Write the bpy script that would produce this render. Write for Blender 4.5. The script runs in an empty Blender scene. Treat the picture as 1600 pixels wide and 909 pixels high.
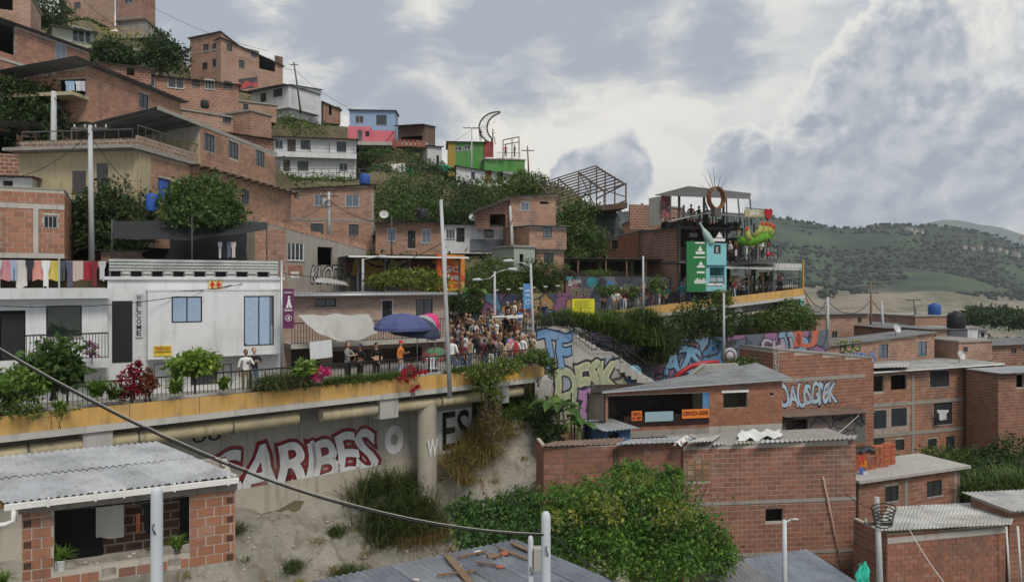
import bpy, bmesh, math, random
import numpy as np
from mathutils import Vector, Matrix
random.seed(7); RNG = np.random.default_rng(7)
SC = bpy.context.scene
COL = SC.collection
R = math.radians
# ------------------------------------------------------------------ camera
F, CX, HY = 1150.0, 800.0, 440.0          # focal length in photo pixels, principal column, horizon row
cam = bpy.data.cameras.new('camera'); camo = bpy.data.objects.new('camera', cam); COL.objects.link(camo)
camo.location = (0, 0, 0); camo.rotation_euler = (R(90), 0, 0)
cam.sensor_width = 36.0; cam.lens = F / 1600.0 * 36.0
cam.shift_y = (HY - 454.5) / 1600.0
cam.clip_start = 0.1; cam.clip_end = 30000
SC.camera = camo
# ------------------------------------------------------------------ sun, exposure
SUN_EL, SUN_AZ = 50.0, 152.0              # degrees; azimuth from +Y towards +X
sd = Vector((math.sin(R(SUN_AZ)) * math.cos(R(SUN_EL)), math.cos(R(SUN_AZ)) * math.cos(R(SUN_EL)), math.sin(R(SUN_EL))))
sl = bpy.data.lights.new('sun', 'SUN'); sl.energy = 1.5; sl.angle = R(18); sl.color = (1.0, 0.93, 0.83)
so = bpy.data.objects.new('sun', sl); COL.objects.link(so)
so.rotation_euler = (-sd).to_track_quat('-Z', 'Y').to_euler()
vs = SC.view_settings
vs.view_transform = 'Standard'; vs.look = 'None'; vs.gamma = 1.0; vs.use_curve_mapping = False; vs.exposure = 0.58
SC.cycles.max_bounces = 6; SC.cycles.diffuse_bounces = 3; SC.cycles.glossy_bounces = 2
SC.cycles.transparent_max_bounces = 6; SC.cycles.transmission_bounces = 3; SC.cycles.volume_bounces = 1
SC.cycles.use_denoising = True

def ray(px, py): return Vector(((px - CX) / F, 1.0, (HY - py) / F))
def P(px, py, D): return ray(px, py) * D
# ------------------------------------------------------------------ node helper
class NT:
    def __init__(s, tree): s.t = tree; s.n = tree.nodes; s.l = tree.links
    def new(s, ty, **kw):
        n = s.n.new(ty)
        for k, v in kw.items(): setattr(n, k, v)
        return n
    def link(s, a, b): s.l.new(a, b)
    def put(s, sock, v):
        if isinstance(v, bpy.types.NodeSocket): s.l.new(v, sock)
        elif v is not None: sock.default_value = v
    def math(s, op, a, b=None, c=None, clamp=False):
        n = s.n.new('ShaderNodeMath'); n.operation = op; n.use_clamp = clamp
        for i, v in enumerate((a, b, c)): s.put(n.inputs[i], v)
        return n.outputs[0]
    def vmath(s, op, a, b=None):
        n = s.n.new('ShaderNodeVectorMath'); n.operation = op
        s.put(n.inputs[0], a)
        if b is not None: s.put(n.inputs['Scale'] if op == 'SCALE' else n.inputs[1], b)
        return n.outputs['Value'] if op in ('DISTANCE', 'LENGTH', 'DOT_PRODUCT') else n.outputs[0]
    def mix(s, f, a, b, blend='MIX'):
        n = s.n.new('ShaderNodeMix'); n.data_type = 'RGBA'; n.blend_type = blend
        s.put(n.inputs[0], f)
        for i, v in ((6, a), (7, b)):
            if isinstance(v, (tuple, list)) and len(v) == 3: v = (*v, 1)
            s.put(n.inputs[i], v)
        return n.outputs[2]
    def noise(s, vec, scale, detail=4, rough=.55, out='Fac'):
        n = s.n.new('ShaderNodeTexNoise'); n.inputs['Scale'].default_value = scale
        n.inputs['Detail'].default_value = detail; n.inputs['Roughness'].default_value = rough
        if vec is not None: s.l.new(vec, n.inputs['Vector'])
        return n.outputs[out]
    def ramp(s, f, stops, interp='LINEAR'):
        n = s.n.new('ShaderNodeValToRGB'); n.color_ramp.interpolation = interp
        e = n.color_ramp.elements
        while len(e) < len(stops): e.new(0.5)
        for i, (p, c) in enumerate(stops):
            e[i].position = p; e[i].color = (*c, 1) if not isinstance(c, (int, float)) else (c, c, c, 1)
        s.put(n.inputs[0], f); return n.outputs[0]
    def smooth(s, v, a, b):
        n = s.n.new('ShaderNodeMapRange'); n.interpolation_type = 'SMOOTHSTEP'
        s.put(n.inputs[0], v); n.inputs[1].default_value = a; n.inputs[2].default_value = b
        return n.outputs[0]
    def scalev(s, vec, xyz):
        n = s.n.new('ShaderNodeVectorMath'); n.operation = 'MULTIPLY'; s.l.new(vec, n.inputs[0]); n.inputs[1].default_value = xyz
        return n.outputs[0]
# ------------------------------------------------------------------ sky: broken cloud over a clear-air sky
W = bpy.data.worlds.new('World'); SC.world = W; W.use_nodes = True
W.cycles.sampling_method = 'MANUAL'; W.cycles.sample_map_resolution = 512
w = NT(W.node_tree); w.n.clear()
wout = w.new('ShaderNodeOutputWorld'); bg = w.new('ShaderNodeBackground'); w.link(bg.outputs[0], wout.inputs[0])
bg.inputs['Strength'].default_value = 0.1
sky = w.new('ShaderNodeTexSky', sky_type='NISHITA'); sky.sun_disc = False
sky.sun_elevation = R(SUN_EL); sky.sun_rotation = R(SUN_AZ); sky.air_density = 1.2; sky.dust_density = 2.0
tc = w.new('ShaderNodeTexCoord'); dirv = tc.outputs['Generated']
nrm = w.vmath('NORMALIZE', dirv)
flat = w.scalev(nrm, (1.0, 1.0, 2.0))
warpn = w.noise(flat, 3.0, 4, .6, 'Color')
warp = w.vmath('SCALE', w.vmath('SUBTRACT', warpn, (.5, .5, .5)), .30)
pos = w.vmath('ADD', flat, warp)
big = w.noise(pos, 2.6, 6, .58)
fine = w.noise(pos, 9.0, 6, .6)
# thin bright overcast with grey-blue streaks
veil = w.math('ADD', w.math('MULTIPLY', big, .75), w.math('MULTIPLY', fine, .25))
thin = w.ramp(w.smooth(veil, .36, .66), [(0, (.50, .50, .49)), (.42, (.44, .46, .475)), (.72, (.32, .355, .40)), (1, (.27, .305, .355))])
# glow round the veiled sun
glowd = w.vmath('DOT_PRODUCT', nrm, tuple(Vector((-.10, 1, .22)).normalized()))
glow = w.smooth(glowd, .80, 1.0)
thin = w.mix(w.math('MULTIPLY', glow, .65), thin, (.72, .675, .59))
# heavier cumulus banks: soft lobes broken up by noise
def lobe(px, py, r):
    c = ray(px, py).normalized()
    n = w.math('DIVIDE', w.vmath('DISTANCE', nrm, tuple(c)), r)
    return w.math('SUBTRACT', 1.0, n)
def lobeset(L):
    r_ = None
    for q in L:
        v = lobe(*q); r_ = v if r_ is None else w.math('MAXIMUM', r_, v)
    return r_
soft = lobeset(((560, 30, .20), (760, 45, .17), (930, 10, .16), (640, 190, .12), (1120, 60, .10), (250, -60, .25)))
sm = w.smooth(w.math('ADD', soft, w.math('MULTIPLY', w.math('SUBTRACT', fine, .5), 1.6)), .05, .75)
thin = w.mix(w.math('MULTIPLY', sm, .92), thin, (.25, .285, .34))
lobes = lobeset(((1390, 258, .125), (1345, 160, .06), (1535, 268, .085), (1650, 270, .10), (1255, 305, .075), (1420, 95, .07), (1160, 262, .045), (1570, 190, .06),
                 (965, 272, .05), (895, 275, .03), (2000, 200, .3), (-400, 150, .3)))
def billow(vec):                              # cauliflower cloud edge: rounded cells inside cells
    v = w.new('ShaderNodeTexVoronoi'); v.feature = 'F1'; v.inputs['Scale'].default_value = 15.0; v.inputs['Detail'].default_value = 3.0; v.inputs['Roughness'].default_value = .55; v.normalize = True
    w.link(vec, v.inputs['Vector']); return v.outputs['Distance']
def density(off):
    p_ = w.vmath('ADD', nrm, off) if off else nrm
    q_ = w.vmath('ADD', p_, w.vmath('SCALE', warp, .22))
    return w.math('ADD', w.math('MULTIPLY', w.math('SUBTRACT', .42, billow(q_)), 1.15), w.math('MULTIPLY', w.math('SUBTRACT', w.noise(q_, 24.0, 5, .6), .5), .7))
d0 = density(None); d1 = density((-.011, 0, .014))
cum = w.math('ADD', lobes, d0)
lit = w.smooth(w.math('SUBTRACT', d0, d1), -.22, .26)
body = w.mix(lit, (.26, .29, .335), (.56, .555, .545))
body = w.mix(w.math('MULTIPLY', w.smooth(w.math('ADD', lobes, w.math('MULTIPLY', big, .5)), .35, .95), .45), body, (.235, .27, .32))
rim = w.mix(w.smooth(cum, .0, .30), (.62, .60, .56), body)
col = w.mix(w.smooth(cum, -.06, .10), thin, rim)
cover = w.smooth(veil, .22, .34)
skyc = w.mix(cover, sky.outputs[0], w.vmath('SCALE', col, 9.6))
w.link(skyc, bg.inputs['Color'])
# ------------------------------------------------------------------ materials
MATS = {}
def principled(name):
    m = bpy.data.materials.new(name); m.use_nodes = True
    t = NT(m.node_tree); b = t.n['Principled BSDF']; return m, t, b
def ocoord(t): return t.new('ShaderNodeTexCoord').outputs['Object']
def uvc(t): return t.new('ShaderNodeTexCoord').outputs['UV']
def rnd(t):
    a = t.new('ShaderNodeObjectInfo').outputs['Random']; b = t.new('ShaderNodeNewGeometry').outputs['Random Per Island']
    return t.math('FRACT', t.math('ADD', a, b))
def bump(t, b, h, strength=.3, dist=.02):
    n = t.new('ShaderNodeBump'); n.inputs['Strength'].default_value = strength; n.inputs['Distance'].default_value = dist
    t.link(h, n.inputs['Height']); t.link(n.outputs[0], b.inputs['Normal'])
def shade(c, k): return tuple(max(0, min(1, x * k)) for x in c)
def M(kind, color=(.5, .5, .5), rough=.8, **kw):
    key = (kind, tuple(color), rough, tuple(sorted(kw.items())))
    if key in MATS: return MATS[key]
    m, t, b = principled(kind); b.inputs['Roughness'].default_value = rough
    b.inputs['Specular IOR Level'].default_value = .3
    o = ocoord(t)
    if kind == 'paint':          # plaster, painted sheet, fabric: blotches, streaks, dirt with a shape of its own
        st = t.noise(t.scalev(o, (2.2, 2.2, .35)), 1.6, 5, .65)
        bl = t.noise(o, .7, 5, .6); fi = t.noise(o, 14, 4, .6)
        d = kw.get('dirt', .5)
        c = t.mix(t.math('MULTIPLY', t.smooth(st, .48, .75), d), color, shade(color, .45))
        c = t.mix(t.math('MULTIPLY', t.smooth(bl, .45, .75), d * .8), c, shade((.30, .27, .23), .9))
        c = t.mix(t.math('MULTIPLY', fi, .18), c, shade(color, .6))
        t.link(c, b.inputs['Base Color']); bump(t, b, fi, .25, .01)
    elif kind == 'plain':
        fi = t.noise(o, 9, 3, .6)
        r = rnd(t)
        c = t.mix(fi, shade(color, .78), shade(color, 1.15)); c = t.mix(t.math('MULTIPLY', r, .25), c, shade(color, .6))
        t.link(c, b.inputs['Base Color']); b.inputs['Metallic'].default_value = kw.get('metal', 0)
    elif kind == 'concrete':
        n1 = t.noise(o, .8, 6, .65); n2 = t.noise(o, 7, 5, .6); st = t.noise(t.scalev(o, (3, 3, .3)), 1.3, 5, .6)
        c = t.mix(n1, shade(color, .7), shade(color, 1.25))
        c = t.mix(t.math('MULTIPLY', t.smooth(st, .5, .72), .6), c, shade(color, .42))
        c = t.mix(t.math('MULTIPLY', n2, .3), c, shade(color, .55))
        t.link(c, b.inputs['Base Color']); bump(t, b, n2, .4, .02)
    elif kind == 'brickunit':    # single bricks: colour differs brick by brick
        r = rnd(t); n = t.noise(o, 11, 4, .6)
        c = t.ramp(r, [(0, shade(color, .74)), (.3, shade(color, .9)), (.65, color), (.9, shade(color, 1.14)), (1, (color[0] * 1.12, color[1] * 1.3, color[2] * 1.4))])
        wn = t.noise(t.new('ShaderNodeNewGeometry').outputs['Position'], .55, 5, .6)
        c = t.mix(t.math('MULTIPLY', n, .5), c, shade(color, .6))
        ps = t.new('ShaderNodeNewGeometry').outputs['Position']; c = t.mix(t.math('MULTIPLY', t.smooth(wn, .5, .72), .6), c, (.12, .09, .075)); c = t.mix(t.math('MULTIPLY', t.smooth(t.noise(ps, 1.3, 5, .65), .57, .74), .4), c, (.38, .33, .28)); c = t.mix(t.math('MULTIPLY', t.smooth(t.noise(t.scalev(ps, (2, 2, .25)), 1.1, 4, .6), .54, .72), .5), c, (.10, .08, .07))
        t.link(c, b.inputs['Base Color']); bump(t, b, n, .5, .01)
    elif kind == 'brick':        # far brickwork
        u = uvc(t)
        n = t.new('ShaderNodeTexBrick'); t.link(u, n.inputs['Vector'])
        n.inputs['Color1'].default_value = (*shade(color, .8), 1); n.inputs['Color2'].default_value = (*shade(color, 1.2), 1)
        n.inputs['Mortar'].default_value = (*kw.get('mortar', (.44, .39, .33)), 1)
        n.inputs['Scale'].default_value = 1.0; n.inputs['Brick Width'].default_value = .40; n.inputs['Row Height'].default_value = .21
        n.inputs['Mortar Size'].default_value = .026; n.inputs['Mortar Smooth'].default_value = .3; n.inputs['Bias'].default_value = -.1
        wn = t.noise(o, .6, 6, .65); fi = t.noise(o, 6, 5, .65); st = t.noise(t.scalev(o, (1.6, 1.6, .3)), 1.2, 5, .6)
        c = t.mix(t.math('MULTIPLY', t.smooth(wn, .42, .72), .6), n.outputs['Color'], shade(color, .5))
        c = t.mix(t.math('MULTIPLY', t.smooth(st, .52, .74), .5), c, (.31, .27, .23))
        c = t.mix(t.math('MULTIPLY', fi, .45), c, shade(color, .55))
        t.link(c, b.inputs['Base Color']); bump(t, b, n.outputs['Fac'], -.6, .02)
    elif kind == 'stonecase':    # split-stone cladding
        u = uvc(t)
        n = t.new('ShaderNodeTexBrick'); t.link(u, n.inputs['Vector'])
        n.inputs['Color1'].default_value = (*shade(color, .7), 1); n.inputs['Color2'].default_value = (*shade(color, 1.35), 1)
        n.inputs['Mortar'].default_value = (*shade(color, .5), 1); n.inputs['Scale'].default_value = 1.0
        n.inputs['Brick Width'].default_value = .34; n.inputs['Row Height'].default_value = .10; n.inputs['Mortar Size'].default_value = .008
        v = t.noise(t.scalev(u, (3, 10, 1)), 1, 3)
        c = t.mix(v, n.outputs['Color'], (.36, .25, .2), 'MIX'); t.link(c, b.inputs['Base Color']); bump(t, b, n.outputs['Fac'], -.8, .02)
    elif kind == 'sheet':        # roofing sheet, weathered
        n1 = t.noise(t.scalev(o, (1, 1, 1)), .9, 6, .7); n2 = t.noise(o, 5, 5, .7); r = rnd(t)
        c = t.mix(t.smooth(n1, .35, .7), shade(color, 1.12), shade(color, .66))
        c = t.mix(t.math('MULTIPLY', t.smooth(n2, .52, .75), kw.get('rust', .3)), c, (.17, .10, .065))
        c = t.mix(t.math('MULTIPLY', r, .2), c, shade(color, .6))
        t.link(c, b.inputs['Base Color']); b.inputs['Metallic'].default_value = .15; bump(t, b, n2, .15, .01)
    elif kind == 'glass':
        n = t.noise(o, 1.1, 2, .5); c = t.mix(n, shade(color, .6), shade(color, 1.3)); t.link(c, b.inputs['Base Color'])
        b.inputs['Specular IOR Level'].default_value = kw.get('spec', .7); b.inputs['Roughness'].default_value = .06
    elif kind == 'leaf':
        r = rnd(t); n = t.noise(t.new('ShaderNodeNewGeometry').outputs['Position'], kw.get('cs', .8), 3, .6)
        c = t.ramp(r, [(0, shade(color, .55)), (.5, color), (.85, (color[0] * 1.5, color[1] * 1.4, color[2] * 1.05)), (1, (color[0] * 2.4, color[1] * 1.75, color[2] * 1.2))])
        c = t.mix(t.math('MULTIPLY', t.smooth(n, .4, .68), .5), c, shade((color[0] * 1.1, color[1] * 1.25, color[2]), 1))
        t.link(c, b.inputs['Base Color']); b.inputs['Roughness'].default_value = .55
        tr = t.new('ShaderNodeBsdfTranslucent'); t.link(t.mix(.5, c, (color[0] * 1.6, color[1] * 1.8, color[2])), tr.inputs['Color'])
        mx = t.new('ShaderNodeMixShader'); mx.inputs[0].default_value = .25
        t.link(b.outputs[0], mx.inputs[1]); t.link(tr.outputs[0], mx.inputs[2]); t.link(mx.outputs[0], t.n['Material Output'].inputs[0])
    elif kind == 'earth':
        n1 = t.noise(o, .35, 7, .65); n2 = t.noise(o, 2.5, 6, .65); n3 = t.noise(t.scalev(o, (2, 2, .5)), 1.0, 5, .6)
        c = t.mix(t.smooth(n1, .35, .65), color, shade(color, .55))
        c = t.mix(t.math('MULTIPLY', t.smooth(n3, .5, .7), .7), c, (.16, .115, .07))
        c = t.mix(t.math('MULTIPLY', n2, .5), c, shade(color, .55))
        t.link(c, b.inputs['Base Color']); n4 = t.noise(o, 9, 5, .7); c2 = t.mix(t.math('MULTIPLY', t.smooth(n4, .5, .72), .45), c, shade(color, .35)); t.link(c2, b.inputs['Base Color']); bump(t, b, t.math('ADD', n2, t.math('MULTIPLY', n4, .4)), 1.0, .16)
    elif kind == 'mural':        # spray paint all over: flat print
        v1 = t.new('ShaderNodeTexVoronoi'); v1.feature = 'F1'
        wv = t.vmath('ADD', o, t.vmath('SCALE', t.noise(o, kw.get('s', 1.) * 1.1, 3, .5, 'Color'), .9)); t.link(wv, v1.inputs['Vector'])
        v1.inputs['Scale'].default_value = kw.get('s', 1.)
        sep = t.new('ShaderNodeSeparateColor'); t.link(v1.outputs['Color'], sep.inputs[0])
        pal = kw['pal']
        c = t.ramp(sep.outputs[0], [((i + .0) / len(pal), q) for i, q in enumerate(pal)], 'CONSTANT')
        v2 = t.new('ShaderNodeTexVoronoi'); v2.feature = 'DISTANCE_TO_EDGE'; v2.inputs['Scale'].default_value = kw.get('s', 1.); t.link(wv, v2.inputs['Vector'])
        c = t.mix(t.smooth(v2.outputs['Distance'], .035, .055), (.02, .02, .03), c)
        g = t.noise(o, 2.5, 5, .6); c = t.mix(t.math('MULTIPLY', g, .5), c, (.14, .14, .15))
        t.link(c, b.inputs['Base Color'])
    MATS[key] = m; return m
BRK = (.34, .16, .10); BRK2 = (.40, .225, .155); BRK3 = (.28, .12, .078)
MORT = (.45, .405, .35)
GREY = (.42, .41, .39)
# ------------------------------------------------------------------ mesh builder
class MB:
    def __init__(s): s.v = []; s.f = []; s.mi = []; s.sm = []; s.m = 0
    def quad(s, a, b, c, d, sm=False):
        i = len(s.v); s.v += [tuple(a), tuple(b), tuple(c), tuple(d)]; s.f.append((i, i + 1, i + 2, i + 3)); s.mi.append(s.m); s.sm.append(sm)
    def poly(s, pts, sm=False):
        i = len(s.v); s.v += [tuple(p) for p in pts]; s.f.append(tuple(range(i, i + len(pts)))); s.mi.append(s.m); s.sm.append(sm)
    def box(s, x0, x1, y0, y1, z0, z1, mat=None, taper=0):
        i = len(s.v); k = taper
        c = [(x0, y0, z0), (x1, y0, z0), (x1, y1, z0), (x0, y1, z0), (x0 + k, y0 + k, z1), (x1 - k, y0 + k, z1), (x1 - k, y1 - k, z1), (x0 + k, y1 - k, z1)]
        if mat is not None: c = [tuple(mat @ Vector(p)) for p in c]
        s.v += c
        for f in ((0, 3, 2, 1), (4, 5, 6, 7), (0, 1, 5, 4), (1, 2, 6, 5), (2, 3, 7, 6), (3, 0, 4, 7)):
            s.f.append(tuple(i + k for k in f)); s.mi.append(s.m); s.sm.append(False)
    def bar(s, a, b, wd, ht=None):          # square bar from a to b
        a = Vector(a); b = Vector(b); d = b - a; L = d.length
        if L < 1e-6: return
        q = d.to_track_quat('Z', 'Y').to_matrix().to_4x4(); q.translation = a
        h = (ht or wd) / 2; s.box(-wd / 2, wd / 2, -h, h, 0, L, q)
    def tube(s, pts, r, n=8, caps=True):
        pts = [Vector(p) for p in pts]; rs = r if isinstance(r, (list, tuple)) else [r] * len(pts)
        base = len(s.v); up = None
        for k, p in enumerate(pts):
            d = (pts[min(k + 1, len(pts) - 1)] - pts[max(k - 1, 0)]).normalized()
            if up is None: up = Vector((0, 0, 1)) if abs(d.z) < .9 else Vector((1, 0, 0))
            x = d.cross(up)
            if x.length < 1e-4: x = d.cross(Vector((1, .3, 0)))
            x.normalize(); y = x.cross(d); up = y
            for j in range(n):
                a = 2 * math.pi * j / n; s.v.append(tuple(p + (x * math.cos(a) + y * math.sin(a)) * rs[k]))
        for k in range(len(pts) - 1):
            for j in range(n):
                a = base + k * n + j; b = base + k * n + (j + 1) % n
                s.f.append((a, a + n, b + n, b)); s.mi.append(s.m); s.sm.append(True)
        if caps:
            s.f.append(tuple(base + j for j in range(n))); s.mi.append(s.m); s.sm.append(False)
            e = base + (len(pts) - 1) * n; s.f.append(tuple(e + n - 1 - j for j in range(n))); s.mi.append(s.m); s.sm.append(False)
    def lathe(s, prof, n=16, c=(0, 0, 0)):
        base = len(s.v)
        for r, z in prof:
            for j in range(n): a = 2 * math.pi * j / n; s.v.append((c[0] + r * math.cos(a), c[1] + r * math.sin(a), c[2] + z))
        for k in range(len(prof) - 1):
            for j in range(n):
                a = base + k * n + j; b = base + k * n + (j + 1) % n
                s.f.append((a, b, b + n, a + n)); s.mi.append(s.m); s.sm.append(True)
    def prism(s, poly, d0, d1, axis='y'):   # outline in x,z extruded along y
        n = len(poly); i = len(s.v)
        for d in (d0, d1):
            s.v += [(p[0], d, p[1]) if axis == 'y' else (p[0], p[1], d) for p in poly]
        s.f.append(tuple(range(i, i + n))); s.f.append(tuple(range(i + 2 * n - 1, i + n - 1, -1)))
        for j in range(n): s.f.append((i + j, i + n + j, i + n + (j + 1) % n, i + (j + 1) % n))
        s.mi += [s.m] * (n + 2); s.sm += [False] * (n + 2)
    def build(s, name, mats, parent=None, mat4=None):
        me = bpy.data.meshes.new(name); me.from_pydata(s.v, [], s.f)
        for m in (mats if isinstance(mats, (list, tuple)) else [mats]): me.materials.append(m)
        me.polygons.foreach_set('material_index', s.mi); me.polygons.foreach_set('use_smooth', s.sm)
        if len(s.f) < 6000:
            me.update(); uv = me.uv_layers.new(name='UVMap')
            V = me.vertices; D = uv.data
            for p in me.polygons:
                n = p.normal; ax, ay, az = abs(n.x), abs(n.y), abs(n.z)
                for li, vi in zip(p.loop_indices, p.vertices):
                    c = V[vi].co
                    D[li].uv = (c.x, c.y) if az > ax and az > ay else ((c.x, c.z) if ay >= ax else (c.y, c.z))
        return link(name, me, parent, mat4)
def link(name, me, parent=None, mat4=None):
    o = bpy.data.objects.new(name, me); COL.objects.link(o)
    if parent is not None: o.parent = parent
    if mat4 is not None: o.matrix_local = mat4
    return o
def tag(o, label, cat, group=None, kind=None):
    o['label'] = label
    if cat: o['category'] = cat
    if group: o['group'] = group
    if kind: o['kind'] = kind
    return o
def empty(name, loc, rz=0, label=None, cat=None, group=None):
    o = bpy.data.objects.new(name, None); COL.objects.link(o); o.location = loc; o.rotation_euler = (0, 0, rz); o.empty_display_size = .2
    if label: tag(o, label, cat, group)
    return o
def T(x, y, z, rz=0): return Matrix.Translation((x, y, z)) @ Matrix.Rotation(rz, 4, 'Z')
def copy_tree(o, parent=None):
    c = o.copy(); COL.objects.link(c); c.parent = parent
    for ch in list(o.children):
        copy_tree(ch, c)
    return c
def stuff(o): o['kind'] = 'stuff'; return o
def npmesh(name, V, Fq, mat, parent=None, mat4=None, smooth=False):   # V (n,3), Fq (m,k)
    me = bpy.data.meshes.new(name); V = np.asarray(V, np.float32); Fq = np.asarray(Fq, np.int32); k = Fq.shape[1]
    me.vertices.add(len(V)); me.vertices.foreach_set('co', V.ravel())
    me.loops.add(Fq.size); me.loops.foreach_set('vertex_index', Fq.ravel())
    me.polygons.add(len(Fq)); me.polygons.foreach_set('loop_start', np.arange(0, Fq.size, k, dtype=np.int32))
    me.polygons.foreach_set('loop_total', np.full(len(Fq), k, np.int32))
    if smooth: me.polygons.foreach_set('use_smooth', np.ones(len(Fq), bool))
    me.update(calc_edges=True); me.validate()
    for m in (mat if isinstance(mat, (list, tuple)) else [mat]): me.materials.append(m)
    return link(name, me, parent, mat4)
def vnoise(x, y, seed=0):                   # smooth value noise on arrays
    r = np.random.default_rng(seed).random((64, 64)); xi = np.floor(x).astype(int); yi = np.floor(y).astype(int); fx = x - xi; fy = y - yi
    fx = fx * fx * (3 - 2 * fx); fy = fy * fy * (3 - 2 * fy); g = lambda a, b: r[a % 64, b % 64]
    return (g(xi, yi) * (1 - fx) + g(xi + 1, yi) * fx) * (1 - fy) + (g(xi, yi + 1) * (1 - fx) + g(xi + 1, yi + 1) * fx) * fy
def fbm(x, y, seed=0, o=4):
    s = 0; a = .5
    for k in range(o): s = s + a * (vnoise(x * 2 ** k, y * 2 ** k, seed + k) - .5); a *= .5
    return s
# ------------------------------------------------------------------ house kit
SIGHT = []; GROUND = []                                   # points the hillside has to pass through
GLASS = M('glass', (.035, .04, .045)); GLASSB = M('glass', (.10, .13, .17), spec=.9)
FR_DK = M('plain', (.025, .025, .028), .5); FR_AL = M('plain', (.45, .46, .47), .4, metal=.5); FR_WH = M('plain', (.72, .72, .70), .6)
CONC = M('concrete', (.30, .285, .26)); CONCL = M('concrete', (.44, .42, .385)); MORTAR = M('concrete', MORT)
TIN = M('sheet', (.36, .375, .39), .5); TIND = M('sheet', (.20, .20, .205), .6, rust=.5); TINP = M('sheet', (.46, .455, .44), .6, rust=.4); RUSTY = M('sheet', (.22, .15, .12), .8, rust=.8)
WOOD = M('paint', (.20, .125, .07), .8); PVC = M('paint', (.70, .69, .66), .5, dirt=.4); BLACK = M('plain', (.02, .02, .022), .6)
DARKCLOTH = M('plain', (.03, .032, .036), .9); STEEL = M('plain', (.10, .095, .09), .55)
def bilerp(p, u, v): return p[0].lerp(p[1], u).lerp(p[2].lerp(p[3], u), v)
def corr(mb, p00, p10, p01, p11, pitch=.18, amp=.02, rows=None, lap=.012, th=.006):
    q = [Vector(p) for p in (p00, p10, p01, p11)]
    Lx = (q[1] - q[0]).length; Ly = (q[2] - q[0]).length
    nper = 6 if Lx / pitch < 60 else 4
    n = max(4, min(420, int(Lx / pitch * nper))); rows = rows or max(1, int(round(Ly / 2.4)))
    for r in range(rows):
        for lay in (0, 1):
            base = len(mb.v)
            for j in (0, 1):
                v = (r + j) / rows
                for i in range(n + 1):
                    u = i / n; p = bilerp(q, u, v); z = amp * math.sin(2 * math.pi * u * Lx / pitch) + (lap if (j == 0 and r) else 0) - lay * th
                    mb.v.append((p.x, p.y, p.z + z))
            for i in range(n):
                a = base + i; f = (a, a + 1, a + n + 2, a + n + 1)
                mb.f.append(f if lay == 0 else f[::-1]); mb.mi.append(mb.m); mb.sm.append(True)
BRICKMESH = {}
def brick_mesh(bl, bh, mat):
    k = (bl, bh, mat.name)
    if k not in BRICKMESH:
        mb = MB(); mb.box(0, bl, -.014, .03, 0, bh); o = mb.build('brick', mat); BRICKMESH[k] = o.data; bpy.data.objects.remove(o)
    return BRICKMESH[k]
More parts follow.
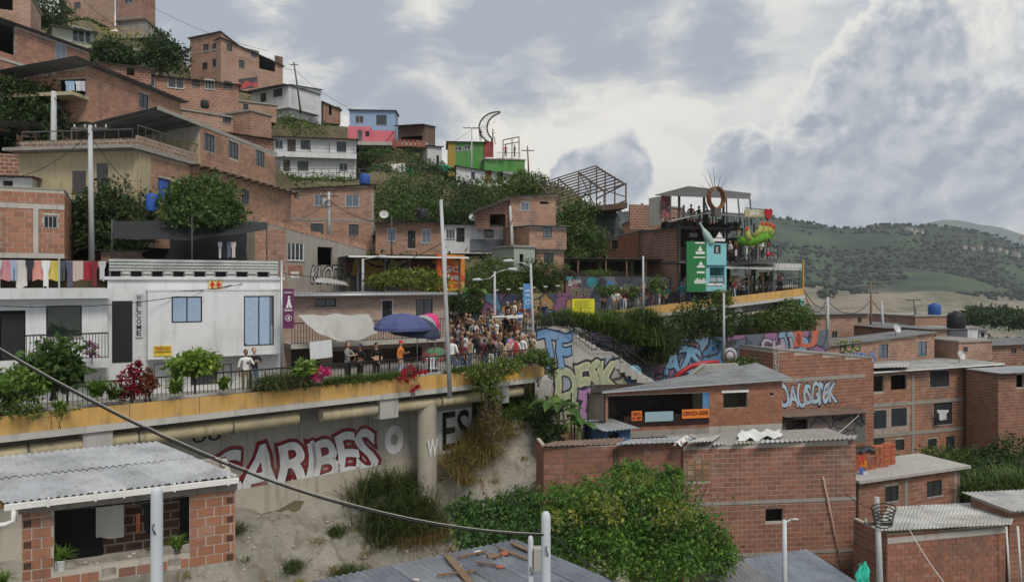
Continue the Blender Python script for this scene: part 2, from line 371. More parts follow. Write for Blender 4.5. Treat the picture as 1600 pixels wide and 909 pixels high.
class House:
    def __init__(s, name, label, a, b, ytop, ybot, dep, cat='house', group=None, ytopb=None, rise=0.0, riseb=None, ground=True):
        s.A = Vector(((a[0] - CX) / F * a[1], a[1])); s.B = Vector(((b[0] - CX) / F * b[1], b[1]))
        s.L = (s.B - s.A).length; ux = (s.B - s.A) / s.L; s.dep = dep
        s.z0 = (HY - ybot) / F * a[1]; h = (HY - ytop) / F * a[1] - s.z0
        hb = h if ytopb is None else (HY - ytopb) / F * b[1] - s.z0
        s.H = h; s.h = (h, hb, h + rise, hb + (rise if riseb is None else riseb))     # front A, front B, back A, back B
        ang = math.atan2(ux.y, ux.x)
        s.root = empty(name, (s.A.x, s.A.y, s.z0), ang, label, cat, group); s.W = T(s.A.x, s.A.y, s.z0, ang)
        z = lambda c, o: Matrix(((c[0].x, c[1].x, 0, o[0]), (c[0].y, c[1].y, 0, o[1]), (0, 0, 1, 0), (0, 0, 0, 1)))
        X, Y = Vector((1, 0, 0)), Vector((0, 1, 0))
        s.FM = {'f': z((X, Y), (0, 0)), 'l': z((-Y, X), (0, dep)), 'r': z((Y, -X), (s.L, 0)), 'b': z((-X, -Y), (s.L, dep))}
        s.FL = {'f': s.L, 'l': dep, 'r': dep, 'b': s.L}
        s.FT = {'f': (s.h[0], s.h[1]), 'r': (s.h[1], s.h[3]), 'b': (s.h[3], s.h[2]), 'l': (s.h[2], s.h[0])}
        s.op = {k: [] for k in 'flrb'}; SIGHT.append((min(a[0], b[0]) - 3, max(a[0], b[0]) + 3, a, b, s.z0, s)) if ground else None
        if ground:
            for x, y in ((0, 0), (s.L, 0), (0, dep), (s.L, dep)):
                p = s.W @ Vector((x, y, 0)); GROUND.append((p.x, p.y, p.z))
    def uv(s, px, py, face='f', off=0):
        m = (s.W @ s.FM[face]).inverted(); o = m @ Vector((0, 0, 0)); d = m.to_3x3() @ ray(px, py)
        t = (off - o.y) / d.y; p = o + d * t; return p.x, p.z
    def rect(s, r, face='f', off=0):
        u0, _ = s.uv(r[0], r[1], face, off); u1, _ = s.uv(r[2], r[1], face, off)
        xm = (r[0] + r[2]) / 2; _, va = s.uv(xm, r[3], face, off); _, vb = s.uv(xm, r[1], face, off)
        return min(u0, u1), va, max(u0, u1), vb
    def part(s, name, mb, mat, face='f', u=0, y=0, v=0, parent=None):
        if parent is not None: return mb.build(name, mat, parent)
        return mb.build(name, mat, s.root, s.FM[face] @ Matrix.Translation((u, y, v)))
    def hole(s, r, face='f', px=True):
        q = s.rect(r, face) if px else r
        L = s.FL[face]; q = (max(q[0], .06), max(q[1], .04), min(q[2], L - .06), q[3])
        s.op[face].append(q); return q
    def win(s, r, face='f', n=2, frame=None, glass=None, curtain=None, sill=True, bars=0, px=True, name='window', bw=.05, opened=False):
        q = s.hole(r, face, px); wd, ht = q[2] - q[0], q[3] - q[1]; frame = frame or FR_DK
        mb = MB(); y0, y1 = .03, .08
        mb.box(0, wd, y0, y1, 0, bw); mb.box(0, wd, y0, y1, ht - bw, ht); mb.box(0, bw, y0, y1, bw, ht - bw); mb.box(wd - bw, wd, y0, y1, bw, ht - bw)
        for i in range(1, n): x = wd * i / n; mb.box(x - bw * .45, x + bw * .45, y0 + .004, y1 - .004, bw, ht - bw)
        o = s.part(name, mb, frame, face, q[0], 0, q[1])
        for i in range(n):
            if opened and i == n - 1: continue
            x0 = bw * .5 + (wd - bw) * i / n; x1 = bw * .5 + (wd - bw) * (i + 1) / n
            p = MB(); p.box(x0, x1, .052, .060, bw * .5, ht - bw * .5); p.build('pane', glass or GLASS, o)
        if curtain:
            c = MB(); k = max(6, int(wd / .06)); a0 = 0 if n == 1 else wd * .08; a1 = wd * (.55 if n > 1 and random.random() < .5 else .95)
            pr = [(a0 + (a1 - a0) * i / k, .10 + .02 * (i % 2)) for i in range(k + 1)]
            for i in range(k): c.quad((pr[i][0], pr[i][1], .03), (pr[i + 1][0], pr[i + 1][1], .03), (pr[i + 1][0], pr[i + 1][1], ht - .03), (pr[i][0], pr[i][1], ht - .03))
            c.build('curtain', M('paint', curtain, .9, dirt=.1), o)
        if bars:
            for i in range(bars):
                x = wd * (i + .5) / bars; b = MB(); b.box(x - .009, x + .009, -.03, -.012, -.03, ht + .03); b.build('bar', FR_DK, o)
        if sill: m2 = MB(); m2.box(-.05, wd + .05, -.05, .06, -.07, -.004); m2.build('sill', CONC, o)
        return o
    def door(s, r, face='f', mat=None, px=True, frame=None, name='door'):
        q = s.hole(r, face, px); wd, ht = q[2] - q[0], q[3] - q[1]
        mb = MB(); mb.box(.05, wd - .05, .05, .09, 0, ht - .05)
        for zz in (.12, .55): mb.box(.14, wd - .14, .042, .052, ht * zz, ht * (zz + .33))
        o = s.part(name, mb, mat or M('paint', (.10, .07, .055), .6), face, q[0], 0, q[1])
        f = MB(); f.box(0, .05, .0, .1, 0, ht); f.box(wd - .05, wd, .0, .1, 0, ht); f.box(.05, wd - .05, .0, .1, ht - .05, ht); f.build('door_frame', frame or FR_DK, o)
        h = MB(); h.box(wd - .16, wd - .11, .0, .05, ht * .45, ht * .5); h.build('handle', FR_AL, o)
        return o
    def top(s, face, u): a, b = s.FT[face]; return a + (b - a) * u / s.FL[face]
    def wall(s, face, mat, th=.15, z0=0, name='wall', u0=0, u1=None):
        th = min(th, s.dep * .4); L = s.FL[face]; u1 = L if u1 is None else u1; e = .0 if face in 'fb' else .002
        lim = lambda q: (max(q[0], u0), max(q[1], z0), min(q[2], u1), q[3])
        ops = [lim(q) for q in s.op[face] if q[2] > u0 + .01 and q[0] < u1 - .01]
        us = sorted({u0 + e, u1 - e} | {x for q in ops for x in (q[0], q[2])}); vsn = sorted({z0} | {min(x, s.top(face, q[0]) - .05) for q in ops for x in (q[1], q[3])})
        mb = MB(); nv = len(vsn)
        for i in range(len(us) - 1):
            a, b = us[i], us[i + 1]
            if b - a < .002: continue
            for j in range(nv):
                c = vsn[j]; last = j == nv - 1
                da, db = (s.top(face, a), s.top(face, b)) if last else (vsn[j + 1],) * 2
                mu, mv = (a + b) / 2, c + .01
                inside = any(q[0] - .001 <= mu <= q[2] + .001 and q[1] - .001 <= mv <= q[3] - .02 for q in ops)
                if not inside:
                    mb.quad((a, 0, c), (b, 0, c), (b, 0, db), (a, 0, da)); mb.quad((b, th, c), (a, th, c), (a, th, da), (b, th, db))
                    if last: mb.quad((a, 0, da), (b, 0, db), (b, th, db), (a, th, da))
        for q in ops:
            a, c, b, d = q; d = min(d, s.top(face, a) - .05)
            mb.quad((a, 0, c), (a, th, c), (a, th, d), (a, 0, d)); mb.quad((b, th, c), (b, 0, c), (b, 0, d), (b, th, d))
            mb.quad((a, 0, c), (b, 0, c), (b, th, c), (a, th, c)); mb.quad((a, th, d), (b, th, d), (b, 0, d), (a, 0, d))
        return s.part(name, mb, mat, face)
    def walls(s, mat, faces='flrb', back=None, **k):
        for f in faces: s.wall(f, (back or mat) if f == 'b' else mat, **k)
    def bricks(s, face='f', mat=None, parts=0, bl=.375, bh=.182, gap=.028, z0=.02, z1=None, u0=0, u1=None, skip=()):
        mat = mat or M('brickunit', BRK); L = s.FL[face]; u1 = L if u1 is None else u1
        full = []; mb = MB(); row = 0; v = z0; zmax = max(s.FT[face]) if z1 is None else z1
        ops = s.op[face] + list(skip)
        while v + bh <= zmax + .001:
            iv = [(u0 + .01, u1 - .01)]
            for q in ops:
                if q[1] < v + bh * .7 and q[3] > v + bh * .3:
                    nx = []
                    for a, b in iv:
                        if q[2] <= a or q[0] >= b: nx.append((a, b)); continue
                        if q[0] - a > .06: nx.append((a, q[0] - .012))
                        if b - q[2] > .06: nx.append((q[2] + .012, b))
                    iv = nx
            x = u0 + .01 - (row % 2) * (bl + gap) * .5
            while x < u1:
                for a, b in iv:
                    c, d = max(x, a), min(x + bl, b)
                    if d - c < .05 or v + bh > s.top(face, (c + d) / 2) - .01: continue
                    if d - c > bl - .002 : full.append((c, v))
                    else: mb.box(c, d, -.014 + random.uniform(-.003, .003), .03, v, v + bh)
                x += bl + gap
            v += bh + gap; row += 1
        wm = s.W @ s.FM[face]
        if parts and len(full) > parts:
            full.sort(key=lambda p: (wm @ Vector((p[0], 0, p[1]))).length)
            # keep those inside the picture first
            def vis(p):
                w_ = wm @ Vector((p[0], 0, p[1])); X = CX + w_.x / w_.y * F; Yp = HY - w_.z / w_.y * F; return not (0 <= X <= 1600 and 0 <= Yp <= 909)
            full.sort(key=vis)
        me = brick_mesh(bl, bh, mat)
        for k, (c, v) in enumerate(full):
            if k < parts: link('brick', me, s.root, s.FM[face] @ Matrix.Translation((c, random.uniform(-.004, .004), v)) @ Matrix.Rotation(random.uniform(-.006, .006), 4, 'Y'))
            else: mb.box(c, c + bl, -.014 + random.uniform(-.004, .004), .03, v, v + bh)
        if mb.f: stuff(s.part('brickwork', mb, mat, face))
    def slab(s, mat=None, th=.14, ov=.12, z=None, name='roof', sides=None):
        mb = MB(); f, r, b, l = sides or (ov, ov, ov, ov); h = s.h if z is None else (z,) * 4
        c = [(-l, -f, h[0]), (s.L + r, -f, h[1]), (s.L + r, s.dep + b, h[3]), (-l, s.dep + b, h[2])]
        lo = [Vector(p) + Vector((0, 0, .003)) for p in c]; hi = [p + Vector((0, 0, th)) for p in lo]
        mb.poly(lo[::-1]); mb.poly(hi)
        for i in range(4): j = (i + 1) % 4; mb.quad(lo[i], lo[j], hi[j], hi[i])
        return mb.build(name, mat or CONC, s.root)
    def shed(s, mat=None, f=.4, r=.25, b=.2, l=.25, pitch=.2, amp=.022, lift=.05, fascia=None, name='roof', along='y'):
        hx = (s.h[1] - s.h[0]) / s.L; hy = (s.h[2] - s.h[0]) / s.dep
        z = lambda x, y: s.h[0] + hx * x + ((s.h[2] - s.h[0]) * (1 - x / s.L) + (s.h[3] - s.h[1]) * x / s.L) * y / s.dep + lift
        c = [Vector((x, y, z(x, y))) for x, y in ((-l, -f), (s.L + r, -f), (-l, s.dep + b), (s.L + r, s.dep + b))]
        mb = MB(); corr(mb, *(c if along == 'y' else (c[0], c[2], c[1], c[3])), pitch, amp)
        o = mb.build(name, mat or TIN, s.root)
        if fascia:
            m2 = MB(); m2.bar(c[0] - Vector((0, -.02, .06)), c[1] - Vector((0, -.02, .06)), .03, .10); m2.build('fascia', fascia, o)
        return o
    def box(s, name, r, mat, face='f', y0=-.02, y1=.05, px=True, parent=None):
        q = s.rect(r, face, y0) if px else r
        mb = MB(); mb.box(q[0], q[2], y0, y1, q[1], q[3]); return s.part(name, mb, mat, face)
    def text(s, txt, r, mat, face='f', y=-.02, bold=.0, name='lettering', px=True, parent=None, spacing=1.0, shear=0, skew=0):
        q = s.rect(r, face, y) if px else r
        me = text_mesh(txt, q[2] - q[0], q[3] - q[1], bold, mat, spacing, shear, skew)
        o = link(name, me, s.root, s.FM[face] @ Matrix.Translation((q[0], y, q[1]))); return o
    def rail(s, r, face='f', y=-.8, nb=20, mat=None, name='railing'):   # balcony rail: r = px rect on plane y
        q = s.rect(r, face, y); rail_part(s.root, s.FM[face], q[0], q[2], q[1], q[3], y, nb, mat or FR_DK)
def rail_part(root, m, u0, u1, v0, v1, y, nb, mat):
    mb = MB(); mb.box(u0, u1, y - .025, y + .025, v1 - .05, v1); o = mb.build('railing', mat, root, m)
    lo = MB(); lo.box(u0, u1, y - .015, y + .015, v0 + .05, v0 + .08); lo.build('bottom_rail', mat, o)
    b = MB(); b.box(-.011, .011, -.011, .011, v0, v1 - .05); me = None
    for i in range(nb + 1):
        if me is None: c = b.build('baluster', mat, o); me = c.data
        else: c = link('baluster', me, o)
        c.location = (u0 + (u1 - u0) * i / nb, y, 0)
    return o
TXT = {}
def text_mesh(txt, wd, ht, bold, mat, spacing=1.0, shear=0, skew=0, wob=0):
    cu = bpy.data.curves.new('t', 'FONT'); cu.body = txt; cu.size = 1; cu.offset = bold; cu.extrude = .004; cu.space_character = spacing; cu.shear = shear
    cu.resolution_u = 3
    ob = bpy.data.objects.new('t', cu)
    me = bpy.data.meshes.new_from_object(ob)
    if bold:
        cu.offset = 0; m0 = bpy.data.meshes.new_from_object(ob); c0 = np.zeros(len(m0.vertices) * 3, np.float32); m0.vertices.foreach_get('co', c0); c0 = c0.reshape(-1, 3); mn, mx = c0.min(0), c0.max(0)
    bpy.data.objects.remove(ob)
    n = len(me.vertices); co = np.zeros(n * 3, np.float32); me.vertices.foreach_get('co', co); co = co.reshape(-1, 3)
    if not bold: mn, mx = co.min(0), co.max(0)
    sx = wd / (mx[0] - mn[0]); sy = ht / (mx[1] - mn[1])
    out = np.zeros_like(co); out[:, 0] = (co[:, 0] - mn[0]) * sx; out[:, 2] = (co[:, 1] - mn[1]) * sy; out[:, 1] = -co[:, 2]
    if skew: out[:, 2] += out[:, 0] * skew
    if wob: out[:, 2] += wob * np.sin(out[:, 0] * 2.3)
    me.vertices.foreach_set('co', out.ravel()); me.materials.clear(); me.materials.append(mat)
    return me
GLY = {}
def glyph(ch, bold):
    k = (ch, round(bold, 4))
    if k not in GLY:
        cu = bpy.data.curves.new('g', 'FONT'); cu.body = ch; cu.size = 1; cu.offset = bold; cu.extrude = .004; cu.resolution_u = 3
        ob = bpy.data.objects.new('g', cu); me = bpy.data.meshes.new_from_object(ob); bpy.data.objects.remove(ob)
        bm = bmesh.new(); bm.from_mesh(me); bmesh.ops.subdivide_edges(bm, edges=[e for e in bm.edges if e.calc_length() > .06], cuts=3); bmesh.ops.triangulate(bm, faces=bm.faces[:]); bm.verts.index_update()
        GLY[k] = (np.array([v.co[:] for v in bm.verts]), np.array([[v.index for v in f.verts] for f in bm.faces])); bm.free()
    return GLY[k]
def spray_mesh(txt, wd, ht, bold, mat, seed=0, skew=0):      # hand-drawn letters: each one leans, swells and overlaps its neighbour
    g = random.Random(seed); wds = []
    for ch in txt: v0, _ = glyph(ch, 0); wds.append((v0[:, 0].min(), v0[:, 0].max(), v0[:, 1].min(), v0[:, 1].max()))
    tot = sum(b_ - a_ for a_, b_, _, _ in wds); x = 0; V, Fc = [], []; n = 0
    for ch, (x0, x1, y0, y1) in zip(txt, wds):
        v, f = glyph(ch, bold); cw = (x1 - x0) / tot * wd; p = v.copy(); sx = cw / (x1 - x0) * g.uniform(.95, 1.06); sy = ht / (y1 - y0) * g.uniform(.9, 1.08); cx_, cy_ = (x0 + x1) / 2, (y0 + y1) / 2
        u = (p[:, 0] - cx_) * sx; w_ = (p[:, 1] - cy_) * sy; ph = g.uniform(0, 6); u = u + .05 * ht * np.sin(w_ / ht * 5 + ph); w_ = w_ + .045 * ht * np.sin(u / max(cw, .01) * 4 + ph); u *= 1 + .10 * np.tanh(-w_ / ht * 2) * g.choice((1, .4)); a = g.uniform(-.08, .08)
        X = u * math.cos(a) - w_ * math.sin(a) + x + cw / 2; Z = u * math.sin(a) + w_ * math.cos(a) + ht / 2 + g.uniform(-.05, .05) * ht
        V.append(np.column_stack([X, -p[:, 2], Z + X * skew])); Fc.append(f + n); n += len(v); x += cw
    me = bpy.data.meshes.new('graffiti'); me.from_pydata(np.concatenate(V).tolist(), [], np.concatenate(Fc).tolist()); me.materials.append(mat); return me
# ------------------------------------------------------------------ foliage
def leaf_arrays(Cn, size, up=.35, ratio=.5, seed=0):
    g = np.random.default_rng(seed); n = len(Cn)
    d = g.normal(size=(n, 3)); d[:, 2] -= .25; d /= np.linalg.norm(d, axis=1)[:, None]
    nn = g.normal(size=(n, 3)); nn[:, 2] += up * 2.5; s = np.cross(d, nn); s /= np.linalg.norm(s, axis=1)[:, None] + 1e-9
    sz = size * g.uniform(.45, 1.55, n)[:, None]; w_ = sz * ratio * .5
    nz = np.cross(s, d) * sz * .12
    V = np.stack([Cn, Cn + d * sz * .45 + s * w_ + nz, Cn + d * sz, Cn + d * sz * .45 - s * w_ + nz], 1).reshape(-1, 3)
    Fq = np.arange(n * 4).reshape(-1, 4); return V, Fq
def crown_points(lobes, n, seed=0, fill=.2, per=20, spread=.27):
    g = np.random.default_rng(seed); lob = np.array(lobes, float); wt = (lob[:, 3] * lob[:, 4] * lob[:, 5]) ** (2 / 3); wt /= wt.sum(); out = []
    for L_, k in zip(lob, wt):
        m = max(40, int(n * k)); nf = int(m * fill); ns = m - nf; nc = max(4, ns // per)
        d = g.normal(size=(nc, 3)); d /= np.linalg.norm(d, axis=1)[:, None]
        c = d * g.uniform(.72, 1.08, nc)[:, None] * L_[3:6]
        idx = g.integers(0, nc, ns); p = c[idx] + g.normal(size=(ns, 3)) * L_[3:6] * spread * .6
        q = g.normal(size=(nf, 3)); q /= np.linalg.norm(q, axis=1)[:, None]; q *= (g.uniform(.15, .8, nf) ** .6)[:, None] * L_[3:6]
        out.append(np.concatenate([p, q]) + L_[:3])
    return np.concatenate(out)
LEAF = M('leaf', (.055, .10, .028)); LEAFD = M('leaf', (.035, .065, .022)); LEAFL = M('leaf', (.11, .19, .04)); LEAFY = M('leaf', (.13, .16, .035)); BARK = M('paint', (.13, .10, .075), .9)
def tree(name, label, base, lobes, n=6000, leaf=.2, mat=None, seed=1, cat='tree', group=None, trunk=.12, ratio=.5, fill=.2, per=20, spread=.27, stems=1):
    root = empty(name, base, 0, label, cat, group)
    mb = MB(); top = max(lobes, key=lambda l: l[2])
    for l in lobes[:7]:
        q = Vector(l[:3]); st = Vector((random.uniform(-.1, .1), random.uniform(-.1, .1), -.3)) * (1 if stems == 1 else 2)
        mid = Vector((q.x * .25, q.y * .25, q.z * .5)); mb.tube([st, mid, q, q + Vector((0, 0, l[5] * .5))], [trunk, trunk * .7, trunk * .35, trunk * .12], 6)
    mb.build('trunk', BARK, root)
    V, Fq = leaf_arrays(crown_points(lobes, n, seed, fill, per, spread), leaf, ratio=ratio, seed=seed)
    stuff(npmesh('crown', V, Fq, mat or LEAF, root)); return root
def blades(base, length, n, lean=.6, width=.02, seed=0, spread=.25, dirb=None):
    g = np.random.default_rng(seed); base = np.asarray(base, float); B = base[g.integers(0, len(base), n)] + g.normal(size=(n, 3)) * np.array([spread, spread, .03])
    a = g.uniform(0, 2 * np.pi, n); h = np.stack([np.cos(a), np.sin(a), 0 * a], 1)
    if dirb is not None: h = h + np.array(dirb); h /= np.linalg.norm(h, axis=1)[:, None] + 1e-6
    L = length * g.uniform(.5, 1.2, n)[:, None]; le = lean * g.uniform(.3, 1.5, n)[:, None]; s = np.stack([-h[:, 1], h[:, 0], 0 * a], 1) * width * g.uniform(.7, 1.3, n)[:, None]
    ts = [0, .4, .75, 1.0]; wd = [1, .9, .6, .05]; pts = []
    for t, k in zip(ts, wd):
        c = B + h * L * le * t ** 1.6 + np.array([0, 0, 1.]) * L * (t - .55 * le * t ** 2.4); pts += [c - s * k, c + s * k]
    V = np.stack(pts, 1).reshape(-1, 3); b = np.arange(n)[:, None] * 8
    Fq = np.concatenate([b + np.array([0, 1, 3, 2]), b + np.array([2, 3, 5, 4]), b + np.array([4, 5, 7, 6])]); return V, Fq
def grass(name, label, base, pts, length, n, mat, cat='grass', group=None, kind=None, **k):
    pts = np.asarray(pts, float) - np.array(base); V, Fq = blades(pts, length, n, **k)
    o = npmesh(name, V, Fq, mat); o.location = base; tag(o, label, cat, group, kind); return o
# ------------------------------------------------------------------ people
def body_mesh(pose):
    J = dict(pelvis=(0, 0, .95), waist=(0, 0, 1.08), chest=(0, -.01, 1.28), neck=(0, 0, 1.46), head=(0, -.015, 1.53))
    for s_, k in ((-1, 'L'), (1, 'R')):
        J.update({k + 'sh': (.17 * s_, 0, 1.39), k + 'el': (.25 * s_, .03, 1.12), k + 'wr': (.25 * s_, -.06, .88), k + 'hip': (.09 * s_, 0, .90), k + 'kn': (.10 * s_, -.02, .50), k + 'an': (.10 * s_, .02, .08), k + 'toe': (.11 * s_, -.15, .035)})
    J.update(pose); E = [('pelvis', 'waist'), ('waist', 'chest'), ('chest', 'neck'), ('neck', 'head')]; r = dict(pelvis=(.145, .105), waist=(.125, .09), chest=(.16, .10), neck=(.055, .055), head=(.055, .06))
    for k in 'LR':
        E += [('chest', k + 'sh'), (k + 'sh', k + 'el'), (k + 'el', k + 'wr'), ('pelvis', k + 'hip'), (k + 'hip', k + 'kn'), (k + 'kn', k + 'an'), (k + 'an', k + 'toe')]
        r.update({k + 'sh': (.065,) * 2, k + 'el': (.045,) * 2, k + 'wr': (.03,) * 2, k + 'hip': (.095,) * 2, k + 'kn': (.06,) * 2, k + 'an': (.042,) * 2, k + 'toe': (.035,) * 2})
        el, wr = Vector(J[k + 'el']), Vector(J[k + 'wr']); d = (wr - el).normalized(); sd_ = d.cross(Vector((0, 1, .2))).normalized()
        J[k + 'pm'] = tuple(wr + d * .07); r[k + 'pm'] = (.032, .02); E.append((k + 'wr', k + 'pm'))
        for i, (o_, ln) in enumerate(((-.028, .07), (-.01, .085), (.01, .08), (.028, .06))):
            J[k + 'f%d' % i] = tuple(wr + d * (.08 + ln) + sd_ * o_ + Vector((0, -.02, 0))); r[k + 'f%d' % i] = (.009, .009); E.append((k + 'pm', k + 'f%d' % i))
        J[k + 'th'] = tuple(wr + d * .08 - sd_ * .055 + Vector((0, -.02, 0))); r[k + 'th'] = (.011, .011); E.append((k + 'wr', k + 'th'))
    names = list(J); idx = {n: i for i, n in enumerate(names)}
    me = bpy.data.meshes.new('b'); me.from_pydata([J[n] for n in names], [(idx[a], idx[b]) for a, b in E], [])
    ob = bpy.data.objects.new('b', me); COL.objects.link(ob)
    ob.modifiers.new('s', 'SKIN'); sv = me.skin_vertices[0].data
    for n in names: sv[idx[n]].radius = r[n]; sv[idx[n]].use_root = n == 'pelvis'
    sub = ob.modifiers.new('d', 'SUBSURF'); sub.levels = 1; sub.render_levels = 1
    bpy.context.view_layer.update(); dg = bpy.context.evaluated_depsgraph_get()
    out = bpy.data.meshes.new_from_object(ob.evaluated_get(dg)); bpy.data.objects.remove(ob)
    bm = bmesh.new(); bm.from_mesh(out); hd = Vector(J['head'])
    st = bmesh.ops.create_uvsphere(bm, u_segments=12, v_segments=9, radius=1)['verts']
    for v in st:
        c = v.co; fz = 1.0 if c.z > 0 else .92
        v.co = Vector((c.x * .075 * (1 if c.z > -.3 else .8), c.y * .095, c.z * .118 * fz)) + hd + Vector((0, -.01, .085))
    nv = [bm.verts.new(hd + Vector(p)) for p in ((-.013, -.1, .065), (.013, -.1, .065), (0, -.1, .105), (0, -.128, .068))]
    for f in ((0, 1, 3), (1, 2, 3), (2, 0, 3)): bm.faces.new([nv[i] for i in f])
    for s_ in (-1, 1):
        e = bmesh.ops.create_uvsphere(bm, u_segments=6, v_segments=4, radius=.02)['verts']
        for v in e: v.co = Vector((v.co.x * .5, v.co.y, v.co.z * 1.5)) + hd + Vector((.076 * s_, 0, .08))
    bm.to_mesh(out); bm.free()
    for _ in range(4): out.materials.append(None)
    for p in out.polygons:
        c = p.center; p.use_smooth = True; arm = min((c - Vector(J[k + 'wr'])).length for k in 'LR') < .2 or min((c - Vector(J[k + 'pm'])).length for k in 'LR') < .13
        p.material_index = 0 if (c.z > 1.45 or arm) else (1 if c.z > .93 else (2 if c.z > .11 else 3))
    return out
def hair_mesh(long):
    bm = bmesh.new(); vs_ = bmesh.ops.create_uvsphere(bm, u_segments=12, v_segments=10, radius=1)['verts']
    for v in vs_:
        c = v.co.copy(); v.co = Vector((c.x * .088, c.y * .105 + .012, c.z * .12 + 1.628))
        if c.z < .25 and c.y < .1: v.co.y = max(v.co.y, .0) + .01; v.co.z += .02
        if long and c.z < -.2: v.co.z -= .26 * min(1, -c.z); v.co.y += .045; v.co.x *= 1.15
        elif c.z < -.55: v.co.z += .05
    me = bpy.data.meshes.new('hair'); bm.to_mesh(me); bm.free(); me.materials.append(None)
    for p in me.polygons: p.use_smooth = True
    return me
def cap_mesh():
    mb = MB(); mb.lathe([(.094, 0), (.096, .04), (.075, .085), (.03, .105), (.001, .108)], 12, (0, .0, 1.645)); mb.box(-.06, .06, -.19, -.07, 1.642, 1.655)
    o = mb.build('cap', BLACK); me = o.data; bpy.data.objects.remove(o); return me
POSES = [dict(), dict(Rel=(.28, -.05, 1.14), Rwr=(.12, -.26, 1.2)), dict(Lel=(-.30, .02, 1.15), Lwr=(-.16, -.2, 1.05), Rel=(.30, .02, 1.15), Rwr=(.14, -.2, 1.02)),
         dict(Rel=(.33, -.08, 1.42), Rwr=(.22, -.2, 1.66)), dict(Lkn=(-.1, -.2, .52), Lan=(-.1, -.1, .1), Ltoe=(-.1, -.27, .05), Rkn=(.1, .06, .5), Ran=(.1, .26, .12), Rtoe=(.1, .12, .04)),
         dict(Lel=(-.24, -.18, 1.2), Lwr=(-.08, -.34, 1.22), Rel=(.24, -.18, 1.2), Rwr=(.08, -.34, 1.24))]
BODY = [body_mesh(p) for p in POSES]; HAIR = [hair_mesh(False), hair_mesh(True)]; CAP = cap_mesh()
CLR = {'white': (.75, .75, .74), 'black': (.015, .015, .017), 'grey': (.25, .25, .26), 'red': (.45, .03, .04), 'maroon': (.16, .03, .04), 'navy': (.03, .04, .10), 'blue': (.09, .16, .38), 'teal': (.05, .30, .34),
       'beige': (.50, .40, .28), 'tan': (.35, .24, .15), 'pink': (.60, .22, .28), 'green': (.06, .19, .08), 'yellow': (.6, .45, .07), 'denim': (.10, .16, .27), 'khaki': (.28, .23, .15), 'orange': (.6, .20, .05), 'pale blue': (.45, .55, .68), 'brown': (.12, .07, .04)}
def cloth(n): return M('plain', CLR[n], .85)
SKIN = [M('plain', c, .6) for c in ((.42, .25, .17), (.33, .18, .11), (.22, .115, .07), (.50, .32, .23))]
def person(x, y, z, rz, label, shirt='white', legs='denim', hair='black', long=False, pose=0, skin=0, h=1.0, cap=None, group='people on the raised walkway'):
    me = BODY[pose]; o = link('person', me); o.location = (x, y, z); o.rotation_euler = (0, 0, rz); o.scale = (h, h, h)
    for i, m in enumerate((SKIN[skin], cloth(shirt), cloth(legs), cloth('black' if legs != 'black' else 'white'))):
        o.material_slots[i].link = 'OBJECT'; o.material_slots[i].material = m
    tag(o, label, 'person', group)
    c = link('cap' if cap else 'hair', CAP if cap else HAIR[1 if long else 0], o); c.material_slots[0].link = 'OBJECT'; c.material_slots[0].material = cloth(cap or hair)
    return o
# ------------------------------------------------------------------ street furniture
def pole(label, px, ybase, D, ytop, r=.13, arms=(), lamp=None, hs_=1.0, lean=0, ground=True, mat=None, sq=False, cat='utility pole', name='utility_pole', group=None):
    b = P(px, ybase, D); t = P(px + lean, ytop, D); root = empty(name, b, 0, label, cat, group); d = t - b
    mb = MB(); mb.tube([(0, 0, -.5), tuple(d * .5), tuple(d)], [r, r * .85, r * .68], 12 if not sq else 4); mb.build('shaft', mat or M('concrete', (.47, .48, .49)), root)
    if ground: GROUND.append((b.x, b.y, b.z))
    for (dz, w_) in arms:
        a = MB(); c = d * (1 - dz / d.length); a.box(c.x - w_ / 2, c.x + w_ / 2, c.y - .04, c.y + .04, c.z - .05, c.z + .05); ar = a.build('crossarm', STEEL, root)
        for q in (-.45, -.15, .15, .45):
            i = MB(); i.lathe([(.03, 0), (.05, .03), (.03, .06), (.05, .09), (.02, .14)], 8, (c.x + w_ * q, c.y, c.z + .05)); i.build('insulator', M('plain', (.5, .48, .45), .4), ar)
    if lamp:
        for dx, dz in lamp:
            a = MB(); a.tube([tuple(d * .96), tuple(d * .98 + Vector((dx * .4, 0, dz * .7))), tuple(d + Vector((dx, 0, dz)))], [.035, .03, .025], 7); la = a.build('lamp_arm', FR_AL, root)
            hb = MB(); e = d + Vector((dx, 0, dz)); sg = 1 if dx > 0 else -1
            hb.tube([e, e + Vector((sg * .18, 0, .02)) * hs_, e + Vector((sg * .5, 0, .0)) * hs_, e + Vector((sg * .62, 0, -.02)) * hs_], [.03, .09 * hs_, .08 * hs_, .02], 8); hb.build('lamp_head', M('plain', (.55, .56, .57), .4), la)
    return root
def cable(label, a, b, sag, r=.012, mat=None, group='overhead cables', n=18, name='cable'):
    a, b = Vector(a), Vector(b); pts = [(a.lerp(b, i / n) - Vector((0, 0, sag * 4 * (i / n) * (1 - i / n)))) - a for i in range(n + 1)]
    mb = MB(); mb.tube(pts, r, 5); o = mb.build(name, mat or BLACK); o.location = a; tag(o, label, 'cable', group); return o
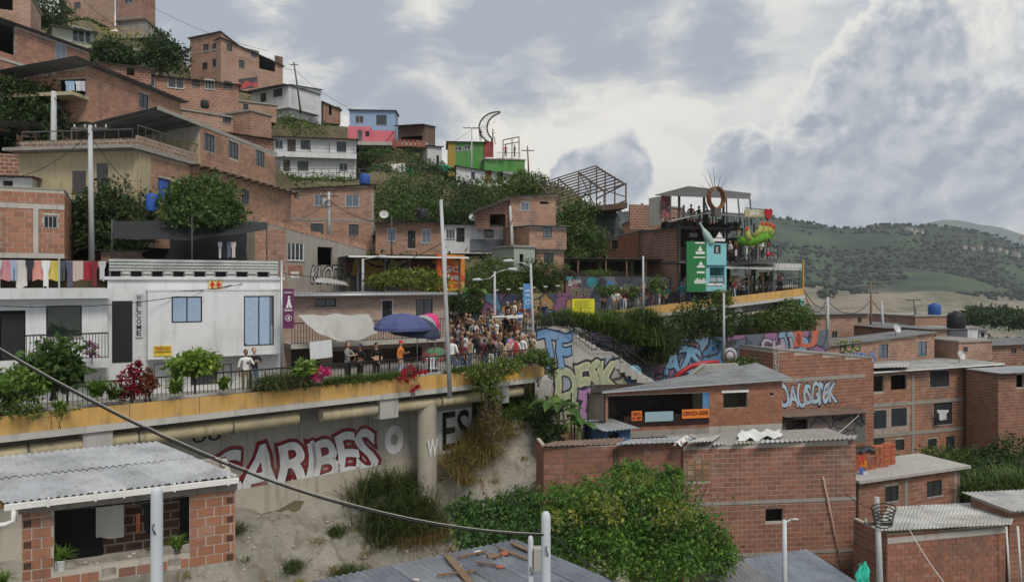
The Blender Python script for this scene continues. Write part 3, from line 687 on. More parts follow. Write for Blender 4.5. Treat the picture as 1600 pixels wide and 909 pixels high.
# ================================================================== raised walkway
MIRROR = M('plain', (.42, .52, .66), .06, metal=.75)
WO = Vector((-15.3, 22.0, 0)); WA = math.atan2(13.3, 16.5); WM = T(WO.x, WO.y, 0, WA); ZT, ZF = -4.02, -4.35
def wl(s_, y, z): return WM @ Vector((s_, y, z))
def sof(px, y):
    k = (px - CX) / F; c, n = math.cos(WA), math.sin(WA); return (k * (WO.y + y * c) - WO.x + y * n) / (c - k * n)
def pxD(p): return (CX + p.x / p.y * F, p.y)
walk = empty('walkway', WO, WA); tag(walk, 'raised concrete walkway with ochre edge panels and planters', None, None, 'structure')
mb = MB(); mb.box(-12, 21.0, .62, 13, -4.85, ZF); mb.build('slab', CONC, walk)
OCHRE = M('paint', (.58, .35, .11), .7, dirt=.6); LIP = M('concrete', (.50, .49, .46))
pm = None
for i in range(15):
    x = -11.9 + i * 2.2
    if x > 20.3: break
    if pm is None:
        b = MB(); b.box(.008, 2.192, 0, .07, -.57, 0); c = b.build('edge_panel', OCHRE, walk); pm = c.data
    else: c = link('edge_panel', pm, walk)
    c.location = (x, 0, ZT)
# rounded end of the planter
cx, cy, rr = 21.1, 1.25, 1.25
for k in range(4):
    a0, a1 = -math.pi / 2 + k * math.pi / 8, -math.pi / 2 + (k + 1) * math.pi / 8 - .012
    q = [(cx + math.cos(a) * r_, cy + math.sin(a) * r_) for a, r_ in ((a0, rr), (a1, rr), (a1, rr - .07), (a0, rr - .07))]
    b = MB(); b.prism(q, ZT - .57, ZT, 'z'); b.build('edge_panel', OCHRE, walk)
b = MB(); b.box(cx + rr - .07, cx + rr, cy + .01, cy + 3.5, ZT - .57, ZT); b.build('edge_panel', OCHRE, walk)
b = MB(); b.box(-12, 21.1, -.06, .6, -4.80, -4.595); b.box(21.102, cx + rr + .05, .25, 5, -4.80, -4.597); b.build('concrete_lip', LIP, walk)
b = MB(); b.box(-12, 21.1, .07, .6, -4.594, -4.08); b.box(21.1, cx + rr - .08, .55, 4.5, -4.594, -4.085); b.build('planter_soil', M('earth', (.12, .09, .06)), walk)
b = MB(); b.box(-12, 21.1, .55, .62, -4.59, -3.98); b.build('planter_back', LIP, walk)
b = MB(); b.box(-12, 20.9, 1.0, 1.4, -5.45, -4.852); b.box(-12, 20.9, 3.4, 3.9, -5.5, -4.852); b.build('edge_beam', M('concrete', (.24, .23, .215)), walk)
for s_ in (2.6, sof(600, .5), sof(775, .5)):
    b = MB(); b.box(s_ - .42, s_ + .42, .05, 1.5, -5.62, -4.81); b.build('pier_cap', M('concrete', (.43, .425, .40)), walk)
# rail along the inner side of the planter
RAILM = M('plain', (.022, .02, .02), .5)
rl = empty('walkway_railing', wl(-6, .68, ZF), WA, 'black steel railing along the planter of the raised walkway', 'railing')
b = MB(); b.box(0, 27.4, -.025, .025, 1.03, 1.08); b.build('top_rail', RAILM, rl); b = MB(); b.box(0, 27.4, -.015, .015, .12, .15); b.build('bottom_rail', RAILM, rl)
pmesh = bmesh_ = None
for i in range(15):
    if pmesh is None: b = MB(); b.box(-.03, .03, -.03, .03, 0, 1.03); c = b.build('post', RAILM, rl); pmesh = c.data
    else: c = link('post', pmesh, rl)
    c.location.x = i * 1.957
bal = None
for i in range(196):
    if i % 14 == 0: continue
    if bal is None: b = MB(); b.box(-.009, .009, -.009, .009, .13, 1.04); c = b.build('baluster', RAILM, rl); bal = c.data
    else: c = link('baluster', bal, rl)
    c.location.x = i * .14
# drain pipe slung below the edge
for k, (s0, s1, lab) in enumerate(((-11, 9.4, 'long stained yellowish drain pipe slung under the walkway edge'), (10.35, 20.5, 'short stained drain pipe under the walkway right of the concrete pier cap'))):
    d = empty('drain_pipe', wl(s0, .38, -5.22), WA, lab, 'pipe', 'pipes under the walkway')
    b = MB(); b.tube([(0, 0, 0), ((s1 - s0) / 2, 0, -.04), (s1 - s0, 0, 0)], .235, 16); b.build('pipe', M('paint', (.50, .43, .27), .6, dirt=.9), d)
    for q in np.arange(2.4, s1 - s0, 3.1):
        b = MB(); b.tube([(q, 0, -.03), (q + .06, 0, -.03)], .252, 16); b.build('clamp', STEEL, d)
        b = MB(); b.box(q + .01, q + .05, -.02, .02, .2, .5); b.build('hanger', STEEL, d)
b = MB(); b.lathe([(.43, -4.2), (.43, 0)], 20); o = b.build('walkway_pillar', M('concrete', (.40, .37, .31)), walk); o.name = 'pillar'; o.location = (sof(667, .55), .55, -5.3)
# graffiti wall below
ra, rb = pxD(wl(-10, 1.9, 0)), pxD(wl(sof(738, 1.9), 1.9, 0)); A_ = wl(-10, 1.9, 0)
RW = House('retaining_wall', 'concrete wall under the walkway with large silver and red graffiti', ra, rb, HY + 4.86 * F / A_.y, HY + 9.6 * F / A_.y, .5, 'wall', ground=False)
RW.walls(M('concrete', (.37, .345, .30)), 'flr')
for k in range(9): RW.box('wall_panel_joint', (1.5 + k * 3.1, 1.7, 1.53 + k * 3.1, 4.7), M('concrete', (.2, .19, .17)), y0=-.004, y1=.02, px=False)
RW.box('wall_band', (0, .0, RW.L, 1.62), M('concrete', (.42, .385, .32)), y0=-.05, y1=.02, px=False)
def graffiti(h, txt, r, layers, face='f', y=-.012, **k):
    q = h.rect(r, face, y)
    for i, (c, bo) in enumerate(layers): link('graffiti', spray_mesh(txt, q[2] - q[0], q[3] - q[1], bo, M('paint', c, .7, dirt=.6), len(txt) * 7 + int(r[0]), k.get('skew', 0)), h.root, h.FM[face] @ Matrix.Translation((q[0], y - .009 * i, q[1])))
graffiti(RW, 'CARIBES', (318, 692, 586, 762), (((.22, .016, .028), .085), ((.22, .016, .028), .07), ((.01, .01, .012), .04), ((.62, .62, .63), .026)), spacing=1.02, shear=.12)
RW.box('painted_panel', (676, 640, 737, 722), M('paint', (.68, .68, .67), .7, dirt=.5), y0=-.014, y1=.0)
RW.text('ES', (692, 642, 733, 700), M('paint', (.012, .012, .014), .7), y=-.026, bold=.012, name='graffiti')
RW.text('O', (604, 668, 628, 705), M('paint', (.66, .66, .67), .7), y=-.014, bold=.08, name='graffiti'); RW.text('o8', (300, 664, 345, 690), BLACK, y=-.014, bold=.0, name='graffiti')
b = MB(); q = text_mesh('W', .5, .7, .03, M('paint', (.62, .62, .62), .7)); o = link('graffiti', q, walk, T(sof(667, .55) - .25, .09, -7.5)); 
# ================================================================== eroded bank below the wall
ns, ny = 260, 110; S = np.linspace(-9, 28, ns); Y_ = np.linspace(1.95, -6.5, ny); SS, YY = np.meshgrid(S, Y_)
zb = -8.75 + np.clip((SS - 15.8) / 3.8, 0, 1) ** 1.2 * 2.8 + np.clip((SS - 22.5) / 5, 0, 1) * -4.5
dd = 1.95 - YY; ZZ = zb - .62 * dd ** 1.12 + fbm(SS * .45, YY * .45, 3, 5) * 1.5 + fbm(SS * 1.7, YY * .5, 9, 4) * 1.0 * np.clip(dd, 0, 1)
ZZ += fbm(SS * 1.3, YY * 1.3, 31, 4) * .5 * np.clip(dd, 0, 1) + fbm(SS * 4, YY * 4, 37, 3) * .16
ZZ += np.exp(-((SS - 20.6) / 1.5) ** 2 - ((YY + .6) / 1.3) ** 2) * .9 + np.exp(-((SS - 18.2) / 1.2) ** 2 - ((YY + .2) / 1.2) ** 2) * .6
m3 = np.array(WM.to_3x3()); V = np.stack([SS.ravel(), YY.ravel(), ZZ.ravel()], 1) @ m3.T + np.array([WO.x, WO.y, 0])
ii = np.arange(ns * ny).reshape(ny, ns); Fq = np.stack([ii[:-1, :-1], ii[1:, :-1], ii[1:, 1:], ii[:-1, 1:]], -1).reshape(-1, 4)
o = npmesh('earth_bank', V, Fq, M('earth', (.40, .375, .325), .95), smooth=True); o['kind'] = 'structure'
for s_ in range(-8, 28, 2):
    for y in (1.5, -2, -6):
        p = wl(s_, y, 0); j = int(np.argmin(abs(S - s_))); k = int(np.argmin(abs(Y_ - y))); GROUND.append((p.x, p.y, ZZ[k, j] - .5))
def bankz(s_, y): return ZZ[int(np.argmin(abs(Y_ - y))), int(np.argmin(abs(S - s_)))]
def bp(s_, y, dz=0): p = wl(s_, y, 0); return (p.x, p.y, bankz(s_, y) + dz)
REED = M('leaf', (.06, .085, .03)); DRY = M('leaf', (.24, .20, .075)); GRN = M('leaf', (.075, .12, .03))
def tuft(name, label, spots, length, n, mat, **k): grass(name, label, spots[0], spots, length, n, mat, 'grass', 'grass clumps on the bank', **k)
tuft('grass_clump', 'tall dark green reeds hanging beside the graffiti lettering', [bp(s_, y) for s_ in np.linspace(12.6, 15.0, 6) for y in (1.2, .3, -.4)], 1.6, 2600, REED, lean=.9, width=.016, spread=.3)
tuft('grass_clump', 'brown dead reeds hanging low below the round pillar', [bp(s_, y) for s_ in (13.3, 14.2, 15) for y in (-.9, -1.9, -2.7)], 1.1, 1300, M('leaf', (.15, .115, .05)), lean=1.2, width=.014, spread=.3)
tuft('grass_clump', 'straw coloured grass tuft at the foot of the white painted panel', [bp(s_, y) for s_ in (17, 17.6, 18.3, 19) for y in (1.0, .3, -.3)], 1.15, 2200, DRY, lean=1.0, width=.013, spread=.28)
tuft('grass_clump', 'green grass spilling down right of the hanging vine', [bp(s_, y) for s_ in (19.6, 20.3, 21, 21.7) for y in (1.6, 1.0, .3)], 1.0, 2200, GRN, lean=1.0, width=.013, spread=.35)
tuft('grass_clump', 'dry yellow grass between the bare rock and the leafy thicket', [bp(s_, y) for s_ in (22.2, 23, 23.6, 24.4) for y in (-.4, -1.2, -2)], 1.0, 2200, M('leaf', (.19, .18, .06)), lean=.9, width=.013, spread=.35)
for k, (s_, y, n) in enumerate(((8.8, -.3, 500), (10.6, -1.4, 420), (11.2, .8, 360), (7.2, 1.2, 400), (9.8, -2.6, 300))):
    tuft('grass_clump', ['small dark weed on the bare bank under the lettering', 'lower dark weed on the bank beside a red root', 'little weed right under the lettering', 'weed growing at the wall foot left', 'dry weed low on the pale bank'][k], [bp(s_, y)], .5, n, REED, lean=1.2, width=.012, spread=.22)
wp = [bp(random.uniform(4, 24), random.uniform(-4.5, 1.3)) for _ in range(46)]
grass('scattered_weeds', 'small weeds scattered over the bare bank', wp[0], wp, .3, 2600, DRY, 'weeds', None, 'stuff', lean=1.2, width=.011, spread=.13)
wp = [bp(random.uniform(4, 24), random.uniform(-4.5, 1.3)) for _ in range(40)]
grass('scattered_weeds', 'green sprigs scattered over the bare bank', wp[0], wp, .26, 2000, GRN, 'weeds', None, 'stuff', lean=1.0, width=.013, spread=.1)
# ================================================================== planter plants
def lobes_px(L): return [(*P(x, y, D), rx * D / F, rx * D / F * (e[0] if e else 1), rz * D / F) for x, y, D, rx, rz, *e in L]
def bush(name, label, L, n, leaf, mat=None, seed=1, cat='bush', group=None, dy=1.0, **k):
    lb = lobes_px(L); z = min(l[2] - l[5] for l in lb); b = Vector((sum(l[0] for l in lb) / len(lb), sum(l[1] for l in lb) / len(lb), z))
    if b.y > 38: GROUND.append((b.x, b.y, b.z + .3))
    return tree(name, label, b, [(l[0] - b.x, l[1] - b.y, l[2] - b.z, l[3], l[4] * dy, l[5]) for l in lb], n, leaf, mat, seed, cat, group, **k)
PG = 'plants in the walkway planter'
bush('planter_shrub', 'large broad-leaved dark shrub in front of the white balcony', [(80, 560, 23.4, 38, 32), (60, 585, 23.4, 28, 26), (105, 582, 23.5, 22, 22)], 1500, .24, LEAF, 11, 'shrub', PG, trunk=.05, ratio=.55)
bush('planter_shrub', 'light green shrub at the far left end of the planter', [(20, 592, 22.4, 42, 18), (-10, 605, 22.2, 40, 24), (48, 600, 22.6, 20, 14)], 1600, .17, LEAFL, 12, 'shrub', PG, trunk=.04)
bush('planter_shrub', 'small round bush in the planter below the light green shrub', [(25, 632, 22.3, 30, 18), (-8, 630, 22.2, 25, 18)], 1100, .12, GRN, 13, 'shrub', PG, trunk=.03)
bush('planter_shrub', 'bright lime green bushy shrub by the yellow wall sign', [(288, 572, 26.0, 22, 16), (318, 568, 26.3, 22, 16), (303, 560, 26.2, 22, 12)], 1700, .19, M('leaf', (.15, .24, .04)), 14, 'shrub', PG, trunk=.035)
bush('planter_shrub', 'crimson flowering shrub leaning over the black railing', [(197, 600, 24.6, 13, 22), (212, 580, 24.7, 10, 18), (205, 612, 24.6, 12, 10)], 900, .12, M('leaf', (.20, .012, .035)), 15, 'shrub', PG, trunk=.03)
bush('planter_shrub', 'rusty red and green croton in the planter', [(228, 600, 24.8, 16, 14), (232, 585, 24.9, 10, 9)], 700, .13, M('leaf', (.14, .05, .03)), 16, 'shrub', PG, trunk=.03)
for k, (x, y, D, n, L_) in enumerate(((152, 618, 23.6, 130, .75), (178, 622, 24.0, 90, .6), (275, 612, 25.0, 110, .6), (350, 606, 26.0, 100, .6), (95, 642, 22.9, 90, .45))):
    p = P(x, y, D); grass('spiky_plant', ['tall spiky plant beside the crimson shrub', 'low spiky plant right of the tall one', 'fresh green spiky plant left of the lime shrub', 'small spiky plant right of the lime shrub', 'small leafy weed on the planter corner'][k], tuple(p), [tuple(p)], L_, n, LEAFL if k != 1 else GRN, 'plant', PG, lean=.8, width=.035, spread=.06)
bush('trailing_plant', 'thin weed trailing over the ochre panel at left', [(75, 648, 22.0, 26, 8), (110, 640, 22.3, 22, 7)], 260, .09, LEAFY, 17, 'plant', PG, trunk=.012, fill=.1)
for k, (x0, x1, n, lab, ln, mt) in enumerate(((412, 478, 2300, 'arching grey-green grass clump overhanging the ochre panels', .95, M('leaf', (.10, .125, .06))), (512, 560, 1500, 'dark grassy plants left of the woman in the red turban', .5, GRN), (556, 640, 1900, 'low dark grassy row under the woman in the red turban', .48, GRN), (705, 742, 900, 'low grassy plants right of the leaning pole', .45, GRN))):
    pts = []
    for t in np.linspace(0, 1, 9):
        x = x0 + (x1 - x0) * t; d = ray(x, 0); s_ = None
        # on the planter line
        a = WM.inverted(); o_ = a @ Vector((0, 0, 0)); dr = a.to_3x3() @ d; tt = (.3 - o_.y) / dr.y; p = d * tt; pts.append((p.x, p.y, -4.1))
    grass('planter_grass', lab, pts[4], pts, ln, n, mt, 'grass', PG, lean=1.0, width=.016, spread=.14)
bush('planter_shrub', 'broad bright green plant near the purple sign post', [(478, 573, 27.9, 16, 12), (466, 580, 27.8, 10, 8)], 420, .2, LEAFL, 21, 'shrub', PG, trunk=.03)
bush('flowering_bush', 'magenta bougainvillea in the planter', [(497, 585, 28, 10, 9), (508, 580, 28.2, 8, 8)], 500, .11, M('leaf', (.50, .04, .20)), 22, 'shrub', PG, trunk=.02)
bush('flowering_bush', 'red bougainvillea hanging over the ochre edge', [(637, 575, 30.2, 9, 7), (630, 592, 30.0, 7, 9), (650, 583, 30.2, 7, 6), (648, 603, 30.0, 6, 8), (662, 578, 30.4, 6, 4)], 620, .10, M('leaf', (.34, .015, .04)), 23, 'shrub', PG, trunk=.015, fill=.1)
bush('flowering_vine', 'mass of green vine with yellow flowers hanging over the walkway end', [(765, 580, 32.6, 26, 20), (790, 572, 32.9, 24, 12), (758, 602, 32.3, 18, 18), (775, 620, 32.2, 12, 16), (738, 585, 32.2, 14, 10)], 3600, .13, M('leaf', (.10, .145, .035)), 24, 'vine', PG, trunk=.03)
bush('flowering_vine', 'yellow blossom patch on the hanging vine', [(802, 588, 32.6, 9, 6), (790, 592, 32.5, 7, 5)], 160, .09, M('leaf', (.55, .40, .04)), 25, 'vine', PG, trunk=.01)
bush('flowering_vine', 'leafy vine climbing round the rounded walkway end', [(838, 555, 34.6, 18, 9), (853, 562, 34.6, 12, 12), (862, 580, 34.6, 8, 14), (815, 560, 34.3, 16, 7)], 1900, .13, GRN, 26, 'vine', PG, trunk=.02)
bush('dry_vine', 'brown dry vine roots hanging below the flowering vine', [(768, 645, 32.0, 17, 20), (775, 672, 32.0, 13, 20), (760, 625, 32.1, 12, 14)], 1500, .11, M('leaf', (.15, .125, .075)), 27, 'vine', None, trunk=.03, ratio=.25)
# ================================================================== big thicket and banana below the bank
bush('leafy_thicket', 'large dense green thicket in front of the brick wall', [(960, 800, 23.5, 75, 55), (1040, 810, 24, 70, 60), (900, 830, 22.5, 60, 45), (1000, 765, 25, 55, 38), (1090, 850, 23.5, 50, 45), (940, 865, 21.5, 55, 40), (1030, 870, 22.5, 60, 35), (870, 790, 23, 40, 30), (1130, 870, 23.5, 26, 30), (985, 735, 25, 22, 16), (1050, 745, 25, 18, 18), (915, 775, 23.5, 24, 20)], 30000, .125, M('leaf', (.075, .155, .03), cs=1.3), 31, 'thicket', None, trunk=.07, per=20, spread=.27)
bush('leafy_thicket', 'darker leafy thicket at the foot of the bare bank', [(770, 810, 22.5, 52, 26), (725, 805, 22.8, 26, 30), (810, 800, 23, 40, 30), (845, 845, 21.5, 50, 35), (760, 835, 21.8, 55, 20)], 11000, .125, M('leaf', (.05, .105, .03), cs=1.3), 32, 'thicket', None, trunk=.06, per=20, spread=.27)
tw_ = empty('dead_branches', P(960, 850, 23), 0, 'bare twigs sticking out of the large green thicket', 'branches'); o_ = P(960, 850, 23)
for k in range(26):
    c = P(random.uniform(870, 1120), random.uniform(770, 850), random.uniform(21.5, 23)) - o_; d = Vector((random.uniform(-.5, .5), random.uniform(-.6, .1), random.uniform(.5, 1))).normalized() * random.uniform(.5, 1.1); b = MB(); b.tube([c, c + d * .5 + Vector((.05, 0, .03)), c + d], [.014, .01, .004], 5); b.build('twig', BARK, tw_)
bush('creeper', 'yellowish creeper over the large green thicket', [(940, 790, 22, 40, 18), (1045, 800, 22.6, 36, 22), (1000, 745, 24, 26, 12), (885, 815, 21.4, 24, 16)], 1500, .11, M('leaf', (.17, .20, .045)), 33, 'creeper', None, trunk=.02, fill=.05, spread=.4)
def banana(label, px, py, D, n, L_, seed=0, group='banana plants'):
    g = random.Random(seed); p = P(px, py, D); root = empty('banana_plant', p, 0, label, 'banana plant', group); mb = MB(); mb.tube([(0, 0, -.4), (0, 0, .7)], [.12, .08], 8); mb.build('stem', M('paint', (.16, .19, .08)), root); GROUND.append(tuple(p))
    for i in range(n):
        a = 2 * math.pi * i / n + g.uniform(-.3, .3); up = g.uniform(.5, 1.3); LL = L_ * g.uniform(.75, 1.1); b = MB(); h = Vector((math.cos(a), math.sin(a), 0)); sd2 = Vector((-h.y, h.x, 0)); prev = None
        for k in range(9):
            t = k / 8; c = h * LL * (t * .8) + Vector((0, 0, .65 + LL * (up * t - (up * .55 + .35) * t * t))); wd = .19 * LL * math.sin(math.pi * min(1, .08 + t * .93)) ** .6
            row = (c - sd2 * wd + Vector((0, 0, wd * .35)), c, c + sd2 * wd + Vector((0, 0, wd * .35)))
            if prev: b.quad(prev[0], prev[1], row[1], row[0], True); b.quad(prev[1], prev[2], row[2], row[1], True)
            prev = row
        b.build('leaf', M('leaf', (.06, .12, .03)), root)
banana('banana plant with arching fronds beside the stair graffiti', 872, 668, 33, 9, 1.7, 3); banana('smaller banana plant at the foot of the stair wall', 905, 690, 32, 7, 1.2, 4)
# ================================================================== near left brick house under the corrugated roof
ZE = (HY - 785) / F * 15
NH = House('brick_house', 'near brick house with open porch under a corrugated roof', (34, 15.25), (367, 17.0), 792, 925, 2.9, ground=False)
zt = ZE - NH.z0
o1 = NH.hole((84, 786, 206, 885)); o2 = NH.hole((206.5, 780, 296, 872)); NH.op['f'] = [(o1[0], o1[1], o2[2], NH.H - .12)]
hole = NH.op['f'][0]
NH.op['f'] += [(u - .13, v, u + .13, v + .19) for u, v in (NH.uv(171, 900), NH.uv(272, 884))]
for f in 'frlb': NH.wall(f, MORTAR)
BN = M('brickunit', (.34, .148, .088)); NH.bricks('f', BN, 300, bl=.325, bh=.188); NH.bricks('r', BN, 60, bl=.33, bh=.19)
for k in range(0, 8, 2):
    for u in (NH.L - .17, .04):
        for j in range(3): NH.box('brick_cavity', (u + j * .045, .035 + k * .218, u + .032 + j * .045, .165 + k * .218), BLACK, y0=-.019, y1=0, px=False)
NH.box('lintel_beam', (-.05, NH.H - .13, NH.L + .05, NH.H + .06), M('concrete', (.23, .21, .185)), y0=-.05, y1=.18, px=False)
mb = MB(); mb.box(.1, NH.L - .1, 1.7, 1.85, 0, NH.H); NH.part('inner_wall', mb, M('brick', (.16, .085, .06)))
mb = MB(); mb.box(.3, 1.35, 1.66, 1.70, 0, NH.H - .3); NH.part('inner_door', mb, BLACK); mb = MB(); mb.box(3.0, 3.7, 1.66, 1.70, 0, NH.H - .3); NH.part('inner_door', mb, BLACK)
eL, eR = P(8, 786, 14.85), P(373, 744, 16.9); bk = Vector((-2.97, 2.3, .25)); inv = NH.root.matrix_world; m_ = NH.W.inverted()
ro = empty('roof', (0, 0, 0)); ro.parent = NH.root
nS = 6
for k in range(nS):
    for j in range(2):
        a0 = eL.lerp(eR, k / nS); a1 = eL.lerp(eR, (k + 1) / nS + (.008 if k < nS - 1 else 0)); q = [a0 + bk * (j * .5), a1 + bk * (j * .5), a0 + bk * (j * .5 + .52), a1 + bk * (j * .5 + .52)]
        b = MB(); dz = Vector((0, 0, .02 * j + random.uniform(0, .02))); corr(b, *[m_ @ (p + dz) for p in q], pitch=.137, amp=.024, rows=1); b.build('roof_sheet', M('sheet', random.choice(((.44, .455, .475), (.40, .415, .435), (.46, .47, .48))), .5, rust=.5), ro)
gq = [m_ @ (eL + Vector((.02, -.05, -.07))), m_ @ (eR + Vector((.02, -.05, -.07)))]
b = MB(); b.bar(gq[0], gq[1], .11, .11); g_ = b.build('gutter', PVC, NH.root)
for t in (.17, .36, .48, .7, .95): c = gq[0].lerp(gq[1], t); b = MB(); b.box(c.x - .02, c.x + .02, c.y - .065, c.y + .06, c.z - .08, c.z + .1); b.build('gutter_clip', PVC, g_)
b = MB(); c = gq[0]; b.tube([c + Vector((.16, 0, -.03)), c + Vector((.16, 0, -.28)), c + Vector((.02, 0, -.34)), c + Vector((-1.2, 0, -.36))], .05, 8); b.build('downpipe', PVC, NH.root)
b = MB(); b.bar(m_ @ (eL + bk * .1 + Vector((0, 0, -.12))), m_ @ (eR + bk * .1 + Vector((0, 0, -.12))), .1, .16); b.build('roof_beam', WOOD, NH.root)
# washing and pots in the porch
def garment(name, label, parent_m, w_, h, mat, kind='towel', cat='laundry', group='laundry', seed=0):
    g = random.Random(seed); n = 8; rows = 5; b = MB(); base = 0
    for lay in (0, 1):
        for j in range(rows + 1):
            for i in range(n + 1):
                u, v = i / n, j / rows; sh = 1.0
                if kind == 'shirt': sh = 1.0 if v < .3 else .62
                if kind == 'trousers': sh = .8 - .1 * v
                x = (u - .5) * w_ * sh; b.v.append((x, .03 * math.sin(u * 9 + seed) * (v + .2) - .008 * lay, -h * v * (1 - (.05 * math.sin(u * 5 + seed)))))
    st = (rows + 1) * (n + 1)
    for lay in (0, 1):
        for j in range(rows):
            for i in range(n):
                if kind == 'trousers' and j >= 2 and i in (n // 2 - 1, n // 2) and i == n // 2: continue
                a = lay * st + j * (n + 1) + i; f = (a, a + n + 1, a + n + 2, a + 1); b.f.append(f if lay else f[::-1]); b.mi.append(0); b.sm.append(True)
    o = b.build(name, mat); o.matrix_world = parent_m; tag(o, label, cat, group); return o
WN = NH.W
garment('hanging_towel', 'off-white towel hanging in the near porch', WN @ Matrix.Translation((1.55, .9, NH.H - .42)), .56, .72, M('paint', (.50, .48, .44), .9, dirt=.2), seed=1)
garment('hanging_clothes', 'dark jacket hanging in the near porch', WN @ Matrix.Translation((2.35, 1.0, NH.H - .35)), .34, .8, DARKCLOTH, 'shirt', seed=2); garment('hanging_clothes', 'salmon cloth hanging beside the dark jacket', WN @ Matrix.Translation((2.12, .95, NH.H - .68)), .08, .42, M('plain', (.62, .2, .13), .9), seed=3); garment('hanging_clothes', 'pale blue shirt hanging right of the dark jacket', WN @ Matrix.Translation((2.56, 1.0, NH.H - .5)), .18, .7, M('plain', (.33, .38, .44), .9), 'shirt', seed=4)
b = MB(); b.tube([(.4, .95, NH.H - .4), (2, .95, NH.H - .46), (3.9, .95, NH.H - .38)], .006, 5); NH.part('clothes_line', b, FR_AL)
def pot(label, p, s_=1.0, mat=None, leafm=None, n=60, group='potted plants'):
    root = empty('potted_plant', p, 0, label, 'potted plant', group); b = MB(); b.lathe([(.07 * s_, 0), (.10 * s_, .2 * s_), (.11 * s_, .22 * s_), (.085 * s_, .22 * s_), (.02 * s_, .18 * s_)], 12); b.build('pot', mat or M('plain', (.62, .62, .6), .6), root)
    V, Fq = blades([(0, 0, .18 * s_)], .42 * s_, n, .8, .025 * s_, 5, .04); stuff(npmesh('foliage', V, Fq, leafm or LEAFL, root)); return root
pot('white potted plant on the left end of the porch wall', WN @ Vector((hole[0] + .13, .07, hole[1] + .0)), 1.0); pot('bushy plant on the right end of the porch wall', WN @ Vector((hole[2] - .25, .07, hole[1])), .8, M('plain', (.12, .1, .09)), n=110); pot('white potted plant outside the left brick column', NH.W @ Vector((-.33, -.1, .1)), .9)
# ================================================================== grey roof at the bottom centre with litter
BRp, FRp, BLp = P(806, 845, 18.2), P(992, 925, 14.4), P(478, 913, 16.6); FLp = BLp + FRp - BRp
r2 = House('low_shed', 'low shed with grey corrugated roof littered with planks', pxD(FLp), pxD(FRp), 1060, 1130, (FRp - BRp).length * .9, ground=False); r2.walls(CONC); mI = r2.W.inverted(); ro = empty('roof', (0, 0, 0)); ro.parent = r2.root
for k in range(8):
    a = k / 8; c_ = (k + 1.01) / 8; q = [BLp.lerp(BRp, a), BLp.lerp(BRp, c_), FLp.lerp(FRp, a), FLp.lerp(FRp, c_)]
    b = MB(); corr(b, *[mI @ (p + Vector((0, 0, .05 + .005 * (k % 2)))) for p in q], pitch=.16, amp=.02, rows=1); b.build('roof_sheet', M('sheet', random.choice(((.21, .235, .27), (.18, .20, .23), (.235, .255, .285))), .5, rust=.5), ro)
def onroof(px, py):
    n = (BRp - BLp).cross(FRp - BRp).normalized(); d = ray(px, py); return d * ((BLp + Vector((0, 0, .09))).dot(n) / d.dot(n))
def plank(label, a, b_, wd=.1, th=.035, mat=None): 
    A, B = onroof(*a), onroof(*b_); b = MB(); b.bar((0, 0, .03), tuple(B - A + Vector((0, 0, .03))), wd, th); o = b.build('plank', mat or WOOD); o.location = A; tag(o, label, 'plank', 'planks lying on the grey roof')
plank('long weathered plank lying across the grey roof', (698, 868), (735, 912), .17); plank('thin batten on the grey roof left of the long plank', (683, 900), (745, 893), .05); plank('short batten by the debris near the roof ridge', (715, 872), (760, 862), .05); plank('dark plank beside the thin post on the grey roof', (780, 858), (822, 874), .08); plank('short plank at the top edge of the grey roof', (800, 850), (828, 862), .12); plank('splintered lath right of the long plank', (745, 880), (775, 884), .05)
for k, (x, y, c, s_) in enumerate(((747, 862, (.72, .72, .7), .1), (770, 868, (.2, .14, .1), .16), (790, 864, (.35, .12, .09), .12), (716, 884, (.6, .6, .58), .07), (782, 885, (.4, .1, .08), .09), (650, 905, (.55, .5, .45), .07))):
    p = onroof(x, y); bm = bmesh.new(); bmesh.ops.create_icosphere(bm, subdivisions=1, radius=s_)
    for v in bm.verts: v.co = Vector((v.co.x * 1.2, v.co.y, v.co.z * .45)) * random.uniform(.8, 1.2)
    me = bpy.data.meshes.new('rubble'); bm.to_mesh(me); bm.free(); me.materials.append(M('plain', c, .9)); o = link('rubble', me); o.location = p; tag(o, ['white crumpled scrap on the grey roof', 'brown debris lump on the grey roof', 'broken red brick on the grey roof ridge', 'small pale scrap by the long plank', 'red tile shard on the grey roof', 'pale stone near the lower edge of the grey roof'][k], 'debris', 'debris on the grey roof')
# ================================================================== near poles and the thick cable
PGY = M('concrete', (.55, .58, .62))
def rpole(label, px, D, ytop, ybot, r, box=False):
    t = P(px, ytop, D); b_ = P(px, ybot, D); root = empty('utility_pole', b_, 0, label, 'utility pole', 'grey poles in the foreground'); h = t.z - b_.z
    b = MB(); b.lathe([(r * 1.08, 0), (r, h - .12), (r * .9, h - .05), (r * .55, h - .01), (.001, h)], 16); b.build('shaft', PGY, root)
    c = MB(); c.tube([(-.0, -r - .01, h - .55), (0, -r - .06, h - .6), (.03, -r - .02, h - .7)], .012, 6); c.build('hook', STEEL, root)
    if box: c = MB(); c.box(r + .005, r + .2, -.1, .1, h - .62, h - .22); c.build('meter_box', M('plain', (.36, .36, .33), .7), root)
    return t
rpole('smooth grey pole in front of the near porch', 245, 11.5, 760, 1010, .088); tc_ = rpole('thick grey pole with rounded top in front of the thicket', 853, 12.2, 798, 1040, .078); rpole('thin grey post left of the rounded pole', 829, 13.5, 836, 1010, .052, True)
cable('thick black cable sweeping from the left edge to the rounded grey pole', P(-40, 522, 9.5), P(849, 835, 12.1), .62, .017); cable('black cable running from the rounded grey pole down to the right', P(857, 830, 12.2), P(985, 925, 11.0), .05, .011); cable('pale insulated cable running beside the thick black one', P(-40, 520, 9.52), P(849, 833, 12.15), .60, .007, M('plain', (.45, .44, .42), .6))
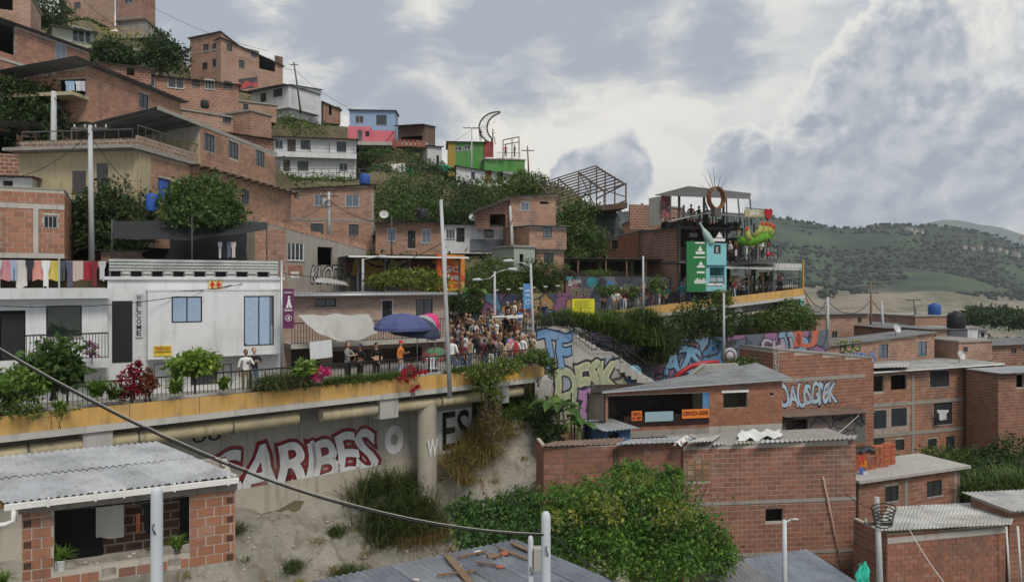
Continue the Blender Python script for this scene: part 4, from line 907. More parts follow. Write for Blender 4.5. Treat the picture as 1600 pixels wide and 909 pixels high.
# ================================================================== houses on the walkway, left
WHITE = M('paint', (.66, .67, .68), .8, dirt=.38); WHITE2 = M('paint', (.60, .61, .62), .8, dirt=.5)
def fl(D): return HY - ZF * F / D
LH = House('balcony_house', 'white house with black balcony and laundry on its roof', (-80, 25.0), (168, 27.6), 468, fl(25.0), 2.6, ytopb=None)
LH.win((72, 477, 128, 526), n=1, frame=FR_DK, glass=M('glass', (.02, .03, .02))); LH.hole((-6, 485, 40, 566)); LH.hole((92, 580, 132, 603)); LH.walls(WHITE)
LH.slab(WHITE2, .36, .25, sides=(.55, .05, .1, .3)); mb = MB(); q = LH.rect((40, 562, 170, 577), 'f', -.9); mb.box(q[0] - 3, q[2], -.95, -.005, q[1], q[3]); LH.part('balcony_slab', mb, WHITE2); LH.rail((36, 521, 169, 563), 'f', -.88, 26)
LH.box('door_leaf', (2, 490, 38, 565), BLACK, y0=.1, y1=.14)
bush('hanging_plant', 'purple flowering plant hung on the balcony railing', [(145, 540, 25.9, 9, 7), (143, 550, 25.9, 7, 5)], 220, .1, M('leaf', (.16, .06, .12)), 41, 'plant', None, trunk=.01)
# laundry on the roof terrace
lz = LH.z0 + LH.H + .36
cols = [((.5, .5, .52), 'shirt', 'grey shirt'), ((.55, .25, .28), 'towel', 'rose towel'), ((.32, .38, .5), 'trousers', 'pair of jeans'), ((.6, .58, .54), 'towel', 'cream sheet'), ((.04, .04, .05), 'shirt', 'black shirt'), ((.62, .3, .25), 'towel', 'spotted pink blanket'), ((.7, .7, .7), 'shirt', 'white shirt'), ((.6, .5, .12), 'towel', 'yellow towel'), ((.09, .09, .1), 'trousers', 'pair of dark trousers'), ((.12, .13, .2), 'shirt', 'navy shirt'), ((.5, .42, .36), 'towel', 'beige cloth'), ((.36, .03, .05), 'towel', 'red towel'), ((.18, .03, .04), 'shirt', 'maroon shirt'), ((.55, .55, .57), 'shirt', 'pale shirt')]
for k, (c, kd, nm) in enumerate(cols):
    x = -4 + k * 12.6; p = LH.uv(x, 405, 'f', .3); garment('hanging_' + nm.split()[-1], nm + ' drying on the balcony house roof', LH.W @ Matrix.Translation((p[0], .3 + .12 * (k % 2), LH.H + 1.38)), .26 if kd != 'towel' else .34, .72 + .25 * (k % 3 == 0), M('plain', c, .9), kd, seed=k, group='laundry on the roof line')
for x in (-.3, 3.2): 
    mb = MB(); mb.box(x - .03, x + .03, .25, .31, LH.H + .36, LH.H + 1.5); LH.part('clothes_post', mb, FR_AL)
mb = MB(); mb.tube([(-.3, .33, LH.H + 1.4), (2, .33, LH.H + 1.33), (5.8, .33, LH.H + 1.4)], .006, 5); LH.part('clothes_line', mb, FR_AL)
# white house with WELCOME
WH = House('white_house', 'white house with blue mirror windows and WELCOME panel', (168, 27.9), (440, 31.0), 437, fl(27.9), 5.5)
WH.walls(WHITE); WH.slab(WHITE2, .12, .1)
q = WH.rect((231, 455, 441, 560), 'f', -.75); UB = q
WB = House('x', 'x', pxD(WH.W @ Vector((q[0], -.75, 0))), pxD(WH.W @ Vector((q[2], -.75, 0))), 455, 560, .74, ground=False)
WB.root.name = 'upper_storey'; del WB.root['label']; del WB.root['category']; WB.root.parent = WH.root; WB.root.matrix_local = WH.W.inverted() @ WB.W
for r, n in (((268, 463, 316, 504), 2), ((381, 462, 428, 540), 2)): WB.win(r, n=n, glass=MIRROR, sill=False)
WB.walls(WHITE, 'flr'); mb = MB(); mb.box(-.02, WB.L + .02, -.02, .74, WB.H, WB.H + .05); mb.box(-.02, WB.L + .02, -.02, .74, -.05, 0); WB.part('storey_edge', mb, WHITE2)
WH.box('stair_opening', (175, 470, 207, 566), BLACK, y0=-.02, y1=.05); WH.box('welcome_panel', (211, 459, 223, 527), M('paint', (.55, .58, .62)), y0=-.06, y1=-.02)
for i, ch in enumerate('WELCOME'): WH.text(ch, (213.5, 461 + i * 9.2, 220.5, 468.5 + i * 9.2), BLACK, y=-.075, bold=.01)
WB.box('yellow_notice', (240, 540, 268, 556), M('paint', (.72, .52, .05), .7), y0=-.03, y1=-.004); WB.text('TIENDAGO', (241.5, 541.5, 266.5, 546.5), M('plain', (.35, .05, .03)), y=-.04, bold=.01); WB.text('COMIDAS RAPIDAS', (241.5, 548, 266.5, 551), BLACK, y=-.04)
WH.box('arrow_sign', (326, 437.5, 347, 454), M('paint', (.68, .52, .2)), y0=-.045, y1=-.02)
for x in (327.5, 337): 
    q = WH.rect((x, 438.5, x + 8.5, 453.5), 'f', -.06); w_ = q[2] - q[0]; h_ = q[3] - q[1]; b = MB(); b.prism([(w_ * .32, 0), (w_ * .68, 0), (w_ * .68, h_ * .55), (w_, h_ * .5), (w_ * .5, h_), (0, h_ * .5), (w_ * .32, h_ * .55)], -.012, 0); WH.part('arrow', b, M('plain', (.5, .03, .03)), 'f', q[0], -.05, q[1])
for r in ((240, 567, 263, 600), (348, 568, 362, 600)): WH.door(r, mat=WHITE2 if r[0] == 240 else BLACK)
WH.box('opening_shade', (268, 566, 285, 600), BLACK, y0=-.02); WH.box('opening_shade', (298, 568, 340, 600), M('plain', (.06, .06, .065)), y0=-.02)  # dark boxes paint the shade of the ground floor openings onto the wall
# openwork parapet above the band
VP = House('x', 'x', pxD(WH.W @ Vector((.05, .25, 0))), pxD(WH.W @ Vector((WH.L - .1, .25, 0))), 404, 436.5, .3, ground=False)
VP.root.name = 'parapet'; del VP.root['label']; del VP.root['category']; VP.root.parent = WH.root; VP.root.matrix_local = WH.W.inverted() @ VP.W
for k in range(8): VP.hole((172 + k * 33, 423, 188 + k * 33, 435.5))
VP.walls(M('paint', (.16, .17, .17), .8, dirt=.6), 'f'); VP.box('vent_shade', (.02, .02, VP.L - .02, VP.H - .05), BLACK, y0=.2, y1=.25, px=False)  # black sheet added behind the holes so the vents look shaded inside
for k in range(4):
    b = MB(); z = VP.H * (.42 + .15 * k); corr(b, (0, -.05, z), (VP.L, -.05, z), (0, -.015, z + .085), (VP.L, -.015, z + .085), pitch=.11, amp=.012, rows=1); VP.part('parapet_tile_row', b, M('sheet', (.38, .40, .39), .7, rust=.2))
for k in range(9):
    for j in range(2):
        q = VP.rect((190 + k * 33, 424.5 + j * 6, 203 + k * 33, 428 + j * 6)); b = MB(); b.box(q[0], q[2], -.04, 0, q[1], q[3]); VP.part('vent_block', b, M('paint', (.50, .51, .49)))
# stone clad house with balcony
SH = House('stone_house', 'stone clad house with long balcony behind the blue parasols', (440, 36.5), (700, 41.5), 461, fl(36.5), 7)
SH.win((493, 466, 525, 479), n=2, glass=GLASS); SH.door((596, 468, 614, 497), mat=BLACK, frame=FR_AL); SH.win((650, 467, 676, 494), n=2, curtain=(.4, .4, .42)); SH.hole((520, 545, 660, 575)); SH.hole((455, 540, 500, 575))
SH.walls(M('stonecase', (.36, .29, .25))); bz = SH.uv(560, 530)[1]
mb = MB(); mb.box(.1, SH.L - .2, -1.3, -.003, bz - .22, bz); SH.part('balcony_slab', mb, CONCL); rail_part(SH.root, SH.FM['f'], .15, SH.L - .25, bz, bz + 1.05, -1.25, 62, FR_DK); 
SH.shed(TIN, f=.6, lift=.06, fascia=FR_AL); mb = MB(); mb.tube([(-.2, -.62, SH.H - .02), (SH.L + .25, -.62, SH.H - .02)], .07, 8); SH.part('gutter', mb, FR_AL)
mb = MB(); mb.box(.1, SH.L - .2, .6, .7, .0, bz - .25); SH.part('back_partition', mb, M('paint', (.13, .1, .085)))
def cloth_sheet(name, label, c4, sag, mat, cat, n=14, m=8, group=None, wav=.06, seed=0):
    q = [Vector(p) for p in c4]; b = MB(); g = random.Random(seed)
    for lay in (0, 1):
        for j in range(m + 1):
            for i in range(n + 1):
                u, v = i / n, j / m; p = bilerp(q, u, v); z = -sag * math.sin(math.pi * u) * (v if sag > 0 else 1) - wav * math.sin(u * 17 + v * 6 + seed) * math.sin(math.pi * u)
                b.v.append((p.x + wav * .5 * math.sin(v * 9 + u * 11), p.y + wav * math.cos(u * 13 + seed) * v, p.z + z - .01 * lay))
    st = (n + 1) * (m + 1)
    for lay in (0, 1):
        for j in range(m):
            for i in range(n): a = lay * st + j * (n + 1) + i; f = (a, a + 1, a + n + 2, a + n + 1); b.f.append(f if lay == 0 else f[::-1]); b.mi.append(0); b.sm.append(True)
    o = b.build(name, mat); tag(o, label, cat, group); return o
cloth_sheet('grey_tarp', 'crumpled pale grey tarp hung over the stone house balcony', (P(465, 492, 35.0), P(577, 491, 36.3), P(492, 517, 34.9), P(590, 519, 36.2)), .45, M('paint', (.46, .46, .44), .9, dirt=.4), 'tarp', seed=2)
b = MB(); b.box(0, 1, -.02, .02, 0, .75); o = b.build('white_board', M('paint', (.62, .64, .66), .6, dirt=.2)); o.matrix_world = WM @ T(*(WM.inverted() @ P(485, 562, 31.2)), 0); o.rotation_euler.y = -.06; tag(o, 'blank white board leaning behind the walkway railing', 'board')
def parasol(label, px, ytip, D, rpx, hpx, mat, tilt=0, yfoot=None):
    t = P(px, ytip, D); root = empty('parasol', (t.x, t.y, ZF), 0, label, 'parasol', 'parasols on the walkway'); h = t.z - ZF; r_ = rpx * D / F; hh = hpx * D / F; m = Matrix.Translation((0, 0, h)) @ Matrix.Rotation(tilt, 4, 'Y')
    b = MB(); n = 8
    for k in range(n):
        a0, a1 = 2 * math.pi * k / n, 2 * math.pi * (k + 1) / n; prev = None
        for t_ in range(5):
            f_ = t_ / 4; rr_ = r_ * math.sin(f_ * 1.35) / math.sin(1.35); z = -hh * (1 - math.cos(f_ * 1.35)) / (1 - math.cos(1.35)); row = [Vector((rr_ * math.cos(a), rr_ * math.sin(a), z)) for a in (a0, a1)]
            mid = (row[0] + row[1]) * .5; mid.z -= .02 * f_; row = [row[0], mid, row[1]]
            if prev: b.quad(prev[0], row[0], row[1], prev[1], True); b.quad(prev[1], row[1], row[2], prev[2], True)
            prev = row
        p0, p1 = [m @ Vector((r_ * math.cos(a), r_ * math.sin(a), -hh)) for a in (a0, a1)]
        pass
        b.quad(Vector((r_ * math.cos(a0), r_ * math.sin(a0), -hh)), Vector((r_ * math.cos(a1), r_ * math.sin(a1), -hh)), Vector((r_ * math.cos(a1), r_ * math.sin(a1), -hh - .14)), Vector((r_ * math.cos(a0), r_ * math.sin(a0), -hh - .14)))
    b.v = [tuple(m @ Vector(v)) for v in b.v]; b.build('canopy', mat, root)
    b = MB(); b.tube([(0, 0, 0), (0, 0, h)], .022, 8); b.build('pole', FR_AL, root); b = MB(); b.lathe([(.25, 0), (.25, .06), (.05, .1), (.03, .3)], 12); b.build('base', BLACK, root)
    for k in range(8): a = 2 * math.pi * k / 8; b = MB(); b.bar(m @ Vector((0, 0, -.05)), m @ Vector((r_ * .98 * math.cos(a), r_ * .98 * math.sin(a), -hh + .0)), .012); b.build('rib', FR_AL, root)
BLUC = M('plain', (.085, .10, .24), .8)
parasol('large blue parasol on the walkway', 628, 489, 34.2, 44, 22, BLUC); parasol('dark navy parasol overlapping the blue one', 652, 494, 35.0, 40, 26, M('plain', (.04, .05, .085), .8), .12); parasol('pale grey and dark parasol tilted right of the navy one', 668, 493, 35.6, 26, 28, M('plain', (.33, .35, .38), .8), .35); parasol('pink parasol at the right end of the parasol row', 680, 491, 36.2, 22, 30, M('plain', (.65, .05, .20), .8), .55)
parasol('red and green parasol low behind the railing', 681, 542, 34.5, 24, 16, M('mural', pal=((.05, .2, .07), (.42, .06, .05), (.06, .24, .1), (.4, .08, .06)), s=2.2))
# purple path sign
sg = empty('banner_sign', P(440, 600, 29.2), .25, 'purple banner sign with white walker and number 4', 'sign'); 
b = MB(); b.tube([(0, 0, -.3), (0, 0, 4.9)], .05, 8); b.build('post', FR_AL, sg)
D_ = 29.2; k_ = D_ / F; b = MB(); b.box(.06, .06 + 16 * k_, -.02, .02, (600 - 513) * k_, (600 - 451) * k_); b.build('banner', M('paint', (.13, .025, .10), .7, dirt=.1), sg)
def sgt(txt, x, y, w_, h, name='lettering'): o = link(name, text_mesh(txt, w_ * k_, h * k_, .02, FR_WH), sg, Matrix.Translation((.06 + x * k_, -.03, (600 - y) * k_))); return o
sgt('Sendero', 2, 486, 12, 4); sgt('SENDERO', 2, 458, 12, 2.2); sgt('4', 6, 500, 4, 6)
b = MB(); b.lathe([(5.0 * k_, 0), (5.0 * k_, .012), (4.2 * k_, .012), (4.2 * k_, 0)], 20); o = b.build('ring', FR_WH, sg); o.matrix_local = Matrix.Translation((.06 + 8 * k_, -.022, (600 - 497) * k_)) @ Matrix.Rotation(R(90), 4, 'X')
b = MB(); b.prism([(0, 0), (.12, 0), (.16, .2), (.2, 0), (.32, 0), (.23, .3), (.21, .5), (.11, .5), (.09, .3)], -.006, 0); b.prism([(.12, .53), (.2, .53), (.22, .6), (.16, .65), (.1, .6)], -.006, 0); o = b.build('walker_symbol', FR_WH, sg, Matrix.Translation((.06 + 4 * k_, -.024, (600 - 481) * k_)) @ Matrix.Scale(.75, 4))
# shade sail and its terrace behind the white house
cloth_sheet('shade_sail', 'large black shade sail stretched over the terrace behind the white house', (P(175, 345, 34), P(419, 347, 38), P(176, 372, 33.2), P(416, 358, 35.5)), .25, DARKCLOTH, 'shade sail', wav=.05)
cloth_sheet('shade_net', 'black netting hanging at the back of the terrace', (P(177, 352, 38.5), P(385, 356, 40), P(177, 408, 38.5), P(385, 408, 40)), .01, DARKCLOTH, 'net', wav=.05)
for k, (x, yt, D) in enumerate(((175, 343, 33.6), (300, 334, 34.2), (417, 346, 37))):
    t = P(x, yt, D); b_ = P(x, 410 + (30 if k == 2 else 0), D); b = MB(); b.tube([(0, 0, 0), tuple(t - b_)], .035, 7); o = b.build('sail_post', STEEL); o.location = b_; tag(o, ['left post of the black shade sail', 'middle post of the black shade sail', 'right post of the black shade sail'][k], 'post', 'sail posts')
TS = House('terrace_shed', 'small tin roofed shed under the black shade sail', (158, 34), (222, 35), 392, 410, 2.5, 'shed', ground=False); TS.walls(RUSTY); TS.shed(TINP, f=.3)
for k, (c, nm) in enumerate((((.5, .5, .52), 'grey shirt'), ((.03, .03, .035), 'black shirt'), ((.13, .15, .22), 'blue jeans'), ((.55, .5, .45), 'cream cloth'))):
    garment('hanging_' + nm.split()[1], nm + ' drying under the shade sail', Matrix.Translation(P(344 + k * 7, 378, 35.3)), .22, .75, M('plain', c, .9), 'shirt', seed=40 + k, group='laundry under the shade sail')
# ================================================================== hillside houses
BR_U = M('brickunit', BRK2); BRT = M('brick', BRK2); BRT2 = M('brick', BRK); BRT3 = M('brick', BRK3); CREAM = M('paint', (.42, .355, .22), .85, dirt=.6)
def hs(name, label, a, b, yt, yb, dep, wins=(), doors=(), holes=(), mat=None, geo=None, roof='shed', rm=None, bands=(), cols=(), cat='house', group=None, bk=None, rk={}, wk={}, **k):
    h = House(name, label, a, b, yt, yb, dep, cat, group, **k)
    for q in wins:
        o = dict(q[4]) if len(q) > 4 else {}; o.setdefault('frame', random.choice((FR_DK, FR_AL, FR_DK))); o.setdefault('curtain', random.choice((None, None, (.5, .5, .48), (.45, .36, .3)))); h.win(q[:4], **o)
    for q in doors:
        o = dict(q[4]) if len(q) > 4 else {}; h.door(q[:4], **o)
    for q in holes: h.hole(q[:4], q[4] if len(q) > 4 else 'f')
    if geo is not None: h.walls(MORTAR); [h.bricks(f, bk or BR_U, geo if f == 'f' else geo // 3) for f in 'flr']
    else: h.walls(mat or BRT)
    for y in bands:
        v = h.uv(a[0] + 1, y)[1]; h.box('beam', (-.02, v - .1, h.L + .02, v + .1), CONC, y0=-.03, y1=.02, px=False)
    for x in cols:
        u = h.uv(x, yb)[0]; h.box('column', (u - .11, 0, u + .11, min(h.h[0], h.h[1]) - .02), CONC, y0=-.033, y1=.02, px=False)
    if roof == 'shed': h.shed(rm or TIND, **rk)
    elif roof == 'slab': h.slab(rm or CONC, **rk)
    return h
LG = 'brick houses stacked on the hillside'
# left middle brick house
H0 = hs('brick_house', 'orange brick house with barred window above the laundry terrace', (-135, 28.65), (100, 31), 286, 401, 8, wins=[(68, 337, 90, 357, dict(n=3, frame=FR_AL, bars=5, glass=BLACK, sill=False))], geo=260, bk=M('brickunit', (.37, .17, .105)), roof='slab', rk=dict(th=.06, ov=.03), group=LG)
for v in (.62, -.02): H0.box('beam', (-.02, H0.H - v - .2, H0.L + .02, H0.H - v), CONCL, y0=-.035, y1=.02, px=False) if v > 0 else H0.box('beam', (-.02, 0, H0.L + .02, .2), CONCL, y0=-.035, y1=.02, px=False)
u = H0.uv(56, 350)[0]; H0.box('column', (u - .09, .2, u + .09, H0.H - .82), CONCL, y0=-.036, y1=.02, px=False)
hs('tin_shack', 'dark shack with tin awning left of the tall grey pole', (-70, 39), (62, 40.5), 196, 305, 4, holes=[(-5, 205, 25, 240), (35, 215, 55, 270)], wins=[(5, 280, 20, 295, {})], mat=BRT3, rm=TIND, rise=-.8, rk=dict(f=1.1))
hs('white_shed', 'small white shed with dark opening beside the brick corner', (-30, 36), (50, 36.5), 276, 305, 2, holes=[(4, 282, 20, 296)], mat=WHITE2, rm=RUSTY, cat='shed')
# upper left brick house
H2 = hs('brick_house', 'long brick house with grey window high at the left edge', (-110, 40.2), (139, 50), -6, 190, 6, wins=[(87, 68, 104, 95, dict(n=2, frame=FR_AL, glass=M('glass', (.12, .16, .2)), curtain=None))], holes=[(-20, 30, 24, 82)], geo=300, bk=M('brickunit', (.40, .20, .13)), rm=TIND, rise=-.3, group=LG)
H2.box('beam', (0, H2.uv(60, 108)[1] - .15, H2.L, H2.uv(60, 108)[1]), CONCL, y0=-.06, y1=.02, px=False)
hs('brick_house', 'brick house with balcony at the top left corner', (-60, 62), (48, 64), -20, 36, 5, holes=[(-10, -5, 20, 15)], mat=BRT, roof='slab', group=LG)
hs('pale_house', 'pale green house with metal window panels above the long brick house', (82, 66), (148, 68), 42, 82, 4, wins=[(113, 42, 132, 66, dict(n=2, frame=FR_AL, glass=GLASS)), (133, 46, 142, 68, dict(n=1, frame=FR_AL))], mat=M('paint', (.45, .48, .36)), rm=TINP, rise=.2, rk=dict(f=.8))
# house with laundry balcony
H3 = hs('brick_house', 'brick house with laundry balcony and sloping tin roof', (137, 42), (282, 50.7), 103, 190, 4.6, wins=[(217, 147, 232, 170, dict(n=2, frame=FR_DK, curtain=(.5, .5, .5)))], holes=[(92, 124, 134, 156, 'l')], geo=300, bk=M('brickunit', (.42, .215, .14)), rm=TIND, rise=-.55, group=LG, rk=dict(l=1.5, f=.5))
mb = MB(); mb.box(-1.3, -.01, -.1, H3.dep, 1.2, 1.4); mb.build('balcony_slab', CREAM, H3.root)
for k, (x, c, kd, nm) in enumerate(((106, (.30, .42, .55), 'shirt', 'light blue shirt'), (112, (.33, .45, .58), 'towel', 'pale blue towel'), (122, (.62, .62, .66), 'shirt', 'white blouse'), (129, (.5, .5, .55), 'towel', 'small white cloth'))):
    garment('hanging_' + nm.split()[-1], nm + ' on the hillside laundry balcony', Matrix.Translation(P(x, 127, 41.2)) @ Matrix.Rotation(0, 4, 'Z'), .3, .55, M('plain', c, .9), kd, seed=60 + k, group='laundry on the hillside balcony')
# big tan house
LOW = hs('terrace_house', 'big brick and cream house with roofed terrace and blue door', (215, 36.5), (455, 54), 235, 385, 6.5, wins=[(377, 297, 389, 319, dict(n=3, frame=FR_DK, curtain=(.6, .6, .6), glass=GLASS))], doors=[(247, 279, 266, 318, dict(mat=M('paint', (.03, .10, .40), .6)))], geo=300, bk=M('brickunit', (.42, .235, .15)), roof='slab', rm=CONC, rk=dict(th=.16, ov=.25, sides=(.25, .25, .25, .8)))
LOW.op['l'] = []
q = LOW.rect((113, 267, 133, 303), 'l'); LOW.box('cream_front', (.0, .0, LOW.dep, LOW.H - .02), CREAM, 'l', y0=-.05, y1=-.016, px=False)
for r in ((113, 267, 134, 303), (151, 255, 168, 290)): LOW.box('window', r, M('glass', (.03, .02, .018)), 'l', y0=-.07, y1=-.04)
LOW.box('cream_front', (0, 0, 1.0, LOW.H - .02), CREAM, 'f', y0=-.05, y1=-.016, px=False); LOW.box('cream_front', (268, 282, 292, 325), CREAM, y0=-.05, y1=-.016)
UPH = House('x', 'x', (313, 41.95), (430, 52), 195, 262, 5.5, rise=-.8, ground=False); UPH.root.name = 'upper_storey'; del UPH.root['label']; del UPH.root['category']; UPH.root.parent = LOW.root; UPH.root.matrix_local = LOW.W.inverted() @ UPH.W
for r in ((319, 210, 336, 237), (357, 222, 373, 248), (400, 236, 414, 261)): UPH.win(r, n=3, frame=FR_DK, curtain=(.62, .62, .64), glass=GLASS, sill=False)
UPH.walls(MORTAR); UPH.bricks('f', M('brickunit', (.42, .235, .15)), 0); UPH.box('cream_end', (0, 0, 5.5, min(UPH.h) - .02), CREAM, 'l', y0=-.04, y1=-.002, px=False)
mI = LOW.W.inverted(); zr = 9.05
c4 = [P(247, 166, 37.7), P(432, 239, 52.3), P(112, 198, 38.2), P(300, 262, 53)]; c4[2].z = c4[0].z - 1.0; c4[3].z = c4[1].z - 1.0
b = MB(); corr(b, *[mI @ p for p in c4], pitch=.25, amp=.025); rfo = b.build('roof', TIND, LOW.root)
b = MB(); b.bar(mI @ (c4[0] - Vector((0, 0, .09))), mI @ (c4[1] - Vector((0, 0, .09))), .08, .2); b.build('fascia', M('paint', (.35, .33, .30)), rfo)
for t in np.linspace(.02, .5, 6): b = MB(); b.bar(mI @ (c4[0].lerp(c4[1], t) - Vector((0, 0, .12))), mI @ (c4[2].lerp(c4[3], t) - Vector((0, 0, .12))), .07, .12); b.build('rafter', STEEL, rfo)
for t in (0, .12): p = c4[2].lerp(c4[3], t); b = MB(); pz = mI @ p; b.tube([(pz.x, pz.y, LOW.H), (pz.x, pz.y, pz.z)], .04, 6); b.build('terrace_post', STEEL, LOW.root)
# terrace wall and rail
tw = M('brick', (.28, .19, .14)); LOW.box('terrace_wall', (0, LOW.H + .16, 5.4, LOW.H + .75), tw, 'f', y0=0, y1=.12, px=False); LOW.box('terrace_wall', (0, LOW.H + .16, LOW.dep - .1, LOW.H + .6), M('brick', (.22, .15, .11)), 'l', y0=0, y1=.12, px=False)
rail_part(LOW.root, LOW.FM['f'], .1, 6.4, LOW.H + .7, LOW.H + 1.3, .06, 10, STEEL); rail_part(LOW.root, LOW.FM['l'], .1, 6.2, LOW.H + .55, LOW.H + 1.1, .06, 8, STEEL)
jm = None
for i in range(15):
    if jm is None: b = MB(); b.box(-.05, .05, -.75, .0, -.13, -.01); c = b.build('joist', WOOD, LOW.root); jm = c.data
    else: c = link('joist', jm, LOW.root)
    c.location = (4.6 + i * 1.0, -.02, LOW.H)
b = MB(); b.box(4.4, LOW.L + .4, -.62, -.02, LOW.H - .004, LOW.H + .03); b.build('eave_board', RUSTY, LOW.root)
b = MB(); b.lathe([(.28, 0), (.3, .1), (.3, .75), (.24, .85), (.1, .87)], 14); o = b.build('water_tank', M('plain', (.03, .10, .42), .5)); o.location = P(238, 330, 36.0); tag(o, 'blue plastic tank between the two trees', 'tank')
# middle and back rows
hs('brick_house', 'low brick row house with five windows on the slope', (217, 62), (373, 65.5), 117, 172, 5, wins=[(229, 122, 242, 135, {}), (262, 122, 288, 138, dict(n=2, frame=FR_WH)), (301, 125, 312, 136, {}), (320, 124, 335, 140, dict(n=3, frame=FR_WH)), (350, 127, 362, 139, {})], mat=BRT2, rm=TIND, group=LG)
hs('brick_house', 'brick house with flat roof below the row of five windows', (284, 57), (393, 61), 172, 222, 6, wins=[(348, 183, 361, 192, {})], mat=BRT, roof='slab', group=LG)
hs('brick_house', 'small square brick house left of the grassy knoll', (392, 59), (424, 61), 174, 215, 5, mat=BRT2, roof='slab', holes=[], group=LG, ground=False)
hs('brick_house', 'three storey brick house against the sky at upper left', (297, 114), (346, 111), 62, 130, 5, wins=[(317, 69, 326, 82, dict(frame=M('plain', (.35, .12, .1)))), (354 - 38, 98, 324, 109, {}), (332, 68, 340, 80, {}), (332, 92, 341, 104, {})], mat=BRT2, bands=(85,), rm=TIND, rise=-1.6, group=LG)
h6 = hs('brick_house', 'brick house with red and green painted awning', (345, 110.5), (442, 118), 60, 135, 5, wins=[(354, 69, 363, 80, {}), (373, 94, 382, 106, {}), (392, 78, 402, 90, {})], holes=[(405, 83, 430, 110)], mat=BRT, rm=TIND, ytopb=104, group=LG)
b = MB(); q = [P(372, 124, 104), P(402, 120, 104), P(374, 140, 103.5), P(402, 137, 103.5)]; b.quad(q[2] - q[0], q[3] - q[0], q[1] - q[0], Vector((0, 0, 0))); b.quad(Vector((0, .05, 0)), q[1] - q[0] + Vector((0, .05, 0)), q[3] - q[0] + Vector((0, .05, 0)), q[2] - q[0] + Vector((0, .05, 0))); o = b.build('painted_awning', M('mural', pal=((.02, .02, .025), (.45, .03, .03), (.03, .03, .03), (.05, .3, .08)), s=.8)); o.location = q[0]; tag(o, 'dark awning painted with red and green shapes', 'awning')
hs('brick_house', 'tall narrow brick house on the skyline at the top', (181, 115), (222, 114), -18, 46, 3, wins=[(194, -2, 207, 5, {})], mat=BRT3, bands=(30,), roof='slab', group=LG)
hs('brick_house', 'grey roofed house below the tall skyline house', (184, 110), (228, 109), 36, 62, 6, mat=CONC, rm=TINP, rise=-1.5, group=LG)
hs('brick_house', 'brick house with dark window at the top behind the trees', (98, 105), (137, 104), -22, 32, 5, wins=[(116, 4, 126, 14, dict(n=2))], mat=BRT, roof='slab', group=LG)
yr = empty('yellow_railing', P(137, 60, 98), 0, 'yellow railing high on the hill', 'railing'); L_ = 8.2
for k in range(16): b = MB(); b.box(k * .5, k * .5 + .06, 0, .06, 0, 1.6 - .04 * k); b.build('post', M('paint', (.42, .30, .06)), yr)
for z in (.6, 1.1): b = MB(); b.bar((0, .03, z + .35), (7.6, .03, z), .08); b.build('rail', M('paint', (.42, .30, .06)), yr)
# white hilltop house
hs('white_house', 'white hilltop house with dark tin roof beside the leaning pole', (394, 108), (451, 104), 145, 178, 6, wins=[(407, 146, 416, 159, {}), (427, 139, 441, 151, dict(n=2))], mat=WHITE2, rm=TIND, ytopb=134, rk=dict(f=1.0))
hs('white_house', 'white end of the hilltop house with stair', (453, 105), (502, 111), 133, 182, 5, wins=[(470, 138, 478, 148, {})], mat=WHITE, rm=TIND, ytopb=141)
hs('brick_house', 'small brown house right of the white hilltop house', (505, 112), (532, 113), 160, 192, 4, holes=[(514, 166, 518, 180)], mat=BRT3, rm=TIND, ytopb=172, group=LG)
# long white two storey house
WL = hs('white_house', 'long white two storey house with balcony and red roof edge', (427, 96), (556, 98), 214, 278, 6, wins=[(430, 219, 442, 232, {}), (470, 219, 484, 233, {}), (526, 222, 541, 237, {}), (465, 252, 482, 266, {}), (530, 255, 543, 267, {})], doors=[(449, 218, 462, 237, {}), (443, 250, 453, 268, {})], mat=WHITE, rm=M('sheet', (.20, .09, .075), .8), rise=.6, rk=dict(f=.9))
v = WL.uv(490, 247)[1]; mb = MB(); mb.box(-.1, WL.L + .1, -1.0, -.01, v - .1, v + .55); WL.part('balcony_front', mb, WHITE); rail_part(WL.root, WL.FM['f'], 0, WL.L, v + .55, v + 1.15, -.95, 24, FR_DK)
for t in (.02, .45, .68, .98): mb = MB(); mb.box(WL.L * t - .05, WL.L * t + .05, -.98, -.88, v + .5, WL.H); WL.part('balcony_post', mb, STEEL)
# blue and pink house
BH = hs('painted_house', 'house painted blue above and pink below on the ridge', (546, 103), (617, 103.5), 172, 226, 6, wins=[(555, 181, 568, 192, {}), (588, 180, 604, 195, dict(n=2))], mat=M('paint', (.27, .38, .55), .8, dirt=.25), rm=TIND, rise=.5)
PK = M('paint', (.62, .17, .21), .8, dirt=.25); q = BH.rect((545, 200, 580, 226)); mb = MB(); mb.box(q[0], q[2], -1.0, -.01, q[1], q[3]); BH.part('pink_annex', mb, PK); BH.box('pink_wall', (580, 204, 617, 226), PK, y0=-.06); BH.box('door', (559, 203, 566, 225), M('paint', (.08, .09, .10)), y0=-1.04, y1=-1.0); BH.box('window', (571, 205, 577, 213), BLACK, y0=-1.04, y1=-1.0)
mb = MB(); mb.bar(BH.W.inverted() @ P(600, 224, 102.3), BH.W.inverted() @ P(616, 205, 102.3), .5, .12); BH.part('outside_stair', mb, PK)
mb = MB(); mb.box(-1.5, 11, -2.6, -.02, -.5, -.02); BH.part('terrace_slab', mb, CONCL)
hs('tin_shelter', 'brown tin roofed terrace at the right of the blue house', (622, 102), (664, 101), 198, 232, 4, holes=[(627, 213, 660, 226)], mat=M('paint', (.16, .10, .08)), rm=RUSTY, rise=.5, rk=dict(f=1.5))
rr_ = empty('curved_railing', P(615, 232, 99), 0, 'red panelled railing round the curved terrace', 'railing')
